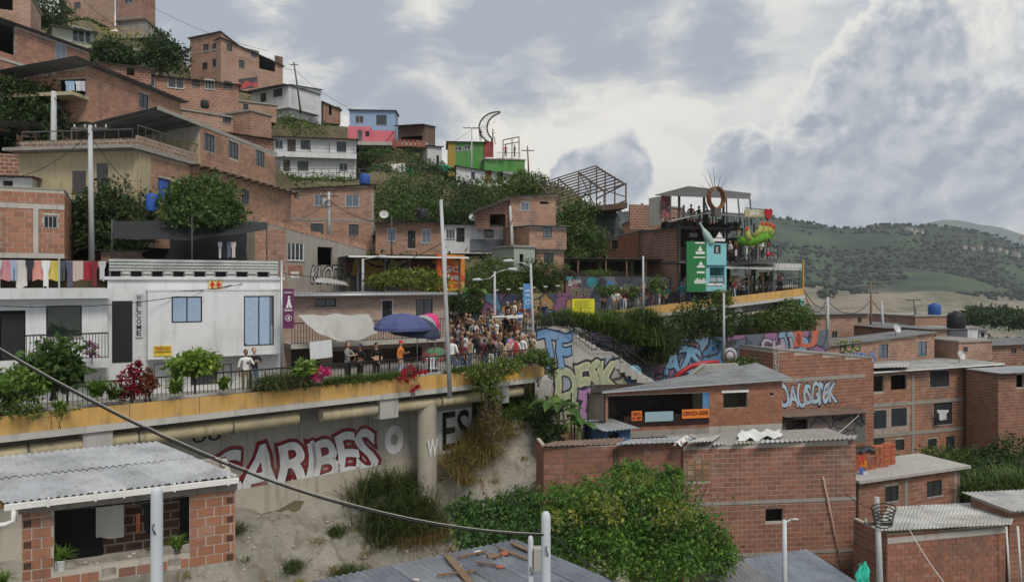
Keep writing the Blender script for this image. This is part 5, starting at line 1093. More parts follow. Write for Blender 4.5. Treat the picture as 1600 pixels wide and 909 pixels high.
for k in range(12): a = math.pi * (-.1 + k / 11 * .95); b = MB(); x, y = 2.2 + -2.2 * math.cos(a), -1.4 * math.sin(a); b.box(x - .2, x + .2, y - .02, y + .02, 0, .9); b.build('panel', M('paint', (.30, .08, .05)), rr_)
hs('white_shed', 'little white wall between the blue house and the green bar', (668, 101), (690, 102), 228, 258, 3, holes=[(682, 243, 686, 258)], mat=WHITE2, rm=TIND, cat='shed')
# green bar with the moon
GRB = M('paint', (.085, .25, .06), .8, dirt=.5)
GB = hs('green_bar', 'bright green bar building with red trim under the moon sculpture', (700, 98), (759, 98.5), 222, 276, 6, wins=[(708, 229, 722, 236, dict(n=2, frame=FR_WH)), (725, 227, 735, 234, dict(n=2, frame=FR_WH))], mat=GRB, rm=TIND, cat='bar building')
GB2 = hs('green_terrace', 'lower green terrace block with red rail and roof frame', (757, 96.5), (820, 97.5), 249, 282, 5, mat=GRB, roof='slab', cat='bar terrace')
GB2.text('Mirador Bar', (743 + 15, 241 + 8.5, 786, 247 + 8.5), BLACK, y=-.02, bold=.0); GB.box('olive_corner', (0, 0, 1.0, GB.H), M('paint', (.35, .24, .05)), y0=-.03, px=False)
GB.box('red_wall', (756, 221, 771, 246), M('paint', (.25, .04, .04)), y0=-.1, y1=-.05); rail_part(GB2.root, GB2.FM['f'], 1.7, 4.9, GB2.H + .14, GB2.H + 1.0, .1, 10, M('plain', (.3, .03, .03)))
for p0, p1 in (((786, 219, 97), (811, 214, 97)), ((788, 226, 97), (811, 222, 98)), ((811, 214, 97), (811, 247, 97)), ((786, 219, 97), (786, 248, 97)), ((800, 216, 97), (800, 248, 97.5))):
    mb = MB(); mb.bar(GB2.W.inverted() @ P(*p0), GB2.W.inverted() @ P(*p1), .12); GB2.part('roof_frame_bar', mb, WOOD)
mo = empty('moon_sculpture', P(765, 222, 99), 0, 'giant wire crescent moon against the sky', 'sculpture'); k_ = 99 / F
def mp(x, y): return ((x - 765) * k_, 0, (222 - y) * k_)
outer = [mp(778 + 29.5 * math.cos(a), 200 - 25 * math.sin(a)) for a in np.linspace(R(82), R(252), 22)]; tip0, tip1 = outer[0], outer[-1]
inner = [mp(786 + 25 * math.cos(a), 200 - 23 * math.sin(a)) for a in np.linspace(R(100), R(232), 18)]; inner[0] = tip0; inner[-1] = tip1
for nm, c in (('outer_arc', outer), ('inner_arc', inner)): b = MB(); b.tube(c, .11, 8); b.build(nm, STEEL, mo)
for k in range(2, 17): b = MB(); b.bar(outer[int(k * 21 / 17)], inner[k if k < 18 else 17], .025); b.build('mesh_wire', STEEL, mo); b = MB(); b.bar(outer[int(k * 21 / 17)], inner[max(0, k - 2)], .02); b.build('mesh_wire', STEEL, mo)
for x in (757, 772): b = MB(); b.bar(mp(x, 214), mp(x + 2, 226), .1); b.build('leg', STEEL, mo)
for k, (x, yf, D, c, lab) in enumerate(((751, 221, 97.5, 'black', 'person standing left of the moon sculpture'), (770, 221, 98.2, 'grey', 'person sitting at the foot of the moon'), (790, 246, 96, 'red', 'person in red on the green terrace'), (804, 246, 96, 'black', 'person in black on the green terrace'))):
    p = P(x, yf, D); person(p.x, p.y, p.z, random.uniform(0, 6), lab, c, 'black', pose=k % 3, h=.95, group='people at the green bar')
hs('white_house', 'low white house with curved dark roof under the green bar', (713, 91), (816, 92), 260, 292, 5, wins=[(736, 269, 742, 280, {}), (809 - 12, 274, 803, 285, {})], doors=[(777, 268, 786, 288, dict(mat=BLACK)), (758, 266, 768, 285, dict(mat=M('paint', (.3, .06, .05))))], mat=WHITE2, rm=TIND, ytopb=277)
fr = empty('hillside_railing', P(430, 277, 95), 0, 'thin rail along the hillside path below the white house', 'railing'); k_ = 95 / F
for k in range(24): b = MB(); b.box(k * 12 * k_ - .03, k * 12 * k_ + .03, 0, .06, -.3, 1.15); b.build('post', STEEL, fr)
for z in (.55, 1.1): b = MB(); b.box(0, 23 * 12 * k_, .01, .05, z - .03, z + .03); b.build('rail', STEEL, fr)
NETG = M('plain', (.03, .42, .30), .8)
for k, (x0, x1, y0, y1, lab) in enumerate(((583, 606, 257, 277, 'green debris net on the hillside railing'), (634, 650, 260, 275, 'second green net right of the white sheet'), (688, 704, 256, 266, 'green net in front of the green bar'))): cloth_sheet('debris_net', lab, (P(x0, y0, 94.5), P(x1, y0 + 4, 94.5), P(x0 + 2, y1, 94.3), P(x1, y1, 94.3)), .1, NETG, 'net', wav=.15, group='green nets on the hillside', seed=k)
cloth_sheet('white_sheet', 'white sheet drying on the hillside railing', (P(611, 257, 94.2), P(633, 255, 94.2), P(614, 274, 94.1), P(635, 273, 94.1)), .02, FR_WH, 'sheet', wav=.05)
hs('tin_shed', 'shed with pale tin roof behind the laundry balcony house', (157, 60), (236, 61.5), 100, 125, 3, mat=BRT3, rm=TINP, holes=[(198, 106, 210, 118)], cat='shed')
hs('brick_house', 'low brick annex under the red and green awning', (366, 70), (432, 72), 158, 185, 4, wins=[(380, 163, 388, 172, {})], mat=BRT, roof='slab', group=LG, ground=False)
hs('brick_house', 'low brick wing beside the long white house', (340, 54), (426, 57), 207, 240, 4, mat=BRT3, rm=TIND, group=LG, ground=False)
# ---- middle band
hs('brick_house', 'two storey brick house behind the bundled utility pole', (440, 60), (584, 61.5), 297, 395, 7, wins=[(491, 304, 506, 322, dict(glass=GLASSB)), (540, 305, 561, 323, dict(glass=GLASSB)), (459, 301, 467, 309, dict(n=1)), (485, 349, 505, 366, {}), (545, 350, 560, 367, {})], geo=0, bands=(342,), cols=(582,), ytopb=289, rm=TIND, rise=.3, group=LG)
hs('brick_house', 'single storey brick house with clothes by its door', (587, 58), (690, 58.5), 347, 398, 5, wins=[(605, 357, 619, 377, dict(frame=FR_AL, glass=GLASSB)), (659, 358, 673, 380, dict(glass=GLASSB))], doors=[(637, 360, 649, 388, dict(mat=FR_DK))], geo=0, rm=TIND, rise=.3, group=LG, rk=dict(f=.8))
hs('white_house', 'low white painted house with grey base in the middle row', (690.5, 58.5), (786, 59), 351, 396, 5, wins=[(697, 358, 711, 373, dict(n=3)), (757, 358, 771, 371, dict(n=1))], doors=[(713, 356, 726, 378, dict(mat=BLACK))], mat=WHITE2, rm=TIND, rise=.2).box('grey_base', (735, 374, 785, 392), M('paint', (.12, .14, .17)), y0=-.12, y1=-.003)
E4 = hs('brick_house', 'brick house with sloping tin roof above the white row', (797, 57), (868, 58), 309, 432, 6, wins=[(814, 316, 827, 329, dict(glass=GLASSB))], holes=[(844, 315, 857, 319)], geo=0, ytopb=303, rm=TINP, group=LG, rk=dict(f=.5, amp=.01))
hs('brick_house', 'veranda wing with tin roof left of the sloping roof house', (742, 58), (796, 57.3), 334, 358, 5, holes=[(765, 335, 790, 356)], mat=BRT3, rm=TINP, ytopb=313, cat='house wing', group=LG, rk=dict(f=1.0, amp=.01))
hs('brick_house', 'jettied brick box with two stacked windows', (827, 53), (885, 54), 353, 389, 5, wins=[(848, 355, 862, 371, dict(glass=GLASSB))], geo=0, rm=TIN, rise=.15, group=LG)
hs('brick_house', 'narrower brick lower storey under the jettied box', (838, 53.6), (881, 54.4), 389.5, 425, 4.4, wins=[(850, 395, 865, 411, dict(curtain=(.6, .6, .62)))], geo=0, roof=None, group=LG)
hs('cement_shed', 'small pale green cement shed beside the jettied house', (803, 52), (836, 53), 386, 425, 3, mat=M('paint', (.33, .36, .31)), roof='slab', cat='shed', holes=[(812, 397, 818, 415)])
# cement and brick house with KLODS
KL = hs('cement_house', 'half rendered house with KLODS graffiti and stepped brick parapet', (398, 40.5), (572, 49), 345, 468, 7, wins=[(449, 379, 475, 407, dict(n=4, frame=FR_WH, curtain=(.45, .3, .28), glass=GLASS)), (496, 386, 520, 414, dict(n=4, frame=FR_AL, curtain=(.4, .38, .35)))], mat=M('paint', (.30, .275, .24), .9, dirt=.6), ytopb=391, roof='slab', rm=CONCL, rk=dict(th=.05, ov=.02))
u = KL.uv(446, 400)[0]; KL.bricks('f', BR_U, 0, u1=u); 
for r in ((450, 410, 473, 430),): q = KL.rect(r); KL.bricks('f', M('brickunit', BRK), 0, u0=q[0], u1=q[2], z0=q[1], z1=q[3])
for i in range(22):
    t = i / 22; b = MB(); b.box(0, KL.L / 22 - .015, -.02, .14, 0, .26 + .05 * (i % 2)); KL.part('parapet_brick', b, BR_U, 'f', KL.L * t, 0, KL.top('f', KL.L * (t + 1 / 22)) + .05)
graffiti(KL, 'KLODS', (487, 415, 537, 441), (((.012, .012, .014), .06), ((.5, .5, .49), .0)), shear=.15)
b = MB(); q = KL.W.inverted(); corr(b, q @ P(490, 440, 40), q @ P(545, 446, 41.5), q @ P(500, 432, 43), q @ P(540, 440, 44), pitch=.2, amp=.03); KL.part('lean_to_roof', b, TINP); KL.root.children[-1].matrix_local = Matrix.Identity(4)
# orange billboard shelter
SV = House('market_shelter', 'open shelter with white edged tin roof and painted back panels', (548, 43.5), (720, 46), 400, 462, 4, 'shelter')
SV.shed(TIN, f=.8, fascia=FR_WH, lift=.02); SV.wall('b', M('mural', pal=((.5, .3, .04), (.42, .10, .03), (.45, .38, .2), (.2, .06, .03), (.5, .42, .1)), s=.8))
for t in (.06, .3, .52, .8, .99): mb = MB(); mb.box(SV.L * t - .05, SV.L * t + .05, 0, .1, 0, SV.H); SV.part('post', mb, STEEL); mb = MB(); mb.bar((SV.L * t, .05, SV.H - .1), (SV.L * t, 3.8, SV.H - .1), .07, .14); SV.part('roof_beam', mb, STEEL)
mb = MB(); mb.box(.05, 3.0, .4, .5, 0, 1.1); SV.part('counter', mb, BLACK)
BB = House('billboard', 'orange and red advertising board at the right end of the shelter', (684, 45), (726, 47), 397, 455, .15, 'billboard', ground=False); BB.walls(M('paint', (.62, .10, .03), .6, dirt=.15), 'flrb')
q = BB.L; mb = MB(); mb.prism([(q * .25, BB.H), (q, BB.H), (q, BB.H * .35)], -.012, -.004); BB.part('orange_corner', mb, M('paint', (.68, .23, .03), .6)); BB.box('yellow_band', (686, 440, 725.5, 454), M('paint', (.72, .40, .04), .6), y0=-.012, y1=-.002)
BB.text('GO', (693, 416, 719, 425), FR_WH, y=-.03, bold=.02); BB.text('vive', (692, 428, 716, 437), FR_WH, y=-.03, bold=.02); BB.text('NUEVA', (698, 443, 722, 450), M('plain', (.6, .06, .03)), y=-.03, bold=.02)
bush('shelter_shrub', 'leafy shrub with flowers in front of the shelter', [(610, 435, 42, 26, 14), (650, 432, 42.5, 32, 14), (680, 445, 42.5, 22, 14), (592, 442, 42, 18, 10)], 2600, .2, LEAFY, 51, 'shrub', None, trunk=.04)
# steel frame on the hill, tarp
sf = empty('roof_frame', P(850, 325, 72), 0, 'bare steel roof frame under construction on the ridge', 'steel frame'); o_ = P(850, 325, 72)
c4 = [P(843, 287, 76), P(932, 259, 71), P(872, 318, 66), P(978, 287, 60)]; c4 = [p - o_ for p in c4]
FRM = M('plain', (.16, .125, .10), .8)
for k in range(10): b = MB(); b.bar(c4[0].lerp(c4[2], k / 9), c4[1].lerp(c4[3], k / 9), .1); b.build('purlin', FRM, sf)
for t in (0, .35, .7, 1): b = MB(); b.bar(c4[0].lerp(c4[1], t) - Vector((0, 0, .1)), c4[2].lerp(c4[3], t) - Vector((0, 0, .1)), .12); b.build('rafter', FRM, sf)
for t, s_ in ((1, 0), (1, .33), (1, .66), (1, 1), (.7, 0), (.7, 1), (.7, .5), (.35, 1), (.35, 0), (.05, 1)):
    p = bilerp(c4, t, s_); b = MB(); b.bar(p, Vector((p.x, p.y, -.2 - .6 * t)), .12); b.build('post', FRM, sf)
for s_ in (0, 1): p = bilerp(c4, 1, s_); q = bilerp(c4, .7, s_); b = MB(); b.bar(Vector((p.x, p.y, -.3)), q, .08); b.build('brace', FRM, sf)
for z in (-.6, .8): b = MB(); p, q = bilerp(c4, 1, 0), bilerp(c4, 1, 1); b.bar(Vector((p.x, p.y, z)), Vector((q.x, q.y, z)), .1); b.build('rail', FRM, sf)
b = MB(); p, q, r_, s_ = [bilerp(c4, *t) for t in ((.55, 0), (1.02, 0), (.55, 1), (1.02, 1))]
b.prism([(p.x, p.y), (r_.x, r_.y), (s_.x, s_.y), (q.x, q.y)], -1.2, -.75, 'z'); b.build('platform', WOOD, sf)
cloth_sheet('black_tarp', 'dark tarp draped down the slope under the steel frame', (P(928, 326, 64), P(962, 326, 63), P(934, 366, 62), P(974, 364, 62)), .3, M('plain', (.07, .075, .08), .8), 'tarp', wav=.25)
def tank(label, px, py, D, mat, s_=1.0):
    b = MB(); b.lathe([(.001, 0), (.42 * s_, 0), (.46 * s_, .08), (.46 * s_, .7 * s_), (.38 * s_, .85 * s_), (.16 * s_, .9 * s_), (.16 * s_, .96 * s_), (.001, .96 * s_)], 14); o = b.build('water_tank', mat); o.location = P(px, py, D); tag(o, label, 'tank', 'water tanks on roofs')
def dish(label, px, py, D):
    r_ = empty('satellite_dish', P(px, py, D), random.uniform(-.5, .5), label, 'satellite dish', 'satellite dishes'); b = MB(); b.lathe([(.36, .12), (.26, .05), (.12, .01), (.001, 0), (.12, .02), (.26, .06), (.36, .13)], 14); b.build('dish', M('plain', (.5, .5, .5), .5), r_, Matrix.Translation((0, 0, .5)) @ Matrix.Rotation(R(65), 4, 'X')); b = MB(); b.tube([(0, .05, 0), (0, .05, .5)], .02, 5); b.build('mast', STEEL, r_)
TKB = M('plain', (.02, .02, .022), .5); TKU = M('plain', (.03, .09, .32), .5)
tank('black water tank on the flat roof below the five windows', 320, 169, 59, TKB, .7); tank('blue water tank on the roof behind the bundled pole', 570, 288, 64, TKU); tank('black water tank on the low brick row roof', 660, 343, 60, TKB); tank('black water tank beside the white hut at right', 1494, 513, 61, TKB, 1.5); tank('blue water tank on the far flat roof', 1460, 492, 76, TKU, 1.3)
for a in (('satellite dish on the single storey brick house', 600, 346, 58), ('satellite dish on the white row', 740, 350, 58.4), ('satellite dish on the apartment roof', 1500, 566, 53.5), ('satellite dish on the long low house', 1400, 524, 56.5)): dish(*a)
# trees of the upper slope
bush('broad_tree', 'dark green tree beside the tall grey pole', [(175, 320, 37, 45, 38), (205, 300, 37.5, 30, 30), (150, 345, 36.5, 36, 34), (210, 345, 36.5, 35, 38), (175, 372, 36, 45, 22)], 9000, .21, LEAFD, 61, 'tree', 'trees among the houses', trunk=.14)
bush('broad_tree', 'round mango-like tree behind the black shade sail', [(320, 305, 36.5, 45, 30), (285, 325, 36, 38, 30), (350, 325, 37, 32, 26), (315, 335, 35.5, 50, 22)], 9000, .21, LEAF, 62, 'tree', 'trees among the houses', trunk=.14)
bush('broad_tree', 'dark tree at the left edge above the tin shack', [(40, 160, 42, 45, 36), (70, 185, 41.5, 30, 34), (5, 155, 42, 36, 36), (60, 220, 41, 34, 30), (20, 200, 41, 40, 30)], 8000, .22, LEAFD, 63, 'tree', 'trees among the houses', trunk=.15)
for k, (L_, lab) in enumerate((([(75, 20, 82, 34, 22), (60, 35, 82, 26, 18)], 'tree behind the topmost balcony house'), ([(172, 82, 68, 24, 20), (190, 92, 68, 22, 20)], 'dark tree left of the slender street lamp'), ([(250, 78, 70, 28, 26), (268, 92, 69, 26, 22), (235, 95, 69, 22, 16)], 'dark tree left of the three storey house'))):
    bush('broad_tree', lab, L_, 3500, .32, LEAFD, 64 + k, 'tree', 'trees among the houses', trunk=.15)
HB = 'bushes on the green slope'
for k, (L_, lab, n) in enumerate((([(640, 300, 80, 45, 26), (610, 315, 76, 30, 26)], 'broad bush at the left of the green slope', 4200), ([(700, 305, 80, 45, 30), (740, 320, 76, 36, 24)], 'large bush in the middle of the green slope', 4600), ([(770, 300, 82, 40, 24), (810, 296, 80, 28, 20)], 'bush below the low white house', 3600), ([(660, 330, 70, 40, 20), (620, 338, 68, 30, 14)], 'low bush above the brick row', 3200), ([(720, 335, 70, 40, 16)], 'low bush above the white row', 2600), ([(835, 290, 80, 22, 18), (815, 278, 86, 14, 12)], 'dark shrub at the right end of the green slope', 2400), ([(905, 345, 63, 34, 32), (890, 375, 60, 24, 26), (925, 380, 60, 26, 28)], 'dark tree below the steel frame', 5200), ([(600, 372, 59, 14, 14)], 'small bush between the two brick houses', 900), ([(510, 285, 92, 50, 9), (460, 283, 92, 30, 8)], 'weeds on the edge below the long white house', 1600), ([(620, 243, 98, 40, 10), (580, 240, 98, 26, 9)], 'grassy shrub below the curved terrace', 1500), ([(655, 260, 93, 34, 9), (600, 266, 93, 22, 8), (690, 268, 92, 20, 8)], 'scrub on the slope below the blue and pink house', 2200), ([(440, 190, 101, 40, 10), (480, 200, 100, 34, 12)], 'dry shrub on the knoll under the white hilltop house', 1500))):
    bush('slope_bush', lab, L_, n, .27, (LEAF, LEAFD, GRN)[k % 3], 80 + k, 'bush', HB, trunk=.08)
GBK = 'bushes on the bank behind the crowd'
for k, (L_, lab, n) in enumerate((([(765, 430, 51, 42, 26), (735, 445, 50, 26, 22), (800, 440, 51, 30, 22)], 'ivy covered bank behind the double street lamp', 5200), ([(840, 430, 52, 30, 22), (860, 440, 52, 20, 14)], 'bush below the jettied brick box', 2500), ([(715, 470, 44, 18, 16), (735, 480, 46, 20, 12)], 'dark bush at the right end of the stone house', 1800))): bush('bank_bush', lab, L_, n, .17, (GRN, LEAFD, LEAFD)[k], 95 + k, 'bush', GBK, trunk=.05)
banana('banana plant behind the crowd by the billboard', 740, 478, 46, 7, 1.5, 7)
# poles of the hillside
pole('tall pale pole in front of the left tree', 84, 285, 38, 143, .17); pole('grey pole beside the dark green tree', 143, 392, 33.5, 196, .13, arms=((.15, 1.6),), lean=-2)
pole('leaning dark pole on the white hilltop house', 470, 172, 103, 97, .14, arms=((.4, 1.2),), lean=-11, mat=STEEL); pole('slender white street lamp on the upper hill', 191, 108, 70, 80, .06, lamp=((.8, .1),), cat='street lamp', name='street_lamp')
pole('T shaped pole in front of the green bar', 737, 276, 94, 199, .1, arms=((.1, 2.2),)); pole('dark pole with wires right of the green bar', 827, 282, 92, 228, .11, arms=((.6, 1.6),), mat=WOOD, lean=-3)
tp = pole('pole wrapped in cable bundles with a transformer', 514, 372, 56, 300, .14, arms=((.3, 1.4),)); b = MB(); b.lathe([(.2, 0), (.22, .05), (.22, .6), (.16, .7)], 12, (-.35, 0, 2.3)); b.build('transformer', M('plain', (.35, .36, .37)), tp); b = MB(); b.tube([(.25 * math.cos(a), -.2, 2.6 + .25 * math.sin(a)) for a in np.linspace(0, 6.2, 14)], .03, 5); b.build('cable_coil', BLACK, tp)
pole('thin dark pole in front of the single storey brick house', 612, 395, 55, 338, .06, mat=STEEL)
LEANP = pole('tall leaning grey pole rising from the walkway planter', 703, 603, 31, 312, .10, lean=-14, ground=False); pole('grey pole left of the jettied brick box', 803, 420, 55, 322, .14, lean=-6)
for k, (x, yb, D, yt, la, lab) in enumerate(((773, 520, 44, 424, ((.75, .12), (-.75, -.5)), 'double armed street lamp behind the crowd'), (834, 545, 40, 412, ((-.9, .15),), 'street lamp pole carrying the blue sign'), (567, 462, 42, 404, ((.8, .1),), 'curved street lamp in front of the shelter'), (702 - 6, 470, 42.5, 388, (), 'short post under the shelter roof'), (1005, 485, 50, 400, (), 'thin grey pole in front of the mural wall'), (1131, 560, 46, 458, ((-.5, .5), (.0, .5)), 'grey lamp pole in front of the upper walkway'), (428, 610, 31.5, 420, (), 'grey post at the corner of the white house'))):
    pole(lab, x, yb, D, yt, .09, lamp=la, lean=-5 if k == 1 else 0, cat='street lamp' if la else 'pole', name='street_lamp' if la else 'slim_pole', ground=False)
b = MB(); b.box(0, .5, -.02, .02, 0, 1.35); o = b.build('blue_sign', M('paint', (.10, .26, .50), .6, dirt=.1)); o.location = P(817.5, 482, 40); tag(o, 'blue vertical path sign on the street lamp pole', 'sign')
for z, w_ in ((.95, .3), (.7, .25)): q = MB(); q.box(.25 - w_ / 2, .25 + w_ / 2, -.03, -.02, z, z + .05); q.build('white_mark', FR_WH, o)
q = MB(); q.lathe([(.14, 0), (.14, .01), (.11, .01), (.11, 0)], 16); c = q.build('ring', FR_WH, o); c.matrix_local = Matrix.Translation((.25, -.02, .35)) @ Matrix.Rotation(R(90), 4, 'X')
# wires over the hill
for k, (a, b_, s_) in enumerate((((461, 110, 103), (560, 175, 102), .6), ((461, 110, 103), (300, 60, 112), .6), ((84, 150, 38), (143, 205, 33.5), .5), ((143, 205, 33.5), (0, 280, 30), .5), ((143, 215, 33.5), (230, 310, 36), .3), ((737, 202, 94), (660, 230, 95), .8), ((737, 202, 94), (775, 190, 98), .2), ((514, 312, 56), (440, 345, 50), .5), ((514, 312, 56), (620, 345, 55), .6), ((514, 312, 56), (690, 330, 31), 1.0), ((803, 340, 55), (700, 455, 46), .5), ((803, 340, 55), (720, 440, 46), .7), ((235, 10, 90), (420, 80, 95), .6), ((130, 0, 60), (250, 70, 80), .8), ((428, 425, 31.5), (0, 478, 24), .5), ((428, 430, 31.5), (280, 455, 28), .15), ((437, 425, 31.5), (690, 380, 31), .7))):
    cable('thin overhead wire number %d' % k if False else ['wire from the leaning pole towards the blue house', 'wire from the leaning pole to the three storey house', 'wire between the two left poles', 'wire from the grey pole to the left edge', 'stay wire sloping down into the dark green tree', 'wire from the T shaped pole to the brown terrace', 'wire from the T shaped pole to the moon', 'cable from the transformer pole to the brick wall', 'cable from the transformer pole to the thin dark pole', 'long wire from the transformer pole to the tall leaning pole', 'upper guy wire at the ivy bank', 'lower guy wire at the ivy bank', 'wire at the skyline by the tall house', 'wire behind the topmost trees', 'wire along the front of the white house to the left edge', 'short wire across the white house band', 'wire from the white house post to the leaning pole'][k], P(*a), P(*b_), s_, .012 + .0003 * a[2] * .3)
# ================================================================== right side
# mural walls behind the crowd and the stalls
PAL1 = ((.03, .05, .12), (.35, .20, .05), (.05, .12, .30), (.20, .06, .16), (.04, .05, .06), (.30, .26, .10), (.10, .22, .34)); PAL2 = ((.03, .035, .05), (.05, .06, .08), (.05, .22, .25), (.04, .05, .07), (.20, .08, .10), (.08, .10, .13), (.12, .14, .18)); PALB = ((.08, .22, .42), (.05, .13, .30), (.22, .35, .50), (.30, .12, .26), (.10, .12, .16), (.34, .18, .22)); PALP = ((.35, .34, .30), (.32, .33, .22), (.33, .24, .36), (.28, .34, .40), (.36, .30, .24))
MW = House('mural_wall', 'low wall with colourful graffiti behind the crowd', (708, 49.5), (892, 52), 459, 512, .3, 'wall'); MW.walls(M('mural', pal=PAL1, s=.9), 'flr')
MW2 = House('mural_wall', 'dark wall painted with planets and a face below the stalls', (884, 53.5), (1078, 58), 432, 486, .3, 'wall'); MW2.walls(M('mural', pal=PAL2, s=.7), 'flr')
for x, y, r_, c in ((925, 441, 9, (.05, .30, .33)), (953, 446, 7, (.06, .20, .42)), (1000, 462, 26, (.06, .065, .08)), (1010, 466, 15, (.28, .14, .18)), (1066, 452, 12, (.08, .16, .34))):
    q = MW2.uv(x, y); b = MB(); rm = r_ * 53 / F; b.lathe([(rm, 0), (rm, .012), (rm * .97, .014), (.001, .014)], 28); o = b.build('painted_disc', M('paint', c, .7, dirt=.5), MW2.root, MW2.FM['f'] @ Matrix.Translation((q[0], -.002, q[1])) @ Matrix.Rotation(R(90), 4, 'X'))
    b = MB(); b.lathe([(rm * 1.08, 0), (rm * 1.08, .008), (rm, .008), (rm, 0)], 28); b.build('painted_ring', M('paint', (.4, .42, .44), .7), MW2.root, o.matrix_local.copy())
graffiti(MW2, 'FLOW', (889, 437, 908, 443), (((.5, .5, .5), .02),)); graffiti(MW2, 'BEHY', (893, 451, 925, 461), (((.42, .36, .28), .05), ((.03, .03, .03), .0)))
for k in range(11): x = 700 + k * 19; p = P(x, 463 - k * 1.3, 49); b = MB(); b.tube([(0, 0, 0), (.0, -.25, .22)], .02, 5); b.box(-.13, .13, -.42, -.2, .17, .25); o = b.build('wall_lamp', M('plain', (.6, .6, .58))); o.location = p; tag(o, 'small white floodlight along the top of the mural wall', 'lamp', 'floodlights on the mural wall')
# stalls above
ST = House('stall_row', 'row of dark open stalls under a ragged tin roof', (882, 57), (1062, 60.5), 404, 433, 4, 'stalls')
for r in ((890, 408, 935, 424), (940, 408, 985, 424), (990, 408, 1030, 428), (1034, 408, 1052, 425)): ST.hole(r)
ST.walls(M('paint', (.16, .135, .09), .9, dirt=.6)); ST.shed(TIND, f=1.4, lift=.0)
for x in (893, 936, 968, 998, 1020): 
    u = ST.uv(x, 420)[0]; mb = MB(); mb.box(u - .05, u + .05, -1.2, -1.1, -.1, ST.H - .1); ST.part('post', mb, WOOD)
K1 = hs('brick_house', 'red brick house stepping up behind the stalls', (905, 70), (1064, 62), 388, 436, 6, wins=[(955, 375, 965, 389, dict(n=1, curtain=None)), (1007, 364, 1018, 379, dict(n=1, curtain=None))], geo=0, bk=M('brickunit', BRK3), ytopb=341, roof='slab', rk=dict(th=.06, ov=.05), group=LG)
hs('brick_house', 'small upper brick box left of the bar tower', (972, 71), (1029, 68), 352, 385, 4, mat=BRT3, ytopb=322, roof='slab', group=LG)
# ---- bar tower
TW = House('bar_tower', 'three level open bar with steel frame and tin roofs', (1058, 56.5), (1178, 59), 300, 457, 6, 'bar building'); Hs = [TW.uv(1060, y)[1] for y in (457, 408, 354, 303)]
mI = TW.W.inverted()
TW.op['f'] = [(.02, .0, TW.L - .02, TW.H - .1)]
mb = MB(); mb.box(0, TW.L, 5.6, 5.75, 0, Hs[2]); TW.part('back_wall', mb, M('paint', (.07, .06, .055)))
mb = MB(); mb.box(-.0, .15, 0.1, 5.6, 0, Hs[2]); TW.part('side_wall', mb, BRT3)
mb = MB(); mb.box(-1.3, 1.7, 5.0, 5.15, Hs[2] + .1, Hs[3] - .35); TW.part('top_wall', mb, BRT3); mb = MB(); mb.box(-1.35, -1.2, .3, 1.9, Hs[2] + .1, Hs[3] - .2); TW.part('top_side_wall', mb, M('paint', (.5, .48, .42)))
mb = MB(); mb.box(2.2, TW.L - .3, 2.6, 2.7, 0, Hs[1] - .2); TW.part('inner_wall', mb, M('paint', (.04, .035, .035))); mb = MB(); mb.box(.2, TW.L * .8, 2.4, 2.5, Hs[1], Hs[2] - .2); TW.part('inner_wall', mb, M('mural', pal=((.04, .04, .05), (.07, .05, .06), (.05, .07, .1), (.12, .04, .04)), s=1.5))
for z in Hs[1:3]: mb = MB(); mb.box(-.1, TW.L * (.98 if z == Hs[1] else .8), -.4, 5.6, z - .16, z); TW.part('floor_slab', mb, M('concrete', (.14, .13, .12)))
for u in (0.05, 2.3, 4.1, TW.L - .1):
    for y in (-.2, 5.3): mb = MB(); mb.box(u - .07, u + .07, y - .07, y + .07, 0, Hs[3] - .2 if u < 5 else Hs[2] + .4); TW.part('steel_column', mb, STEEL)
q = [mI @ p for p in (P(1022, 305, 54.5), P(1172, 311, 57), P(1076, 291, 60), P(1174, 302, 62))]; b = MB(); corr(b, *q, pitch=.25, amp=.03); TW.part('top_roof', b, M('sheet', (.09, .088, .085), .7, rust=.5))
for p0, p1 in (((1172, 311, 57), (1174, 352, 57)), ((1153, 310, 56.6), (1157, 352, 56.6)), ((1135, 309, 56), (1136, 352, 56)), ((1095, 295, 60), (1106, 330, 60)), ((1047, 307, 55), (1047, 345, 55))): mb = MB(); mb.bar(mI @ P(*p0), mI @ P(*p1), .09); TW.part('roof_post', mb, STEEL)
q = [mI @ p for p in (P(1043, 347, 54.2), P(1100, 334, 54.6), P(1062, 340, 58), P(1118, 330, 58))]; b = MB(); corr(b, *q, pitch=.25, amp=.02); TW.part('awning', b, TINP)
q = [mI @ p for p in (P(1100, 334, 54.2), P(1190, 342, 55.5), P(1105, 330, 58.5), P(1180, 335, 59))]; b = MB(); corr(b, *q, pitch=.25, amp=.02); TW.part('awning', b, TIND)
for k in range(9): t = k / 8; mb = MB(); mb.bar(q[0].lerp(q[1], t) - Vector((0, 0, .08)), q[2].lerp(q[3], t) - Vector((0, 0, .08)), .06); TW.part('awning_rafter', mb, STEEL)
for (u0, u1, z, nb) in ((-1.0, 5.2, Hs[2], 26), (.1, 2.2, Hs[1], 12), (3.6, TW.L - .2, Hs[1], 12)): rail_part(TW.root, TW.FM['f'], u0, u1, z, z + 1.0, -.35, nb, STEEL)
TW.box('poster', (1033, 306, 1049, 341), M('mural', pal=((.12, .05, .2), (.10, .06, .18), (.35, .08, .08), (.4, .35, .4)), s=1.2), y0=-.42, y1=-.38)
GP = House('green_billboard', 'tall green menu board with white logos', (1073, 52.5), (1103, 52.9), 377, 456, .12, 'billboard', ground=False); GP.walls(M('paint', (.02, .17, .05), .6, dirt=.15), 'flrb')
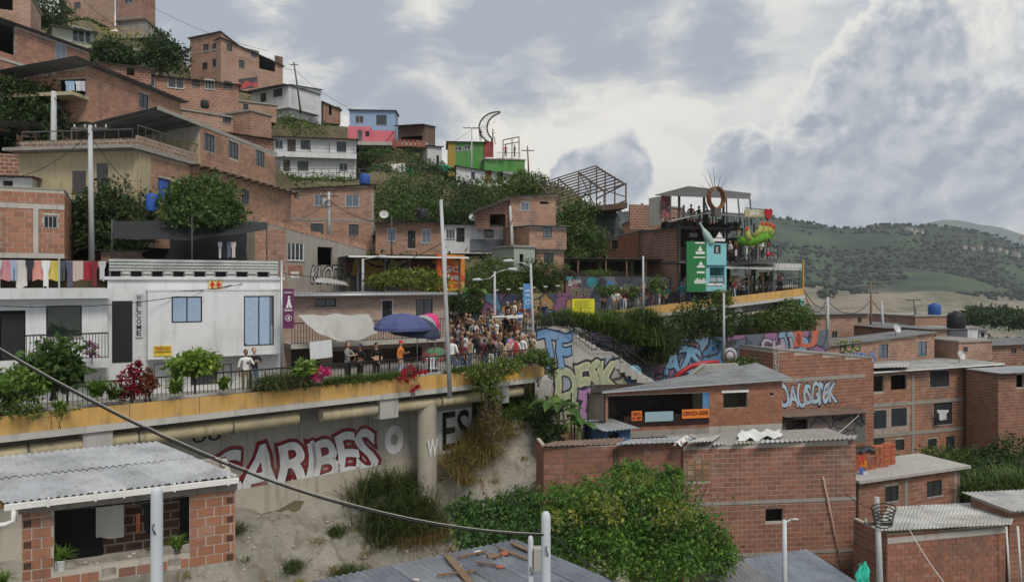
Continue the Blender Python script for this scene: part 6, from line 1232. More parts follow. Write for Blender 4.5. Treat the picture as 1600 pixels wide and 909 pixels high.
def logo(h, x0, y0, x1, y1):
    q = h.rect((x0, y0, x1, y1), 'f', -.02); w_, hh = q[2] - q[0], q[3] - q[1]; b = MB(); b.prism([(0, 0), (w_, 0), (w_, hh * .3), (0, hh * .3)], -.008, 0); b.prism([(w_ * .2, hh * .38), (w_ * .8, hh * .38), (w_ * .62, hh * .75), (w_ * .5, hh), (w_ * .38, hh * .75)], -.008, 0); h.part('logo', b, FR_WH, 'f', q[0], -.02, q[1])
logo(GP, 1087, 384, 1101, 397); logo(GP, 1089, 408, 1101, 418); GP.box('white_bar', (1086, 378.5, 1101, 380.5), FR_WH, y0=-.02, y1=-.002); GP.box('white_bar', (1084, 401, 1102, 403), FR_WH, y0=-.02, y1=-.002); GP.box('white_bar', (1089, 424, 1101, 427), FR_WH, y0=-.02, y1=-.002)
for k in range(9): GP.box('skyline_mark', (1085 + k * 2, 438 - (k * 7) % 5, 1086.6 + k * 2, 443), FR_WH, y0=-.02, y1=-.002)
TQ = M('paint', (.22, .52, .56), .6, dirt=.2)
T1 = hs('turquoise_kiosk', 'turquoise kiosk with sliding windows on the upper walkway', (1103, 53.2), (1135, 53.9), 415, 455, 1.8, wins=[(1109, 432, 1132, 441, dict(n=2, frame=FR_DK, glass=M('glass', (.3, .36, .42)), curtain=None))], holes=[(1109, 418, 1132, 431)], mat=TQ, roof=None, cat='kiosk', ground=False)
T2 = hs('turquoise_panel_box', 'pale turquoise box with black L mark above the kiosk', (1104, 53.0), (1135, 53.7), 381, 414, 1.6, mat=TQ, roof='slab', rm=TQ, rk=dict(th=.06, ov=.04), cat='kiosk', ground=False); T2.box('black_mark', (1116, 383, 1126, 396), BLACK, y0=-.02); T2.text('E', (1119, 386, 1123, 394), FR_WH, y=-.035)
logo(T2, 1115, 362, 1133, 377)
dkm = (STEEL, M('plain', (.05, .045, .04), .7), M('paint', (.12, .09, .07)), BLACK); rb = random.Random(11)
for k in range(64):                      # beams, screens and ledges that crowd the open floors
    u = rb.uniform(.3, TW.L + .4); z = rb.choice((Hs[0] + 1.9, Hs[1] + .1, Hs[1] + 1.0, Hs[1] + 1.9, Hs[2] + .1, Hs[2] - .35)); y = rb.uniform(-.3, 2.2); mb = MB()
    if k % 3 == 0: mb.bar((u, y, z), (u + rb.uniform(.6, 1.8), y + rb.uniform(-.3, .3), z + rb.uniform(-.25, .25)), .07); TW.part('beam', mb, dkm[k % 4])
    elif k % 3 == 1: mb.box(u, u + rb.uniform(.3, .8), y, y + .05, z, z + rb.uniform(.3, .7)); TW.part('screen_panel', mb, M('plain', rb.choice(((.05, .05, .06), (.2, .04, .04), (.06, .09, .14), (.25, .2, .12), (.3, .3, .3))), .7))
    else: mb.bar((u, y, z - .6), (u, y, z + rb.uniform(.4, 1.2)), .06); TW.part('upright', mb, dkm[k % 4])
for k, (x, y, D) in enumerate(((1150, 352, 56.2), (1100, 352, 56), (1145, 404, 56.4), (1165, 404, 57), (1125, 350, 56))): bush('bar_plant', ('trailing plant on the right of the top terrace', 'plant on the left of the top terrace', 'plant beside the mid terrace', 'plant at the right of the mid terrace', 'plant above the giant bottle')[k], [(x, y, D, 7, 5)], 260, .14, LEAFD, 200 + k, 'plant', 'plants in the bar', trunk=.02)
# bottle, ring, hand, heart sign
bt = MB(); bt.lathe([(.001, 0), (.24, 0), (.27, .06), (.27, .75), (.2, 1.0), (.095, 1.3), (.08, 1.65), (.10, 1.68), (.10, 1.76), (.001, 1.76)], 16); o = bt.build('bottle_sculpture', M('plain', (.36, .50, .44), .35)); o.location = P(1112, 381, 53.2); o.rotation_euler = (0, R(-30), 0); tag(o, 'giant pale green bottle leaning above the green board', 'sculpture')
rg = empty('ring_sculpture', P(1119, 338, 54.5), R(28), 'rusty steel ring with spikes on the top terrace', 'sculpture'); k_ = 54.5 / F
b = MB(); n = 36; rx, rz, w_ = 16.5 * k_, 18 * k_, .2
for i in range(n):
    a0, a1 = 2 * math.pi * i / n, 2 * math.pi * (i + 1) / n; f_ = lambda a, s_: (rx * s_ * math.cos(a), rz + rz * s_ * math.sin(a) + .5)
    for (s_, fl_) in ((1.0, 0), (.86, 1)):
        p, q = f_(a0, s_), f_(a1, s_); v = [(p[0], -w_, p[1]), (p[0], w_, p[1]), (q[0], w_, q[1]), (q[0], -w_, q[1])]; b.quad(*(v if fl_ else v[::-1]), True)
    for y in (-w_, w_): p, q, r_, s_ = f_(a0, 1), f_(a1, 1), f_(a1, .86), f_(a0, .86); v = [(p[0], y, p[1]), (q[0], y, q[1]), (r_[0], y, r_[1]), (s_[0], y, s_[1])]; b.quad(*(v if y < 0 else v[::-1]))
b.build('ring', M('sheet', (.22, .10, .05), .7, rust=.7), rg); b = MB(); b.box(-.3, .3, -.2, .2, 0, .56); b.build('base', STEEL, rg)
for k, a in enumerate((150, 128, 112, 98, 75, 55)): d = Vector((math.cos(R(a)), 0, math.sin(R(a)))); c = Vector((rx * d.x, 0, rz + .5 + rz * d.z)); b = MB(); b.tube([c, c + d * (1.5 if k in (1, 2, 3) else 1.0)], [.025, .008], 5); b.build('spike', STEEL, rg)
hd = empty('hand_sculpture', P(1183, 382, 54), 0, 'giant green leafy hand sculpture with red fingernails', 'sculpture'); k_ = 54 / F; h0 = P(1183, 382, 54)
def hp(x, y, dy=0): return ((x - 1183) * k_, dy, (382 - y) * k_)
LGRN = M('leaf', (.16, .36, .03)); 
fing = [((1176, 370), (1186, 360), (1189, 349), .2), ((1186, 370), (1195, 360), (1197, 349), .2), ((1192, 371), (1202, 361), (1204, 350), .19), ((1196, 372), (1207, 363), (1210, 353), .17), ((1168, 375), (1166, 366), (1165, 357), .19)]
palm = [(1153, 377, .1), (1160, 376, .33), (1170, 376, .42), (1182, 374, .42), (1193, 370, .40), (1200, 366, .3)]
b = MB(); b.tube([hp(x, y) for x, y, r_ in palm], [r_ for x, y, r_ in palm], 12); b.build('palm', M('paint', (.13, .33, .03), .9, dirt=.3), hd)
pts = np.concatenate([RNG.normal(size=(160, 3)) * .2 + np.array(hp(x, y)) for x, y, r_ in palm[1:]]); V, Fq = leaf_arrays(pts, .16, seed=5); stuff(npmesh('leaf_cover', V, Fq, LGRN, hd))
for k, (a, m_, e, r_) in enumerate(fing):
    dy = (-.22, -.08, .08, .2, -.3)[k]; b = MB(); e2 = (e[0] + .4, e[1] - 2); b.tube([hp(*a, dy), hp(*m_, dy), hp(*e, dy), hp(*e2, dy)], [r_ * 1.15, r_, r_ * .8, r_ * .3], 10); fo = b.build('finger', M('paint', (.42, .40, .12) if k else (.40, .42, .12), .8, dirt=.2), hd)
    c = Vector(hp(e[0] - .5, e[1] + 1.5, dy - r_ * .72)); bm = bmesh.new(); bmesh.ops.create_uvsphere(bm, u_segments=10, v_segments=6, radius=1)
    for v in bm.verts: v.co = Vector((v.co.x * .12, v.co.y * .06, v.co.z * .19)) + c
    me = bpy.data.meshes.new('nail'); bm.to_mesh(me); bm.free(); me.materials.append(M('plain', (.55, .05, .03), .4)); link('fingernail', me, fo)
b = MB(); b.tube([hp(1160, 380), hp(1165, 400), hp(1150, 410)], .09, 7); b.build('support', STEEL, hd)
sn = empty('heart_sign', P(1183, 342, 56), .05, 'light box sign with letters and a red heart at its end', 'sign'); k_ = 56 / F
b = MB(); b.box(-20 * k_, 13 * k_, -.08, .08, 3 * k_, 14 * k_); b.build('sign_box', M('paint', (.42, .37, .22)), sn); o = link('lettering', text_mesh('JES', 16 * k_, 7 * k_, .02, FR_WH), sn, Matrix.Translation((-13 * k_, -.09, 5 * k_)))
b = MB(); hp2 = [(0, -.45), (.2, -.15), (.34, .15), (.33, .36), (.2, .46), (.07, .42), (0, .32), (-.07, .42), (-.2, .46), (-.33, .36), (-.34, .15), (-.2, -.15)]; b.prism([(x * .95, z * 1.05) for x, z in hp2], -.14, .14); o = b.build('heart', M('plain', (.40, .02, .03), .35), sn, Matrix.Translation((17 * k_, 0, 6 * k_)))
b = MB(); b.bar((-19 * k_, 0, 17 * k_), (24 * k_, 0, 13.5 * k_), .06); b.build('bracket', STEEL, sn); b = MB(); b.bar((-16 * k_, 0, -6 * k_), (-16 * k_, 0, 17 * k_), .06); b.build('bracket_post', STEEL, sn)
# red table ends and flags on the mid level
for k, (x, y, r_) in enumerate(((1200, 397, 7), (1208, 398, 4))): b = MB(); b.lathe([(r_ * .026, -.05), (r_ * .026, .05), (.001, .05)], 18); o = b.build('drum', M('plain', (.35, .03, .03), .5)); o.matrix_world = Matrix.Translation(P(x, y, 55)) @ Matrix.Rotation(R(80), 4, 'X'); tag(o, ['large red rimmed drum on the mid terrace', 'small red drum beside the large one'][k], 'drum', 'drums on the bar terrace')
mb = MB(); q = [P(1135, 411, 55), P(1215, 404, 56.5), P(1140, 403, 60), P(1214, 399, 61)]; mb.poly([p - q[0] for p in (q[0], q[1], q[3], q[2])]); mb.poly([p - q[0] - Vector((0, 0, .25)) for p in (q[2], q[3], q[1], q[0])])
for i, j in ((0, 1), (1, 3), (3, 2), (2, 0)): mb.quad(q[i] - q[0] - Vector((0, 0, .25)), q[j] - q[0] - Vector((0, 0, .25)), q[j] - q[0], q[i] - q[0])
mt = empty('mid_terrace', q[0], 0, 'dark cantilevered mid terrace of the bar', 'terrace'); mb.build('deck', STEEL, mt); e0, e1 = q[0], q[1]
for k in range(15): p = e0.lerp(e1, k / 14) - q[0]; b = MB(); b.box(p.x - .025, p.x + .025, p.y - .02, p.y + .02, p.z, p.z + 1.0); b.build('baluster', BLACK, mt)
for z in (.45, .98): b = MB(); b.bar(Vector((0, 0, z)), e1 - e0 + Vector((0, 0, z)), .05); b.build('rail', BLACK, mt)
for t in (.1, .4, .7, .95): p = e0.lerp(e1, t) - q[0] + Vector((0, 1.5, 0)); b = MB(); b.bar(p, p + Vector((.1, 0, 2.6)), .1); b.build('post', BLACK, mt)
b = MB(); p = e0.lerp(e1, .05) - q[0]; b.box(p.x, p.x + 1.8, 2.6, 2.7, .1, 2.0); b.build('screen', M('paint', (.05, .045, .045)), mt)
# ---- upper walkway
UA, UB_ = P(930, 489, 49.5), P(1256, 450, 57); ux = Vector((UB_.x - UA.x, UB_.y - UA.y)); UL = ux.length; uang = math.atan2(ux.y, ux.x); slope = (UB_.z - UA.z) / UL
um = T(UA.x, UA.y, UA.z, uang) @ Matrix(((1, 0, 0, 0), (0, 1, 0, 0), (slope, 0, 1, 0), (0, 0, 0, 1)))
upw = bpy.data.objects.new('upper_walkway', None); COL.objects.link(upw); upw.location = UA; upw.rotation_euler = (0, 0, uang); tag(upw, 'upper concrete walkway with ochre edge on piers', None, None, 'structure')
def uslope(mb): mb.v = [(x, y, z + slope * x) for x, y, z in mb.v]; return mb
for k in range(10): b = MB(); b.box(UL * k / 10 + .01, UL * (k + 1) / 10 - .01, 0, .07, -.55, 0); uslope(b).build('edge_panel', OCHRE, upw)
b = MB(); b.box(0, UL + .1, -.05, 7, -.78, -.56); uslope(b).build('slab', LIP, upw); b = MB(); b.box(0, UL, .08, 7, -.555, -.35); uslope(b).build('floor', CONC, upw)
b = MB(); b.box(UL - .0, UL + .08, 0, 5, -.55, .0); uslope(b).build('edge_panel', OCHRE, upw); b = MB(); b.box(0, UL, .6, 1.0, -1.4, -.782); uslope(b).build('edge_beam', M('concrete', (.22, .21, .2)), upw)
for px in (1030, 1181): u = (um.inverted() @ P(px, 470, 53)).x; b = MB(); b.box(u - .35, u + .35, .2, 1.4, -2.2 + slope * u, -.8 + slope * u); b.build('pier', M('concrete', (.36, .345, .32)), upw)
b = MB(); b.tube([(2, .4, -1.5), (UL * .8, .4, -1.5)], .14, 10); uslope(b).build('drain_pipe', M('paint', (.45, .40, .28), .6), upw)
ur = empty('walkway_railing', UA, uang, 'dark railing along the upper walkway', 'railing')
for z in (.1, .75): b = MB(); b.box(3, UL, .55, .6, z - .02, z + .02); uslope(b).build('rail', RAILM, ur)
for k in range(70): u = 3 + (UL - 3) * k / 69; b = MB(); b.box(u - .012, u + .012, .56, .59, -.35 + slope * u, .75 + slope * u); b.build('baluster', RAILM, ur)
for u in (UL, ): b = MB(); b.box(u - .1, u + .02, .0, .12, -.3 + slope * u, 2.2 + slope * u); upw_p = b.build('corner_post', M('paint', (.45, .30, .06)), upw)
# terrace roof of the bar on the upper walkway
q = [P(1133, 416, 54.5), P(1252, 419, 57), P(1137, 411, 59.5), P(1256, 412, 62)]; o_ = q[0]; tr = empty('terrace_roof', (o_.x, o_.y, o_.z - 2.2), 0, 'flat tin roof over the crowded terrace at the walkway end', 'shelter'); q = [p - o_ + Vector((0, 0, 2.2)) for p in q]
b = MB(); corr(b, *q, pitch=.3, amp=.03); b.build('roof', TINP, tr); b = MB(); b.bar(q[0] - Vector((0, 0, .1)), q[1] - Vector((0, 0, .1)), .06, .14); b.build('fascia', M('paint', (.5, .5, .48)), tr)
for t, s_ in ((.3, 0), (.62, 0), (.98, 0), (.3, 1), (.65, 1), (.98, 1)): p = bilerp(q, t, s_); b = MB(); b.bar(p, Vector((p.x, p.y, p.z - 2.3 + .35 * t)), .08); b.build('post', STEEL, tr)
hs('turquoise_shed', 'small turquoise shed below the walkway end', (1241, 58), (1255, 58.5), 459, 478, 2, holes=[(1245, 464, 1251, 476)], mat=TQ, roof='slab', cat='shed', ground=False)
# ---- stair wall with graffiti
def polywall(name, label, a, b, pts, mat, th=.4, cat='wall', ground=True):
    h = House(name, label, a, b, 500, 655, th, cat, ground=ground); mb = MB(); mb.prism([h.uv(*p) for p in pts][::-1], 0, th); h.part('wall', mb, mat); return h
SW = polywall('stair_wall', 'pale concrete stair wall covered with pastel graffiti letters', (842, 40.5), (1015, 43.5), [(836, 522), (868, 510), (880, 515), (925, 549), (958, 550), (1015, 592), (1015, 668), (836, 668)], M('concrete', (.42, .405, .37)))
SW.nn = .0; b = MB(); b.prism([SW.uv(*p) for p in [(866, 590), (925, 562), (958, 556), (1012, 594), (1012, 664), (846, 664)]][::-1], -.008, 0); SW.part('painted_area', b, M('mural', pal=PALP + ((.30, .36, .42), (.40, .38, .30)), s=.75)); graffiti(SW, 'TF', (843, 522, 892, 576), (((.02, .03, .08), .07), ((.16, .30, .50), .035))); graffiti(SW, 'DESK', (868, 578, 966, 628), (((.03, .03, .05), .10), ((.46, .46, .30), .05), ((.36, .40, .26), .0)), skew=.12)
graffiti(SW, 'zma', (905, 610, 965, 650), (((.03, .03, .05), .08), ((.38, .20, .40), .04)), y=-.07); 
for x, y, r_, c in ((990, 586, 17, (.05, .16, .30)), (990, 586, 15.5, (.30, .52, .64)), (985, 588, 9, (.03, .08, .2)), (985, 588, 7.5, (.12, .34, .60)), (979, 589, 4, (.02, .03, .06)), (979, 589, 2.6, (.5, .62, .7)), (972, 577, 5.5, (.5, .07, .06))):
    q = SW.uv(x, y); rm = r_ * 43 / F; b = MB(); b.lathe([(rm, 0), (rm, .01), (.001, .01)], 24); SW.nn = getattr(SW, 'nn', .006) + .012; b.build('painted_disc', M('paint', c, .7, dirt=.2), SW.root, SW.FM['f'] @ Matrix.Translation((q[0], -SW.nn, q[1])) @ Matrix.Rotation(R(90), 4, 'X'))
SW.text('CHOCOLYKA', (1016 - 2, 598, 1048 - 4, 604), BLACK, y=-.5, bold=.02)
SW2 = polywall('stair_wall', 'upper stair wall with lilac and yellow graffiti', (868, 44.5), (1020, 47.5), [(866, 509), (905, 512), (955, 528), (1015, 535), (1022, 580), (1022, 640), (866, 640)], M('mural', pal=PALP, s=.9)); graffiti(SW2, 'CDE', (922, 520, 950, 534), (((.03, .03, .05), .08), ((.42, .30, .48), .03))); graffiti(SW2, 'UBA', (976, 532, 1004, 556), (((.03, .03, .04), .08), ((.5, .5, .48), .03)))
stp = empty('outdoor_stair', P(880, 516, 42.5), 0, 'concrete stairway climbing beside the graffiti wall', 'stair'); o_ = P(880, 516, 42.5)
for k in range(16):
    p = P(880 + k * 8.4, 516 + k * 4.9, 42.6 + k * .1) - o_; b = MB(); b.box(p.x, p.x + .34, .0, 1.7, p.z - .5, p.z); b.build('step', CONCL, stp)
def railrun(name, label, pts, h, nb, mat=RAILM, cat='railing'):
    o0 = Vector(pts[0]); root = empty(name, o0, 0, label, cat); q = [Vector(p) - o0 for p in pts]
    for i in range(len(q) - 1):
        for z in (h, h * .55, .1): b = MB(); b.bar(q[i] + Vector((0, 0, z)), q[i + 1] + Vector((0, 0, z)), .05 if z == h else .03); b.build('rail', mat, root)
        n = max(2, int(nb * (q[i + 1] - q[i]).length))
        for k in range(n + 1): p = q[i].lerp(q[i + 1], k / n); b = MB(); b.box(p.x - .012, p.x + .012, p.y - .012, p.y + .012, p.z, p.z + h); b.build('baluster', mat, root)
    return root
railrun('stair_railing', 'black railing down the graffiti stair', [P(838, 522, 40.2), P(868, 509, 40.6), P(880, 514, 40.8), P(925, 548, 41.6), P(958, 549, 42.2), P(1012, 590, 43.2)], .8, 4)
railrun('landing_railing', 'black railing round the upper landing behind the crowd', [P(752, 524, 42), P(836, 519, 44), P(872, 519, 44.4)], .95, 5); railrun('stair_railing', 'second black railing on the hill side of the stair', [P(872, 519, 44.4), P(926, 553, 45.4), P(960, 556, 46), P(1018, 598, 47)], .85, 4)
railrun('low_railing', 'black railing at the foot of the blue mural', [P(1010, 588, 44), P(1045, 600, 44)], .9, 5)
BM = House('mural_wall', 'blue and violet graffiti wall below the upper walkway', (1015, 48.5), (1295, 52), 533, 600, .3, 'wall', ytopb=515); BM.walls(M('mural', pal=PALB, s=.8), 'flr'); graffiti(BM, 'AZS', (1040, 545, 1096, 580), (((.02, .03, .08), .09), ((.22, .42, .62), .04))); graffiti(BM, 'CHU', (1190, 530, 1238, 552), (((.03, .03, .04), .08), ((.42, .36, .45), .03))); graffiti(BM, 'IU', (1243, 512 + 6, 1275, 540), (((.5, .13, .08), .05),))
for r_, c in ((15, (.02, .02, .03)), (13.5, (.40, .38, .42)), (9, (.03, .03, .05)), (7, (.45, .42, .46))): q = BM.uv(1140, 556); rm = r_ * 50 / F; b = MB(); b.lathe([(rm, 0), (rm, .01), (.001, .01)], 24); b.build('painted_disc', M('paint', c, .7), BM.root, BM.FM['f'] @ Matrix.Translation((q[0], -.01 - (16 - r_) * .004, q[1])) @ Matrix.Rotation(R(90), 4, 'X'))
b = MB(); cpts = [P(1050, 596, 44.8), P(1062, 583, 44.8), P(1080, 572, 44.9), P(1102, 567, 45), P(1122, 566, 45.2)]; b.tube([p - cpts[0] for p in cpts], .16, 10); o = b.build('red_slide_tube', M('plain', (.42, .03, .04), .4)); o.location = cpts[0]; tag(o, 'red curved tube in front of the blue mural', 'pipe')
CB = polywall('block_wall', 'sloping grey block wall with white tag', (1055, 43), (1156, 43.5), [(1058, 604), (1100, 570), (1154, 568), (1156, 615), (1058, 625)], M('concrete', (.36, .355, .34)), .5); b = MB(); CB.text('ck', (1100, 578, 1118, 594), FR_WH, y=-.02)
b = MB(); b.bar(CB.uv(1050, 606)[0] * Vector((1, 0, 0)) + Vector((0, -.1, CB.uv(1050, 606)[1])), CB.uv(1100, 568)[0] * Vector((1, 0, 0)) + Vector((0, -.1, CB.uv(1100, 568)[1])), .1); CB.part('coping', b, CONCL)
YP = House('information_board', 'bright yellow information panel with small print', (894, 47), (929, 47.4), 467, 493, .08, 'sign', ground=False); YP.walls(M('paint', (.62, .58, .03), .6, dirt=.1), 'flrb')
for k in range(5): YP.box('print_line', (898, 470 + k * 2.6, 924 - (k % 2) * 5, 470.9 + k * 2.6), M('plain', (.2, .2, .03)), y0=-.012, y1=-.002)
for x in (897, 926): YP.box('leg', (x - .8, 492, x + .8, 506), STEEL, y0=.01, y1=.06)
# ---- restaurant
RS = House('restaurant', 'brick restaurant with open bar front and slanting grey roof', (945, 34), (1222, 36), 612, 700, 2.6, 'restaurant', ytopb=589, rise=-.5, riseb=.3)
o1 = RS.hole((950, 616, 1108, 664)); RS.hole((1130, 613, 1168, 637)); RS.hole((1203, 613, 1209, 618)); RS.hole((1125, 676, 1136, 681)); RS.hole((1200, 668, 1206, 675))
RS.walls(MORTAR); BRS = M('brickunit', (.34, .145, .085)); RS.bricks('f', BRS, 300, bl=.30, bh=.145, gap=.016); RS.bricks('r', BRS, 0)
RS.shed(M('sheet', (.25, .26, .27), .6, rust=.2), f=.35, r=.3, lift=.04, amp=.012, fascia=FR_AL)
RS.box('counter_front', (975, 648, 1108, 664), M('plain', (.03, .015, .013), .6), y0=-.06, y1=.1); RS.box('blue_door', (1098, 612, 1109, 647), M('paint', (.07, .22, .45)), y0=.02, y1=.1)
for r, t, c in (((987, 642, 1003, 657), 'VENTA', (.72, .20, .05)), ((1066, 639, 1108, 653), 'CERVEZA $3500', (.75, .22, .04))):
    RS.box('orange_sign', r, M('paint', c, .6, dirt=.05), y0=-.12, y1=-.07); RS.text(t, (r[0] + 1.5, r[1] + (3 if 'C' in t else 2), r[2] - 1.5, r[3] - (4 if 'C' in t else 8)), M('plain', (.2, .02, .01)), y=-.135, bold=.02)
RS.text('$1.500', (988.5, 650.5, 1001.5, 655.5), M('plain', (.2, .02, .01)), y=-.135, bold=.02); RS.box('freezer_panel', (1008, 643, 1052, 658), M('paint', (.30, .42, .48), .5, dirt=.1), y0=-.12, y1=-.07)
RS.box('sill', (1128, 609.5, 1170, 613), FR_WH, y0=-.08, y1=.02); RS.box('concrete_band', (1108, 664, 1222, 675), CONCL, y0=-.05, y1=.01); RS.box('concrete_band', (935 + 12, 672, 1108, 682), CONC, y0=-.06, y1=.01)
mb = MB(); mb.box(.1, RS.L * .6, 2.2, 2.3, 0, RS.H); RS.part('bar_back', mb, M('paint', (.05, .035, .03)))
tf = empty('bar_terrace', RS.W @ Vector((-1.7, -.2, .55)), RS.root.rotation_euler.z, 'black steel terrace frame at the left of the restaurant', 'terrace'); 
for x in (0, .8, 1.6): b = MB(); b.box(x, x + .05, 0, .05, -.6, RS.H - .5); b.build('post', RAILM, tf)
for k in range(9): b = MB(); b.box(k * .19, k * .19 + .02, 0, .02, -.1, .7); b.build('baluster', RAILM, tf)
b = MB(); b.box(0, 1.7, 0, .05, .7, .75); b.build('rail', RAILM, tf); b = MB(); b.box(-.1, 1.8, -.1, 2, -.25, -.12); b.build('floor', WOOD, tf)
for k in range(3):
    s_ = empty('bar_stool', RS.W @ Vector((-1.3 + k * .55, .1, .45)), 0, ['left black bar stool on the restaurant terrace', 'middle black bar stool on the restaurant terrace', 'right black bar stool on the restaurant terrace'][k], 'stool', 'bar stools'); b = MB(); b.lathe([(.001, .7), (.16, .7), (.16, .75), (.001, .75)], 12); b.build('seat', BLACK, s_)
    for sx in (-.12, .12):
        for sy in (-.12, .12): b = MB(); b.bar((sx * 1.2, sy * 1.2, 0), (sx, sy, .7), .025); b.build('leg', BLACK, s_)
hs('blue_shed', 'small blue shed below the restaurant terrace', (945, 32.5), (985, 33), 672, 700, 2, holes=[(950, 676, 968, 700)], mat=M('paint', (.08, .17, .36)), rm=TIN, cat='shed')
# ---- right brick row, near
BW = M('brickunit', (.29, .13, .085))
RBL = House('brick_row', 'low brick wall building with patched tin roof behind the thicket', (850, 29), (1107, 29.9), 699, 800, 1.8, 'house', ytopb=692); RBL.walls(MORTAR); RBL.bricks('f', BW, 200); RBL.bricks('l', BW, 0)
u = RBL.uv(962, 720)[0]; RBL.box('column', (u - .1, 0, u + .1, RBL.H - .1), M('paint', (.10, .06, .045)), y0=-.06, px=False)
mI = RBL.W.inverted()
for k, (x0, x1, m_) in enumerate(((842, 965, RUSTY), (960, 1075, TIN), (1072, 1112, TINP))):
    y0, y1 = 697 - (x0 - 850) * .03, 697 - (x1 - 850) * .03; b = MB(); corr(b, mI @ P(x0, y0, 28.7), mI @ P(x1, y1, 29.5), mI @ P(x0 + 25, 689 - k * 3, 31), mI @ P(x1 + 14, 683 - k * 2, 31.5), pitch=.22, amp=.02); RBL.part('roof_sheet', b, m_); RBL.root.children[-1].matrix_local = Matrix.Identity(4)
RBB = House('brick_building', 'tall dark brick building with blocked window and leaning pipe', (1068, 29.6), (1337, 30.5), 700, 960, 2.2, 'house', ytopb=687)
RBB.win((1196, 793, 1224, 815), n=2, frame=WOOD, glass=M('paint', (.25, .18, .10)), sill=False)
RBB.walls(MORTAR); q = RBB.rect((1073, 717, 1109, 751)); RBB.bricks('f', BW, 300, bl=.385, bh=.165, gap=.03, skip=[q]); RBB.bricks('r', BW, 0); RBB.bricks('l', BW, 0)
b = MB(); b.box(0, q[2] - q[0], 0, .05, 0, q[3] - q[1]); wf = RBB.part('blocked_window', b, M('concrete', (.24, .2, .16)), 'f', q[0], -.004, q[1])
for i in range(4):
    for j in range(3): b = MB(); w_ = (q[2] - q[0]) / 3; h_ = (q[3] - q[1]) / 4; b.box(j * w_ + .02, (j + 1) * w_ - .02, -.03, .0, i * h_ + .02, (i + 1) * h_ - .02); b.build('brick', M('brickunit', (.33, .19, .10)), wf)
for y in (781, 862): v = RBB.uv(1250, y)[1]; RBB.box('beam', (0, v - .07, RBB.L, v + .07), CONC, y0=-.035, y1=.01, px=False)
u0, u1 = RBB.uv(1284, 743), RBB.uv(1318, 905); b = MB(); b.tube([(u0[0], -.1, u0[1]), (u1[0], -.1, u1[1])], .032, 8); RBB.part('leaning_pipe', b, M('paint', (.55, .36, .27), .7)); RBB.slab(CONC, .05, .02)
mI = RBB.W.inverted()
for k, c in enumerate(((1112, 1150, TINP), (1146, 1190, M('sheet', (.40, .36, .30), .8, rust=.4)), (1186, 1265, TINP), (1262, 1338, M('sheet', (.34, .33, .31), .8, rust=.4)))):
    b = MB(); y0 = 697 - (c[0] - 1068) * .045; y1 = 697 - (c[1] - 1068) * .045; corr(b, mI @ P(c[0], y0, 29.4), mI @ P(c[1], y1, 30.2), mI @ P(c[0] + 8, 684 - k, 31.6), mI @ P(c[1] + 4, 682 - k, 32), pitch=.24, amp=.025); RBB.part('roof_sheet', b, c[2]); RBB.root.children[-1].matrix_local = Matrix.Identity(4)
cloth_sheet('plastic_sheet', 'crumpled white plastic sheet on the brick building roof', (P(1152, 688, 30.2), P(1222, 682, 30.6), P(1158, 672, 31.5), P(1220, 671, 32)), .02, FR_WH, 'plastic sheet', wav=.12); cloth_sheet('plastic_sheet', 'torn white sheet folded over the roof joint', (P(1050, 697, 29), P(1070, 692, 29), P(1060, 684, 30), P(1076, 680, 30)), .02, PVC, 'plastic sheet', wav=.1, seed=3)
# ---- graffiti building and rows behind
GG = House('brick_building', 'brown brick building with blue DAUSGrek graffiti', (1208, 43.5), (1365, 46.5), 546, 712, 3, 'house', ytopb=560); GG.hole((1235, 655, 1270, 685)); GG.walls(MORTAR); GG.bricks('f', M('brickunit', (.30, .125, .075)), 300); GG.bricks('l', M('brickunit', (.30, .125, .075)), 0); GG.slab(CONC, .08, .05)
GG.box('concrete_band', (1212, 588, 1352, 594), CONC, y0=-.04, y1=.01); graffiti(GG, 'DAUSGreK', (1219, 600, 1306, 632), (((.01, .015, .03), .065), ((.36, .48, .58), .02))); graffiti(GG, '8o8', (1206 + 4, 548, 1216, 588), (((.02, .02, .02), .05), ((.4, .4, .38), .0)))
hs('lean_to', 'ragged lean-to with rusty roof below the DAUSGrek graffiti', (1224, 42), (1352, 43.5), 650, 700, 1.2, holes=[(1228, 655, 1262, 690)], mat=M('mural', pal=((.14, .11, .09), (.2, .13, .13), (.12, .12, .1), (.2, .17, .15)), s=.9), rm=RUSTY, cat='shed', rk=dict(f=.6))
B1 = hs('brick_building', 'long low brick house with graffiti and two windows behind', (1210, 52), (1460, 57), 552, 600, 2.6, wins=[(1373, 537, 1388, 559, dict(frame=FR_DK, glass=GLASSB)), (1434, 533, 1448, 556, dict(frame=FR_DK, glass=GLASSB))], geo=0, ytopb=520, bands=(), rm=TIND, group=LG, rk=dict(f=.3)); graffiti(B1, 'eOG', (1254, 540, 1290, 560), (((.02, .03, .05), .08), ((.25, .36, .46), .03))); graffiti(B1, 'BUG', (1312, 532, 1345, 550), (((.3, .33, .06), .05), ((.03, .03, .03), .0))); graffiti(B1, 'WAS', (1318, 552, 1366, 572), (((.03, .06, .2), .10), ((.10, .22, .48), .04)))
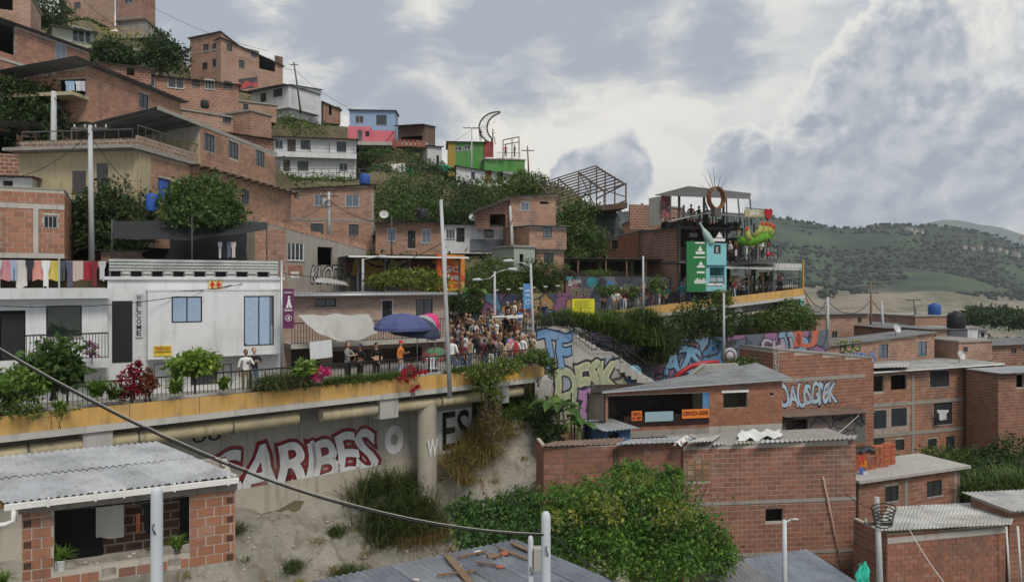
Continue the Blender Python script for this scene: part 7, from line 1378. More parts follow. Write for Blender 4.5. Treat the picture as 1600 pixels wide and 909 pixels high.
for k, (a, b_, yt, yb, d, m_, rf, lab, w_) in enumerate((((1275, 66), (1356, 68), 492, 540, 5, BRT, 'shed', 'stepped brick house beside the grey pole', [(1300, 517, 1309, 528, {}), (1340, 495, 1346, 503, {})]), ((1352, 74), (1432, 75), 507, 528, 5, WHITE2, 'shed', 'pale houses behind the dark utility pole', [(1362, 512, 1370, 521, {}), (1388, 511, 1396, 519, {})]), ((1430, 74), (1502, 76), 495, 530, 6, BRT2, 'slab', 'flat roofed brick house behind the wires', []), ((1385, 62), (1452, 63), 513, 545, 4, BRT3, 'shed', 'low brick gable in front of the pale houses', []), ((1455, 60), (1480, 61), 515, 550, 4, BRT, 'shed', 'small brick house with a tiny window', [(1459, 523, 1463, 531, {})]), ((1478, 62), (1512, 63), 515, 545, 3, M('paint', (.10, .11, .13)), 'slab', 'dark tank house beside the white hut', []), ((1508, 64), (1528, 64), 513, 534, 3, WHITE2, 'slab', 'small white metal hut on the roofs', []), ((1530, 70), (1542, 70), 516, 530, 3, WHITE2, 'shed', 'tiny white house at the right', [(1533, 519, 1538, 526, {})]), ((1498, 56), (1550, 57), 535, 565, 4, BRT, 'slab', 'brick block below the white hut', [(1505, 542, 1512, 549, {})]), ((1549, 60), (1680, 63), 540, 575, 5, BRT3, 'shed', 'dark roofed brick house at the right edge', [(1580, 545, 1588, 552, {}), (1598, 541, 1606, 550, {})]))):
    hs('brick_house' if m_ in (BRT, BRT2, BRT3) else 'small_house', lab, a, b_, yt, yb, d, wins=w_, mat=m_, roof=rf, rm=TIND if rf == 'shed' else CONC, group='houses behind the apartment block')
# ---- apartment block
AP = House('apartment_block', 'four storey brick apartment block with laundry at its windows', (1358, 50), (1554, 54), 580, 722, 3.6, 'apartment block', ytopb=567)
for r in ((1361, 587, 1381, 612), (1392, 585, 1417, 609), (1362, 641, 1385, 669), (1393, 637, 1417, 665)): AP.hole(r)
for r, n in (((1453, 579, 1483, 604), 3), ((1511, 574, 1540, 598), 3), ((1459, 628, 1488, 663), 3), ((1520, 621, 1548, 650), 3)): AP.win(r, n=n, frame=FR_DK, curtain=(.5, .5, .55), glass=GLASS)
for r in ((1352 + 8, 683, 1382, 705), (1399, 686, 1413, 703), (1450, 685, 1464, 702), (1478, 681, 1492, 708), (1512, 677, 1526, 696)): AP.win(r, n=1, frame=FR_DK, sill=False)
AP.walls(MORTAR); AP.bricks('f', M('brickunit', (.36, .165, .10)), 300); AP.bricks('r', BW, 0); AP.shed(M('sheet', (.40, .40, .385), .6, rust=.4), f=.6, lift=.05, amp=.012, fascia=FR_WH)
for y in (634, 682): v = AP.uv(1360, y)[1]; AP.box('floor_beam', (-.02, v - .12, AP.L + .02, v + .12), CONC, y0=-.05, y1=.01, px=False)
AP.box('stone_panel', (1358, 638, 1421, 680), M('stonecase', (.33, .31, .29)), y0=-.035, y1=.0); 
for r in ((1361, 641, 1385, 669), (1393, 637, 1417, 665)): AP.box('dark_opening', r, M('glass', (.03, .04, .05)), y0=-.05, y1=-.03)
for u in (.02, .33, .98): AP.box('column', (AP.L * u - .1, 0, AP.L * u + .1, AP.H - .4), CONC, y0=-.045, y1=.01, px=False)
mI = AP.W.inverted(); b = MB(); corr(b, mI @ P(1304, 577, 48.5), mI @ P(1420, 573, 50), mI @ P(1330, 570, 52), mI @ P(1420, 566, 53), pitch=.3, amp=.015); AP.part('roof_sheet', b, TINP); AP.root.children[-1].matrix_local = Matrix.Identity(4)
garment('hanging_sheet', 'violet patterned sheet hanging from the apartment window', Matrix.Translation(P(1533, 641, 52)), .8, 1.4, M('mural', pal=((.35, .28, .42), (.42, .36, .46), (.3, .25, .4)), s=6), seed=71, group='laundry at the apartments'); garment('hanging_shirt', 'white shirts hanging in the apartment window', Matrix.Translation(P(1473, 640, 51.5)), .8, .7, M('plain', (.6, .6, .65), .9), 'shirt', seed=72, group='laundry at the apartments')
hs('brick_building', 'brick building with corrugated roof at the right edge', (1560, 50), (1680, 52), 583, 715, 2.5, holes=[(1588, 585, 1600, 605)], geo=0, bk=BW, rm=TIN, rk=dict(f=.5))
# ---- slab house with brick stacks
SLH = hs('brick_house', 'brick house with flat concrete roof carrying brick stacks', (1342, 35.3), (1500, 38), 752, 830, 2.3, wins=[(1383, 758, 1404, 783, dict(frame=FR_DK, curtain=(.5, .45, .4))), (1448, 749, 1472, 775, dict(frame=FR_DK, curtain=(.6, .6, .6)))], geo=200, bk=M('brickunit', (.32, .15, .10)), cols=(1415, 1492), roof=None); SLH.slab(M('concrete', (.42, .405, .38)), .14, .35)
def bstack(label, u0, nx, ny, nz, y0, ragged=0):
    root = empty('brick_stack', SLH.W @ Vector((u0, y0, SLH.H + .147)), SLH.root.rotation_euler.z, label, 'brick stack', 'brick stacks on the flat roof'); me = None; m_ = M('brickunit', (.42, .12, .055))
    for k in range(nz):
        for i in range(nx):
            for j in range(ny):
                if ragged and i > nx - 1 - (k - nz + ragged) and k > nz - ragged: continue
                if me is None: b = MB(); b.box(.008, .292, .008, .192, .006, .112); c = b.build('brick', m_, root); me = c.data
                else: c = link('brick', me, root)
                c.location = (i * .3 + (.02 if k % 2 else 0) + random.uniform(-.012, .012), j * .2 + random.uniform(-.02, .02), k * .12)
bstack('long ragged brick stack under a dark plastic cover', .42, 6, 2, 8, 1.0, 3); bstack('middle brick stack on the flat roof', 2.35, 3, 2, 9, 1.1); bstack('right hand brick stack on the flat roof', 3.4, 2, 2, 9, 1.3)
cloth_sheet('plastic_cover', 'dark plastic cover slumped over the ragged brick stack', [SLH.W @ Vector(p) for p in ((.5, .8, SLH.H + 1.2), (2.2, .85, SLH.H + 1.15), (.5, 1.5, SLH.H + 1.22), (2.2, 1.5, SLH.H + 1.2))], .25, M('plain', (.05, .055, .06), .4), 'plastic sheet', wav=.1)
for k, (x, y, c) in enumerate(((1347, 720, (.5, .06, .04)), (1350, 727, (.6, .2, .03)), (1347, 738, (.12, .16, .42)), (1352, 744, (.55, .55, .6)))): garment('hanging_cloth', ['red cloth', 'orange cloth', 'blue cloth', 'white cloth'][k] + ' hanging at the corner beside the brick building', Matrix.Translation(P(x, y - 8, 36)), .3, .35, M('plain', c, .9), seed=80 + k, group='cloths at the corner')
# ---- bottom right house with pale sheets
BRH = House('brick_house', 'near right brick house with overlapping pale roof sheets', (1386, 27), (1571, 28.2), 833, 960, 1.8, ytopb=822); BRH.walls(MORTAR); BRH.bricks('f', M('brickunit', (.33, .14, .09)), 300, bl=.35, bh=.165, gap=.03); BRH.bricks('r', BW, 0); BRH.bricks('l', BW, 0); v = BRH.uv(1450, 838)[1]; BRH.box('beam', (0, v - .12, BRH.L, v + .1), CONCL, y0=-.03, px=False)
mI = BRH.W.inverted()
for j in range(4):
    for k in range(4):
        x0 = 1368 + k * 52 + j * 5; x1 = x0 + 56; y0 = 829 - j * 9 - k * 2.6; D0 = 26.6 + j * .95 + k * .3; b = MB(); corr(b, mI @ P(x0, y0, D0), mI @ P(x1, y0 - 2.5, D0 + .3), mI @ P(x0 + 4, y0 - 11, D0 + 1.1), mI @ P(x1 + 4, y0 - 13, D0 + 1.4), pitch=.16, amp=.014, rows=1); BRH.part('roof_sheet', b, M('sheet', random.choice(((.48, .47, .43), (.42, .42, .40), (.52, .52, .50))), .6, rust=.25)); BRH.root.children[-1].matrix_local = Matrix.Identity(4)
hs('brick_building', 'brick building beside the pale roof at the right edge', (1577, 28.9), (1680, 29.3), 795, 960, 2, geo=0, bk=BW, rm=TINP)
for k, (x0, x1) in enumerate(((1572, 1583), (1590, 1600))): p = P(x0, 822, 27.8); q = P(x0 + 6, 920, 27.8); b = MB(); b.tube([(0, 0, 0), tuple(q - p)], .04, 7); o = b.build('drain_pipe', PVC); o.location = p; tag(o, ['white downpipe at the corner of the pale roof house', 'second downpipe at the right edge'][k], 'pipe', 'downpipes at right')
# low roofs at the bottom
for k, (a, b_, yt, rise, m_, lab) in enumerate((((1150, 23), (1216, 23.6), 940, .4, TIND, 'dark low roof at the foot of the brick building'), ((1225, 24), (1340, 25), 938, .3, M('sheet', (.22, .25, .29), .6, rust=.4), 'blue grey low roof right of the lamp pole'))): hs('low_shed', lab, a, b_, yt, 960, 2.5, mat=BRT3, rm=m_, rise=rise, cat='shed', group='low sheds at the bottom', ground=False)
cloth_sheet('green_tarp', 'green tarp bundle in the gap between the brick houses', (P(1341, 880, 26), P(1356, 879, 26), P(1338, 915, 25.5), P(1362, 915, 25.5)), .02, NETG, 'tarp', wav=.1)
# poles on the right
pole('grey lamp pole in front of the dark brick building', 1226, 960, 22, 812, .085, lamp=((.2, .02),), hs_=.35, cat='street lamp', name='street_lamp', ground=False, mat=PGY); pl = pole('concrete pole with a tangle of wires by the pale roof', 1377, 960, 24.5, 776, .11, arms=((.9, .9),), lean=-7, ground=False)
for k in range(5): b = MB(); b.tube([(-.3 * math.cos(a) * (1 + .1 * k), -.15, 3.1 + .12 * k + .18 * math.sin(a)) for a in np.linspace(0, 6.2, 12)], .02, 5); b.build('wire_coil', BLACK, pl)
pole('grey pole behind the graffiti house', 1293, 540, 62, 464, .16); pole('dark utility pole with crossarm in the distance', 1361, 530, 70, 443, .12, arms=((.3, 2.6), (.9, 1.6)), mat=WOOD); pole('thin grey pole right of the dark utility pole', 1381, 530, 66, 470, .13, lean=-4); pole('tilted pole among the far roofs', 1432, 500, 75, 467, .08, arms=((.1, 1.5),), lean=-5, mat=STEEL)
for k, (a, b_, s_) in enumerate((((1256, 452, 57), (1293, 478, 62), .6), ((1256, 455, 57), (1290, 472, 62), 1.2), ((1293, 470, 62), (1361, 468, 70), 1.2), ((1361, 468, 70), (1432, 488, 75), 1.3), ((1432, 488, 75), (1500, 500, 80), .5), ((1420, 825, 26), (1480, 915, 24), .1), ((1377, 800, 24.5), (1320, 770, 30), .1), ((1290, 690, 36), (1350, 640, 44), .1))): cable(['wire from the walkway corner to the grey pole', 'slack wire from the walkway corner', 'wire between the grey and the dark pole', 'sagging wire from the dark pole to the tilted pole', 'wire leaving the tilted pole to the right', 'rope hanging from the pale roof', 'wire from the tangled pole to the brick building', 'pale rope across the lean-to'][k], P(*a), P(*b_), s_, .03 if a[2] > 50 else .014, PVC if k in (5, 7) else None)
# vegetation right
RG = 'greenery on the right'
for k, (L_, lab, n, lf, mt) in enumerate((([(1230, 490, 56, 34, 20), (1205, 500, 55, 26, 16), (1255, 500, 56, 24, 18)], 'leafy trees under the walkway end', 5200, .2, GRN), ([(1090, 495, 50, 34, 28), (1060, 515, 49, 30, 22), (1120, 510, 50, 26, 26), (1150, 500, 52, 26, 16)], 'dark shrubs under the upper walkway', 5000, .2, LEAFD), ([(1128, 468, 51.5, 16, 14)], 'rounded bush on the walkway edge', 1500, .15, GRN), ([(1160, 572, 45, 30, 12), (1190, 575, 45, 18, 12)], 'low bushes beside the block wall', 1800, .16, GRN), ([(1560, 745, 41, 40, 34), (1520, 760, 39, 30, 30), (1590, 720, 42, 40, 40), (1540, 715, 43, 30, 16)], 'dense thicket right of the flat roof house', 8000, .17, LEAFD), ([(1470, 712, 44, 30, 14), (1500, 718, 43, 26, 14)], 'weeds at the foot of the apartment block', 2200, .15, GRN), ([(1545, 492, 180, 34, 14), (1580, 498, 180, 30, 14), (1520, 498, 180, 20, 10)], 'dark grove behind the right hand roofs', 4000, .8, LEAFD), ([(840, 650, 34.5, 26, 20), (860, 675, 33, 22, 16)], 'shrubs below the walkway end', 2600, .15, LEAFD), ([(985, 455, 50.5, 14, 10), (950, 452, 50.5, 18, 7), (1025, 445, 51, 14, 14)], 'plants along the planet mural', 1800, .16, GRN), ([(905, 398, 57, 16, 9), (870, 418, 54, 20, 8), (935, 425, 54, 24, 5)], 'potted greenery on the stall ledge', 1700, .14, GRN))): bush('thicket', lab, L_, n, lf, mt, 120 + k, 'bush', RG, trunk=.06)
for k, (pts, ln, n, lab) in enumerate((([(870, 500), (890, 498), (910, 502), (930, 506)], 1.2, 2600, 'long grass above the upper stair wall'), ([(940, 508), (965, 515), (985, 522), (1005, 530)], 1.5, 3200, 'tall arching grass beside the stair'), ([(1005, 500), (1020, 520), (1030, 545), (1015, 560)], 1.5, 2600, 'hanging grass left of the blue mural'), ([(1530, 770), (1560, 765), (1590, 760)], 1.6, 1500, 'broad bladed reeds in the right thicket'), ([(905, 484), (950, 488), (1000, 486)], .7, 1800, 'planter grass on the upper walkway'))):
    q = [tuple(P(x, y + 8, (46.5, 46, 47, 38, 49.5)[k])) for x, y in pts]; grass('long_grass', lab, q[0], q, ln, n, (GRN, GRN, REED, GRN, GRN)[k], 'grass', RG, lean=.9, width=.03, spread=.45)
# ================================================================== path behind the walkway, crowd
b = MB(); rows = [[P(x, 500, D) for x in xs] for xs, D in (((680, 842), 36.2), ((690, 850), 41), ((690, 862), 47), ((700, 975), 50.5), ((700, 1000), 53))]; zz = (-4.36, -3.95, -3.38, -2.35, -2.2)
rows = [[Vector((p.x, p.y, z)) for p in r] for r, z in zip(rows, zz)]
for r0, r1 in zip(rows, rows[1:]): b.quad(r0[0], r0[1], r1[1], r1[0])
b.poly([rows[0][0] - Vector((0, 0, .6)), rows[0][1] - Vector((0, 0, .6)), rows[0][1], rows[0][0]]); o = b.build('path', CONC); o['kind'] = 'structure'
for r in rows:
    for p in r: GROUND.append((p.x, p.y, p.z - .3))
SH_ = ['black', 'white', 'grey', 'navy', 'maroon', 'brown', 'black', 'tan', 'beige', 'red', 'pink', 'teal', 'pale blue', 'orange', 'green', 'blue', 'yellow']; LG_ = ['denim', 'black', 'khaki', 'white', 'grey', 'navy']; HR = ['black', 'brown', 'black', 'tan']
seen = set(); rr = random.Random(5)
def crowd(px, D, z, where, shirt=None, legs=None, long=None, pose=None, rz=None, cap=None, hair=None, lab=None, h=None, group='crowd on the walkway'):
    for _ in range(60):
        s_ = shirt or rr.choice(SH_[:8] if rr.random() < .8 else SH_); l_ = legs or rr.choice(LG_); lo = rr.random() < .45 if long is None else long; hc = hair or rr.choice(HR); t = 'person in %s top and %s trousers, %s%s hair, %s' % (s_, l_, 'long ' if lo else 'short ', hc, where)
        if cap: t = 'person in %s top and %s cap %s' % (s_, cap, where)
        if t not in seen: break
    seen.add(t); p = P(px, 0, D); person(p.x, p.y, z, rr.uniform(-3.1, 3.1) if rz is None else rz, lab or t, s_, l_, hc, lo, rr.randrange(6) if pose is None else pose, rr.randrange(4), rr.uniform(.93, 1.05) if h is None else h, cap, group)
def edgeD(px, y): s_ = sof(px, y); return wl(s_, y, 0).y
# named people along the rail
crowd(384, edgeD(384, 1.6), ZF, '', 'white', 'khaki', False, 1, .6, hair='black', lab='man in white T-shirt walking past the white house'); crowd(397, edgeD(397, 2.0), ZF, '', 'black', 'denim', False, 1, .6, lab='man with backpack straps behind the man in white'); crowd(543, edgeD(543, 1.8), ZF, '', 'grey', 'black', True, 5, 1.2, lab='long haired woman in sleeveless top by the pink flowers')
crowd(563, edgeD(563, 1.6), ZF, '', 'black', 'black', False, 2, -.6, cap='navy', lab='officer in dark uniform and cap facing the other'); crowd(588, edgeD(588, 1.6), ZF, '', 'black', 'black', False, 2, .8, cap='black', lab='second officer in dark uniform with white sleeve'); crowd(626, edgeD(626, 1.5), ZF, '', 'orange', 'pale blue', False, 1, 1.3, cap='red', lab='woman in red turban and orange top at the railing'); crowd(706, edgeD(706, 1.3), ZF, '', 'white', 'denim', False, 0, 3.0, lab='man in pale shirt seen from behind right of the leaning pole', h=1.05)
crowd(806, edgeD(806, 1.3), ZF, '', 'white', 'grey', False, 0, 3.0, lab='person in white top with red bag at the railing'); p = P(806, 0, edgeD(806, 1.05)); b = MB(); b.box(-.1, .1, -.05, .05, 0, .55); o = b.build('red_bag', cloth('red')); o.location = (p.x, p.y, ZF + .85); tag(o, 'red bag on the back of the person in white', 'bag')
for k, x in enumerate((722, 734, 747, 757, 767, 778, 789, 796, 817, 826, 833)): crowd(x, edgeD(x, 1.4 + .5 * (k % 2)), ZF, 'at the railing', shirt=('maroon', 'tan', 'black', 'maroon', 'black', 'grey', 'beige', 'pink', 'white', 'black', 'beige')[k], long=k % 2 == 0, rz=None if k % 3 else 3.0)
for row, (D, z, n, x0, x1, wh) in enumerate(((37.2, -4.3, 11, 706, 824, 'second row of crowd'), (39.2, -4.12, 12, 702, 822, 'mid crowd'), (41.6, -3.9, 12, 704, 818, 'further back in crowd'), (44.2, -3.66, 11, 700, 812, 'near back of crowd'), (46.6, -3.42, 13, 706, 838, 'by the mural wall'), (48.2, -3.05, 6, 785, 860, 'by the blue sign'))):
    for k in range(n): x = x0 + (x1 - x0) * (k + rr.uniform(.1, .9)) / n; crowd(x, D + rr.uniform(-.7, .7), z, wh)
cn = empty('market_canopy', P(793, 530, 43.5), 0, 'white flat canopy over a stall in the crowd', 'canopy'); o_ = P(793, 530, 43.5); k_ = 43.5 / F
b = MB(); b.prism([(-24 * k_, 32 * k_), (24 * k_, 34.5 * k_), (24 * k_, 37.5 * k_), (-24 * k_, 35.5 * k_)], -.6, .8); b.build('top', FR_WH, cn)
for x in (-23, 22):
    for y in (-.55, .75): b = MB(); b.box(x * k_ - .02, x * k_ + .02, y - .02, y + .02, -.2, 32 * k_); b.build('post', FR_AL, cn)
# white plastic chair by the leaning pole
ch = empty('plastic_chair', (*P(676, 0, edgeD(676, 1.4)).xy, ZF), .6, 'white plastic chair left of the leaning pole', 'chair'); WP = M('plain', (.7, .7, .7), .5)
b = MB(); b.box(-.22, .22, -.22, .22, .42, .45); b.build('seat', WP, ch)
for k in range(5): b = MB(); b.box(-.2 + k * .09, -.15 + k * .09, .2, .23, .45, .85); b.build('back_slat', WP, ch)
b = MB(); b.box(-.22, .22, .195, .235, .85, .92); b.build('back_top', WP, ch)
for x in (-.2, .2):
    for y in (-.2, .2): b = MB(); b.box(x - .02, x + .02, y - .02, y + .02, 0, .42); b.build('leg', WP, ch)
# upper walkway and bar people
for k in range(30):
    px = 938 + k * 10.4 + rr.uniform(-3, 3); u = (um.inverted() @ P(px, 470, 52)).x; p = um @ Vector((u + rr.uniform(-.2, .2), 1.0 + rr.uniform(0, 2.2), -.35)); s_ = rr.choice(SH_); 
    crowd(CX + p.x / p.y * F, p.y, p.z, 'on the upper walkway', shirt='teal' if k == 20 else None, group='people on the upper walkway')
for k in range(6):
    p = e0.lerp(e1, .12 + .16 * k) + Vector((0, .7 + .5 * (k % 2), 0)); crowd(CX + p.x / p.y * F, p.y, p.z, 'on the dark mid terrace', group='people in the bar')
for k in range(8):
    z = TW.z0 + (Hs[2] if k < 3 else Hs[1]); u = (1.6, 2.6, 3.6, 3.9, 4.6, .8, 1.6, 5.2)[k]; p = TW.W @ Vector((u, .5 + .4 * (k % 3), 0)); crowd(CX + p.x / p.y * F, p.y, z, 'on bar top terrace' if k < 3 else 'on bar middle floor', group='people in the bar')
for k in range(22):
    u = UL * .56 + k * UL * .43 / 21; p = um @ Vector((u, 1.0 + rr.uniform(0, 3.2), -.35)); crowd(CX + p.x / p.y * F, p.y, p.z, 'on the roofed terrace', shirt='teal' if k == 2 else None, group='people on the roofed terrace')
def table(label, p, z, mat):
    t_ = empty('table', (p.x, p.y, z), 0, label, 'table', 'bar tables'); b = MB(); b.lathe([(.001, .72), (.38, .72), (.38, .76), (.001, .76)], 14); b.build('table_top', mat, t_); b = MB(); b.tube([(0, 0, 0), (0, 0, .72)], .04, 6); b.build('leg', STEEL, t_)
    for a in (.6, 2.4, 4.2):
        b = MB(); x, y = .65 * math.cos(a), .65 * math.sin(a); b.box(x - .17, x + .17, y - .17, y + .17, .0, .45); b.build('seat', BLACK, t_)
for k in range(5): u = (.2, 1.4, 2.8, 3.9, 4.8)[k]; p = TW.W @ Vector((u, 1.2 + .8 * (k % 2), 0)); table('round %s table on the top terrace, number %d from the left' % (('red', 'black', 'brown', 'white', 'blue')[k], k + 1), p, TW.z0 + Hs[2], M('plain', ((.3, .03, .03), (.03, .03, .03), (.15, .08, .04), (.5, .5, .5), (.05, .1, .3))[k], .5))
for k in range(4): p = um @ Vector((UL * (.62 + .1 * k), 2.2, -.35)); table(('green', 'orange', 'yellow', 'grey')[k] + ' round table on the roofed terrace', p, p.z, M('plain', ((.05, .2, .08), (.5, .15, .03), (.5, .38, .05), (.3, .3, .3))[k], .5))
# loose stones on the bank
sv, sf_ = [], []; icb = bmesh.new(); bmesh.ops.create_icosphere(icb, subdivisions=1, radius=1); iv_ = np.array([v.co[:] for v in icb.verts]); if_ = np.array([[v.index for v in f.verts] for f in icb.faces]); icb.free()
for k in range(420):
    s_ = rr.uniform(-2, 24); y = rr.uniform(-5, 1.6); p = bp(s_, y); r_ = rr.uniform(.03, .11) * (2 if rr.random() < .06 else 1); sf_.append(if_ + len(sv) * len(iv_)); sv.append(iv_ * np.array([r_ * rr.uniform(.8, 1.5), r_, r_ * .7]) * RNG.uniform(.75, 1.2, (len(iv_), 1)) + np.array(p))
o = npmesh('stones', np.concatenate(sv), np.concatenate(sf_), M('concrete', (.40, .37, .32))); tag(o, 'loose stones scattered over the bare bank', 'stones', None, 'stuff')
# ================================================================== ground: one sheet under the whole slope
for p in ((-60, 20, -8), (-40, 14, -12), (-20, 10, -13), (0, 10, -14), (20, 12, -15), (40, 20, -17), (10, 20, -13.5), (20, 25, -14), (0, 21, -12.5), (60, 40, -20), (60, 60, -24), (32, 72, -10), (45, 80, -16), (60, 100, -40), (25, 80, -5), (20, 95, 0), (10, 110, 8), (35, 110, -18), (0, 125, 16), (-20, 130, 24), (-50, 130, 34), (-80, 120, 38), (-90, 80, 26), (-80, 50, 12), (-60, 60, 15), (20, 130, 2), (60, 135, -40), (16, 66, 2.5), (5, 70, 7), (-3, 82, 9), (-10, 75, 8), (14, 40, -8.5), (8, 40, -8.5), (-14, 60, 3.5), (4, 56, 1)): GROUND.append(p)
G_ = np.array(GROUND); gx = np.arange(-95, 66, 1.25); gy = np.arange(8, 140, 1.25); GX, GY = np.meshgrid(gx, gy); q = np.stack([GX.ravel(), GY.ravel()], 1)
d2 = ((q[:, None, :] - G_[None, :, :2]) ** 2).sum(-1) + .4; wgt = d2 ** -1.9; gz = (wgt * G_[:, 2]).sum(1) / wgt.sum(1); gz = gz - .22 + fbm(q[:, 0] * .4, q[:, 1] * .4, 4) * .35
PXg = CX + q[:, 0] / q[:, 1] * F
def clip_slope(gz):                                  # the slope stays below the foot of each house, in front of it and under it
    for x0, x1, a, b_, z0, h_ in SIGHT:
        tt = np.clip((PXg - a[0]) / (b_[0] - a[0]), 0, 1); Dh = 1 / ((1 - tt) / a[1] + tt / b_[1]); ex = np.maximum(0, np.maximum(x0 - PXg, PXg - x1)) * q[:, 1] / F
        gz = np.where((q[:, 1] < Dh) & (q[:, 1] > Dh - 22), np.minimum(gz, z0 * q[:, 1] / Dh - .25 + ex * .9 + np.maximum(0, Dh - 16 - q[:, 1]) * .6), gz)
        c, n_ = math.cos(h_.root.rotation_euler.z), math.sin(h_.root.rotation_euler.z); dx, dy = q[:, 0] - h_.A.x, q[:, 1] - h_.A.y; lx, ly = dx * c + dy * n_, -dx * n_ + dy * c
        out = np.maximum(0, np.maximum(np.maximum(-lx, lx - h_.L), np.maximum(-ly, ly - h_.dep)) - .4); gz = np.where(out < 2, np.minimum(gz, z0 - .12 + out * 1.6), gz)
    return gz
gz = clip_slope(gz)
g2 = gz.reshape(GX.shape); pd = np.pad(g2, 1, mode='edge'); g2 = (pd[:-2, 1:-1] + pd[2:, 1:-1] + pd[1:-1, :-2] + pd[1:-1, 2:] + 2 * g2) / 6; gz = clip_slope(g2.ravel())
V = np.column_stack([q, gz]); ny_, nx_ = GX.shape; ii = np.arange(nx_ * ny_).reshape(ny_, nx_); Fq = np.stack([ii[:-1, :-1], ii[:-1, 1:], ii[1:, 1:], ii[1:, :-1]], -1).reshape(-1, 4)
o = npmesh('hillside', V, Fq, M('earth', (.17, .15, .085), .95), smooth=True); o['kind'] = 'structure'
# weeds and ground cover on the slope
g = RNG; n = 100000; ix = g.integers(0, len(q), n); keep = (q[ix, 1] > 38) & (q[ix, 1] < 112) & (fbm(q[ix, 0] * .12, q[ix, 1] * .12, 8) > -.22); ix = ix[keep]
pts = V[ix] + g.normal(size=(len(ix), 3)) * np.array([.6, .6, .12]) + np.array([0, 0, .2]); VV, FF = leaf_arrays(pts, .40, up=.6, seed=9); o = npmesh('ground_cover', VV, FF, M('leaf', (.07, .10, .03))); tag(o, 'weeds and low plants covering the slope', 'ground cover', None, 'stuff')
# valley floor out to the horizon
b = MB(); b.quad((-20000, -300, -121), (20000, -300, -121), (20000, 16000, -121), (-20000, 16000, -121)); o = b.build('ground', M('earth', (.12, .13, .07), .95)); o['kind'] = 'structure'
# ================================================================== far hills
def hill(name, ridge, D0, D1, ylow, mat, nx=260, nr=70, amp=14, seed=1):
    xs = np.linspace(ridge[0][0], ridge[-1][0], nx); yr = np.interp(xs, [r_[0] for r_ in ridge], [r_[1] for r_ in ridge]); t = np.linspace(0, 1, nr); TT, XX = np.meshgrid(t, xs, indexing='ij'); YR = np.tile(yr, (nr, 1))
    DD = D0 + (D1 - D0) * TT; YP = ylow + (YR - ylow) * TT ** .85; X = (XX - CX) / F * DD; Z = (HY - YP) / F * DD
    n_ = fbm(X / 170, DD / 170, seed, 5) * amp * 4 * np.sin(np.pi * np.clip(TT, 0, 1)) ** .6 + fbm(X / 40, DD / 40, seed + 3, 3) * amp * .5 * (TT < .999); Z = Z + n_
    V = np.stack([X.ravel(), DD.ravel(), Z.ravel()], 1); ii = np.arange(nx * nr).reshape(nr, nx); Fq = np.stack([ii[:-1, :-1], ii[:-1, 1:], ii[1:, 1:], ii[1:, :-1]], -1).reshape(-1, 4)
    o = npmesh(name, V, Fq, mat, smooth=True); o['kind'] = 'structure'; return V.reshape(nr, nx, 3)
m_, t, b_ = principled('hill_cover'); o_ = ocoord(t); n1 = t.noise(o_, .0045, 6, .6); n2 = t.noise(o_, .02, 6, .65); n3 = t.noise(t.scalev(o_, (1, 1, 3)), .011, 5, .6)
c = t.mix(t.smooth(n2, .35, .65), (.016, .028, .016), (.028, .043, .020)); c = t.mix(t.smooth(n1, .50, .60), c, (.046, .070, .026)); sep = t.new('ShaderNodeSeparateXYZ'); t.link(o_, sep.inputs[0])
low = t.math('MULTIPLY', t.smooth(sep.outputs[1], 980, 820), t.smooth(t.math('ADD', n3, t.math('MULTIPLY', n1, .4)), .50, .60)); c = t.mix(low, c, t.mix(t.smooth(n2, .42, .6), (.23, .19, .145), (.10, .10, .06))); t.link(c, b_.inputs['Base Color']); b_.inputs['Roughness'].default_value = .95; bump(t, b_, n2, 1.0, 6.0)
RID = [(-600, 380), (200, 372), (900, 335), (1000, 332), (1100, 334), (1205, 339), (1240, 344), (1275, 351), (1300, 356), (1340, 357), (1380, 351), (1410, 352), (1450, 352), (1490, 356), (1530, 363), (1560, 372), (1600, 388), (1700, 400), (2000, 392), (2600, 380)]
HV = hill('far_hill', RID, 520, 1450, 545, m_)
hill('blue_mountain', [(-1500, 400), (600, 395), (1200, 380), (1380, 362), (1440, 351), (1470, 343), (1500, 344), (1530, 351), (1560, 354), (1590, 364), (1640, 378), (2000, 385), (3200, 370)], 3400, 4600, 440, M('earth', (.06, .085, .05), .95), amp=20, seed=5)
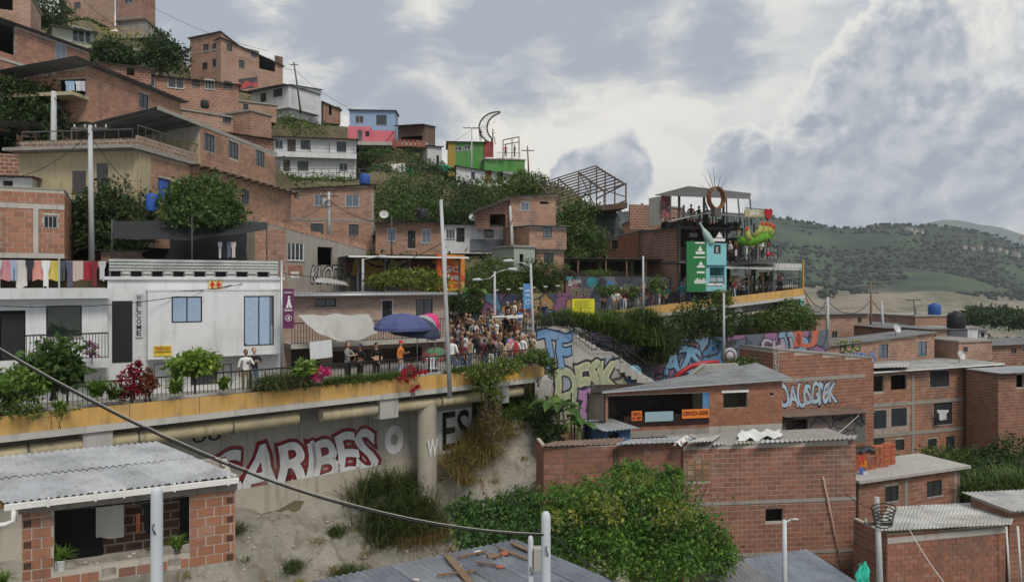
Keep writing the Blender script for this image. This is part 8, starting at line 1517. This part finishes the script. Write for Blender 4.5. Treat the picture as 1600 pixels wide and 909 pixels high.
# woods on the far hill
ic = bmesh.new(); bmesh.ops.create_icosphere(ic, subdivisions=1, radius=1); icv = np.array([v.co[:] for v in ic.verts]); icf = np.array([[v.index for v in f.verts] for f in ic.faces]); ic.free()
nr, nx, _ = HV.shape; nT = 26000; a_ = g.integers(0, nr, nT); c_ = g.integers(40, nx - 20, nT); P_ = HV[a_, c_]; wood = (fbm(P_[:, 0] / 120, P_[:, 1] / 120, 21, 4) > -.06 + .25 * (P_[:, 1] < 860)) | (a_ > nr - 3); edge = np.stack([np.full(420, nr - 1), np.linspace(60, nx - 30, 420).astype(int)], 1); P_ = np.concatenate([P_[wood], HV[edge[:, 0], edge[:, 1]]]); nt = len(P_)
S_ = g.uniform(1.2, 4.4, (nt, 1, 1)) * np.array([1, 1, .9]) * g.uniform(.8, 1.2, (nt, 1, 3)); VV = (icv[None] * g.uniform(.7, 1.25, (nt, len(icv), 1))) * S_ + (P_ + np.column_stack([g.normal(0, 6, nt), g.normal(0, 3, nt), np.full(nt, 1.5)]))[:, None, :]; FF = (icf[None] + (np.arange(nt) * len(icv))[:, None, None]).reshape(-1, 3)
o = npmesh('far_forest', VV.reshape(-1, 3), FF, M('leaf', (.018, .032, .017), cs=.01)); tag(o, 'forest covering the distant hill', 'forest', None, 'stuff')
# small houses scattered high on the far hill
fh = None
for k, (x, y, t_) in enumerate(((1418, 357, .95), (1424, 358, .94), (1432, 360, .93), (1428, 363, .92), (1440, 362, .93), (1508, 386, .8), (1520, 388, .8), (1532, 387, .8), (1548, 390, .79), (1562, 389, .79), (1572, 393, .78), (1585, 396, .77), (1596, 372, .88), (1590, 398, .76))):
    D = 520 + 930 * t_; p = P(x, y, D * .985); r_ = empty('far_house', p, rr.uniform(-.5, .5), 'tiny pale house high on the distant hill', 'house', 'houses on the distant hill'); b = MB(); w_ = rr.uniform(1.6, 3); b.box(-w_, w_, -3, 3, -4, 2.2); b.build('wall', M('paint', (.45, .40, .35)), r_); b = MB(); b.prism([(-w_ - .4, 2.2), (w_ + .4, 2.2), (0, 3.3)], -3.5, 3.5); b.build('roof', M('paint', (.25, .14, .10)), r_)
# ================================================================== haze in the valley air
b = MB(); b.box(-6000, 6000, -200, 5000, -122.5, 410); hz = b.build('haze', None if False else M('plain', (.5, .5, .5))); hz['kind'] = 'stuff'; hz.data.materials.clear(); hm = bpy.data.materials.new('haze'); hm.use_nodes = True; hn = hm.node_tree; hn.nodes.remove(hn.nodes['Principled BSDF']); pv = hn.nodes.new('ShaderNodeVolumePrincipled'); pv.inputs['Color'].default_value = (.80, .89, 1.0, 1); pv.inputs['Density'].default_value = .00013; pv.inputs['Anisotropy'].default_value = .2; hn.links.new(pv.outputs[0], hn.nodes['Material Output'].inputs['Volume']); hz.data.materials.append(hm)
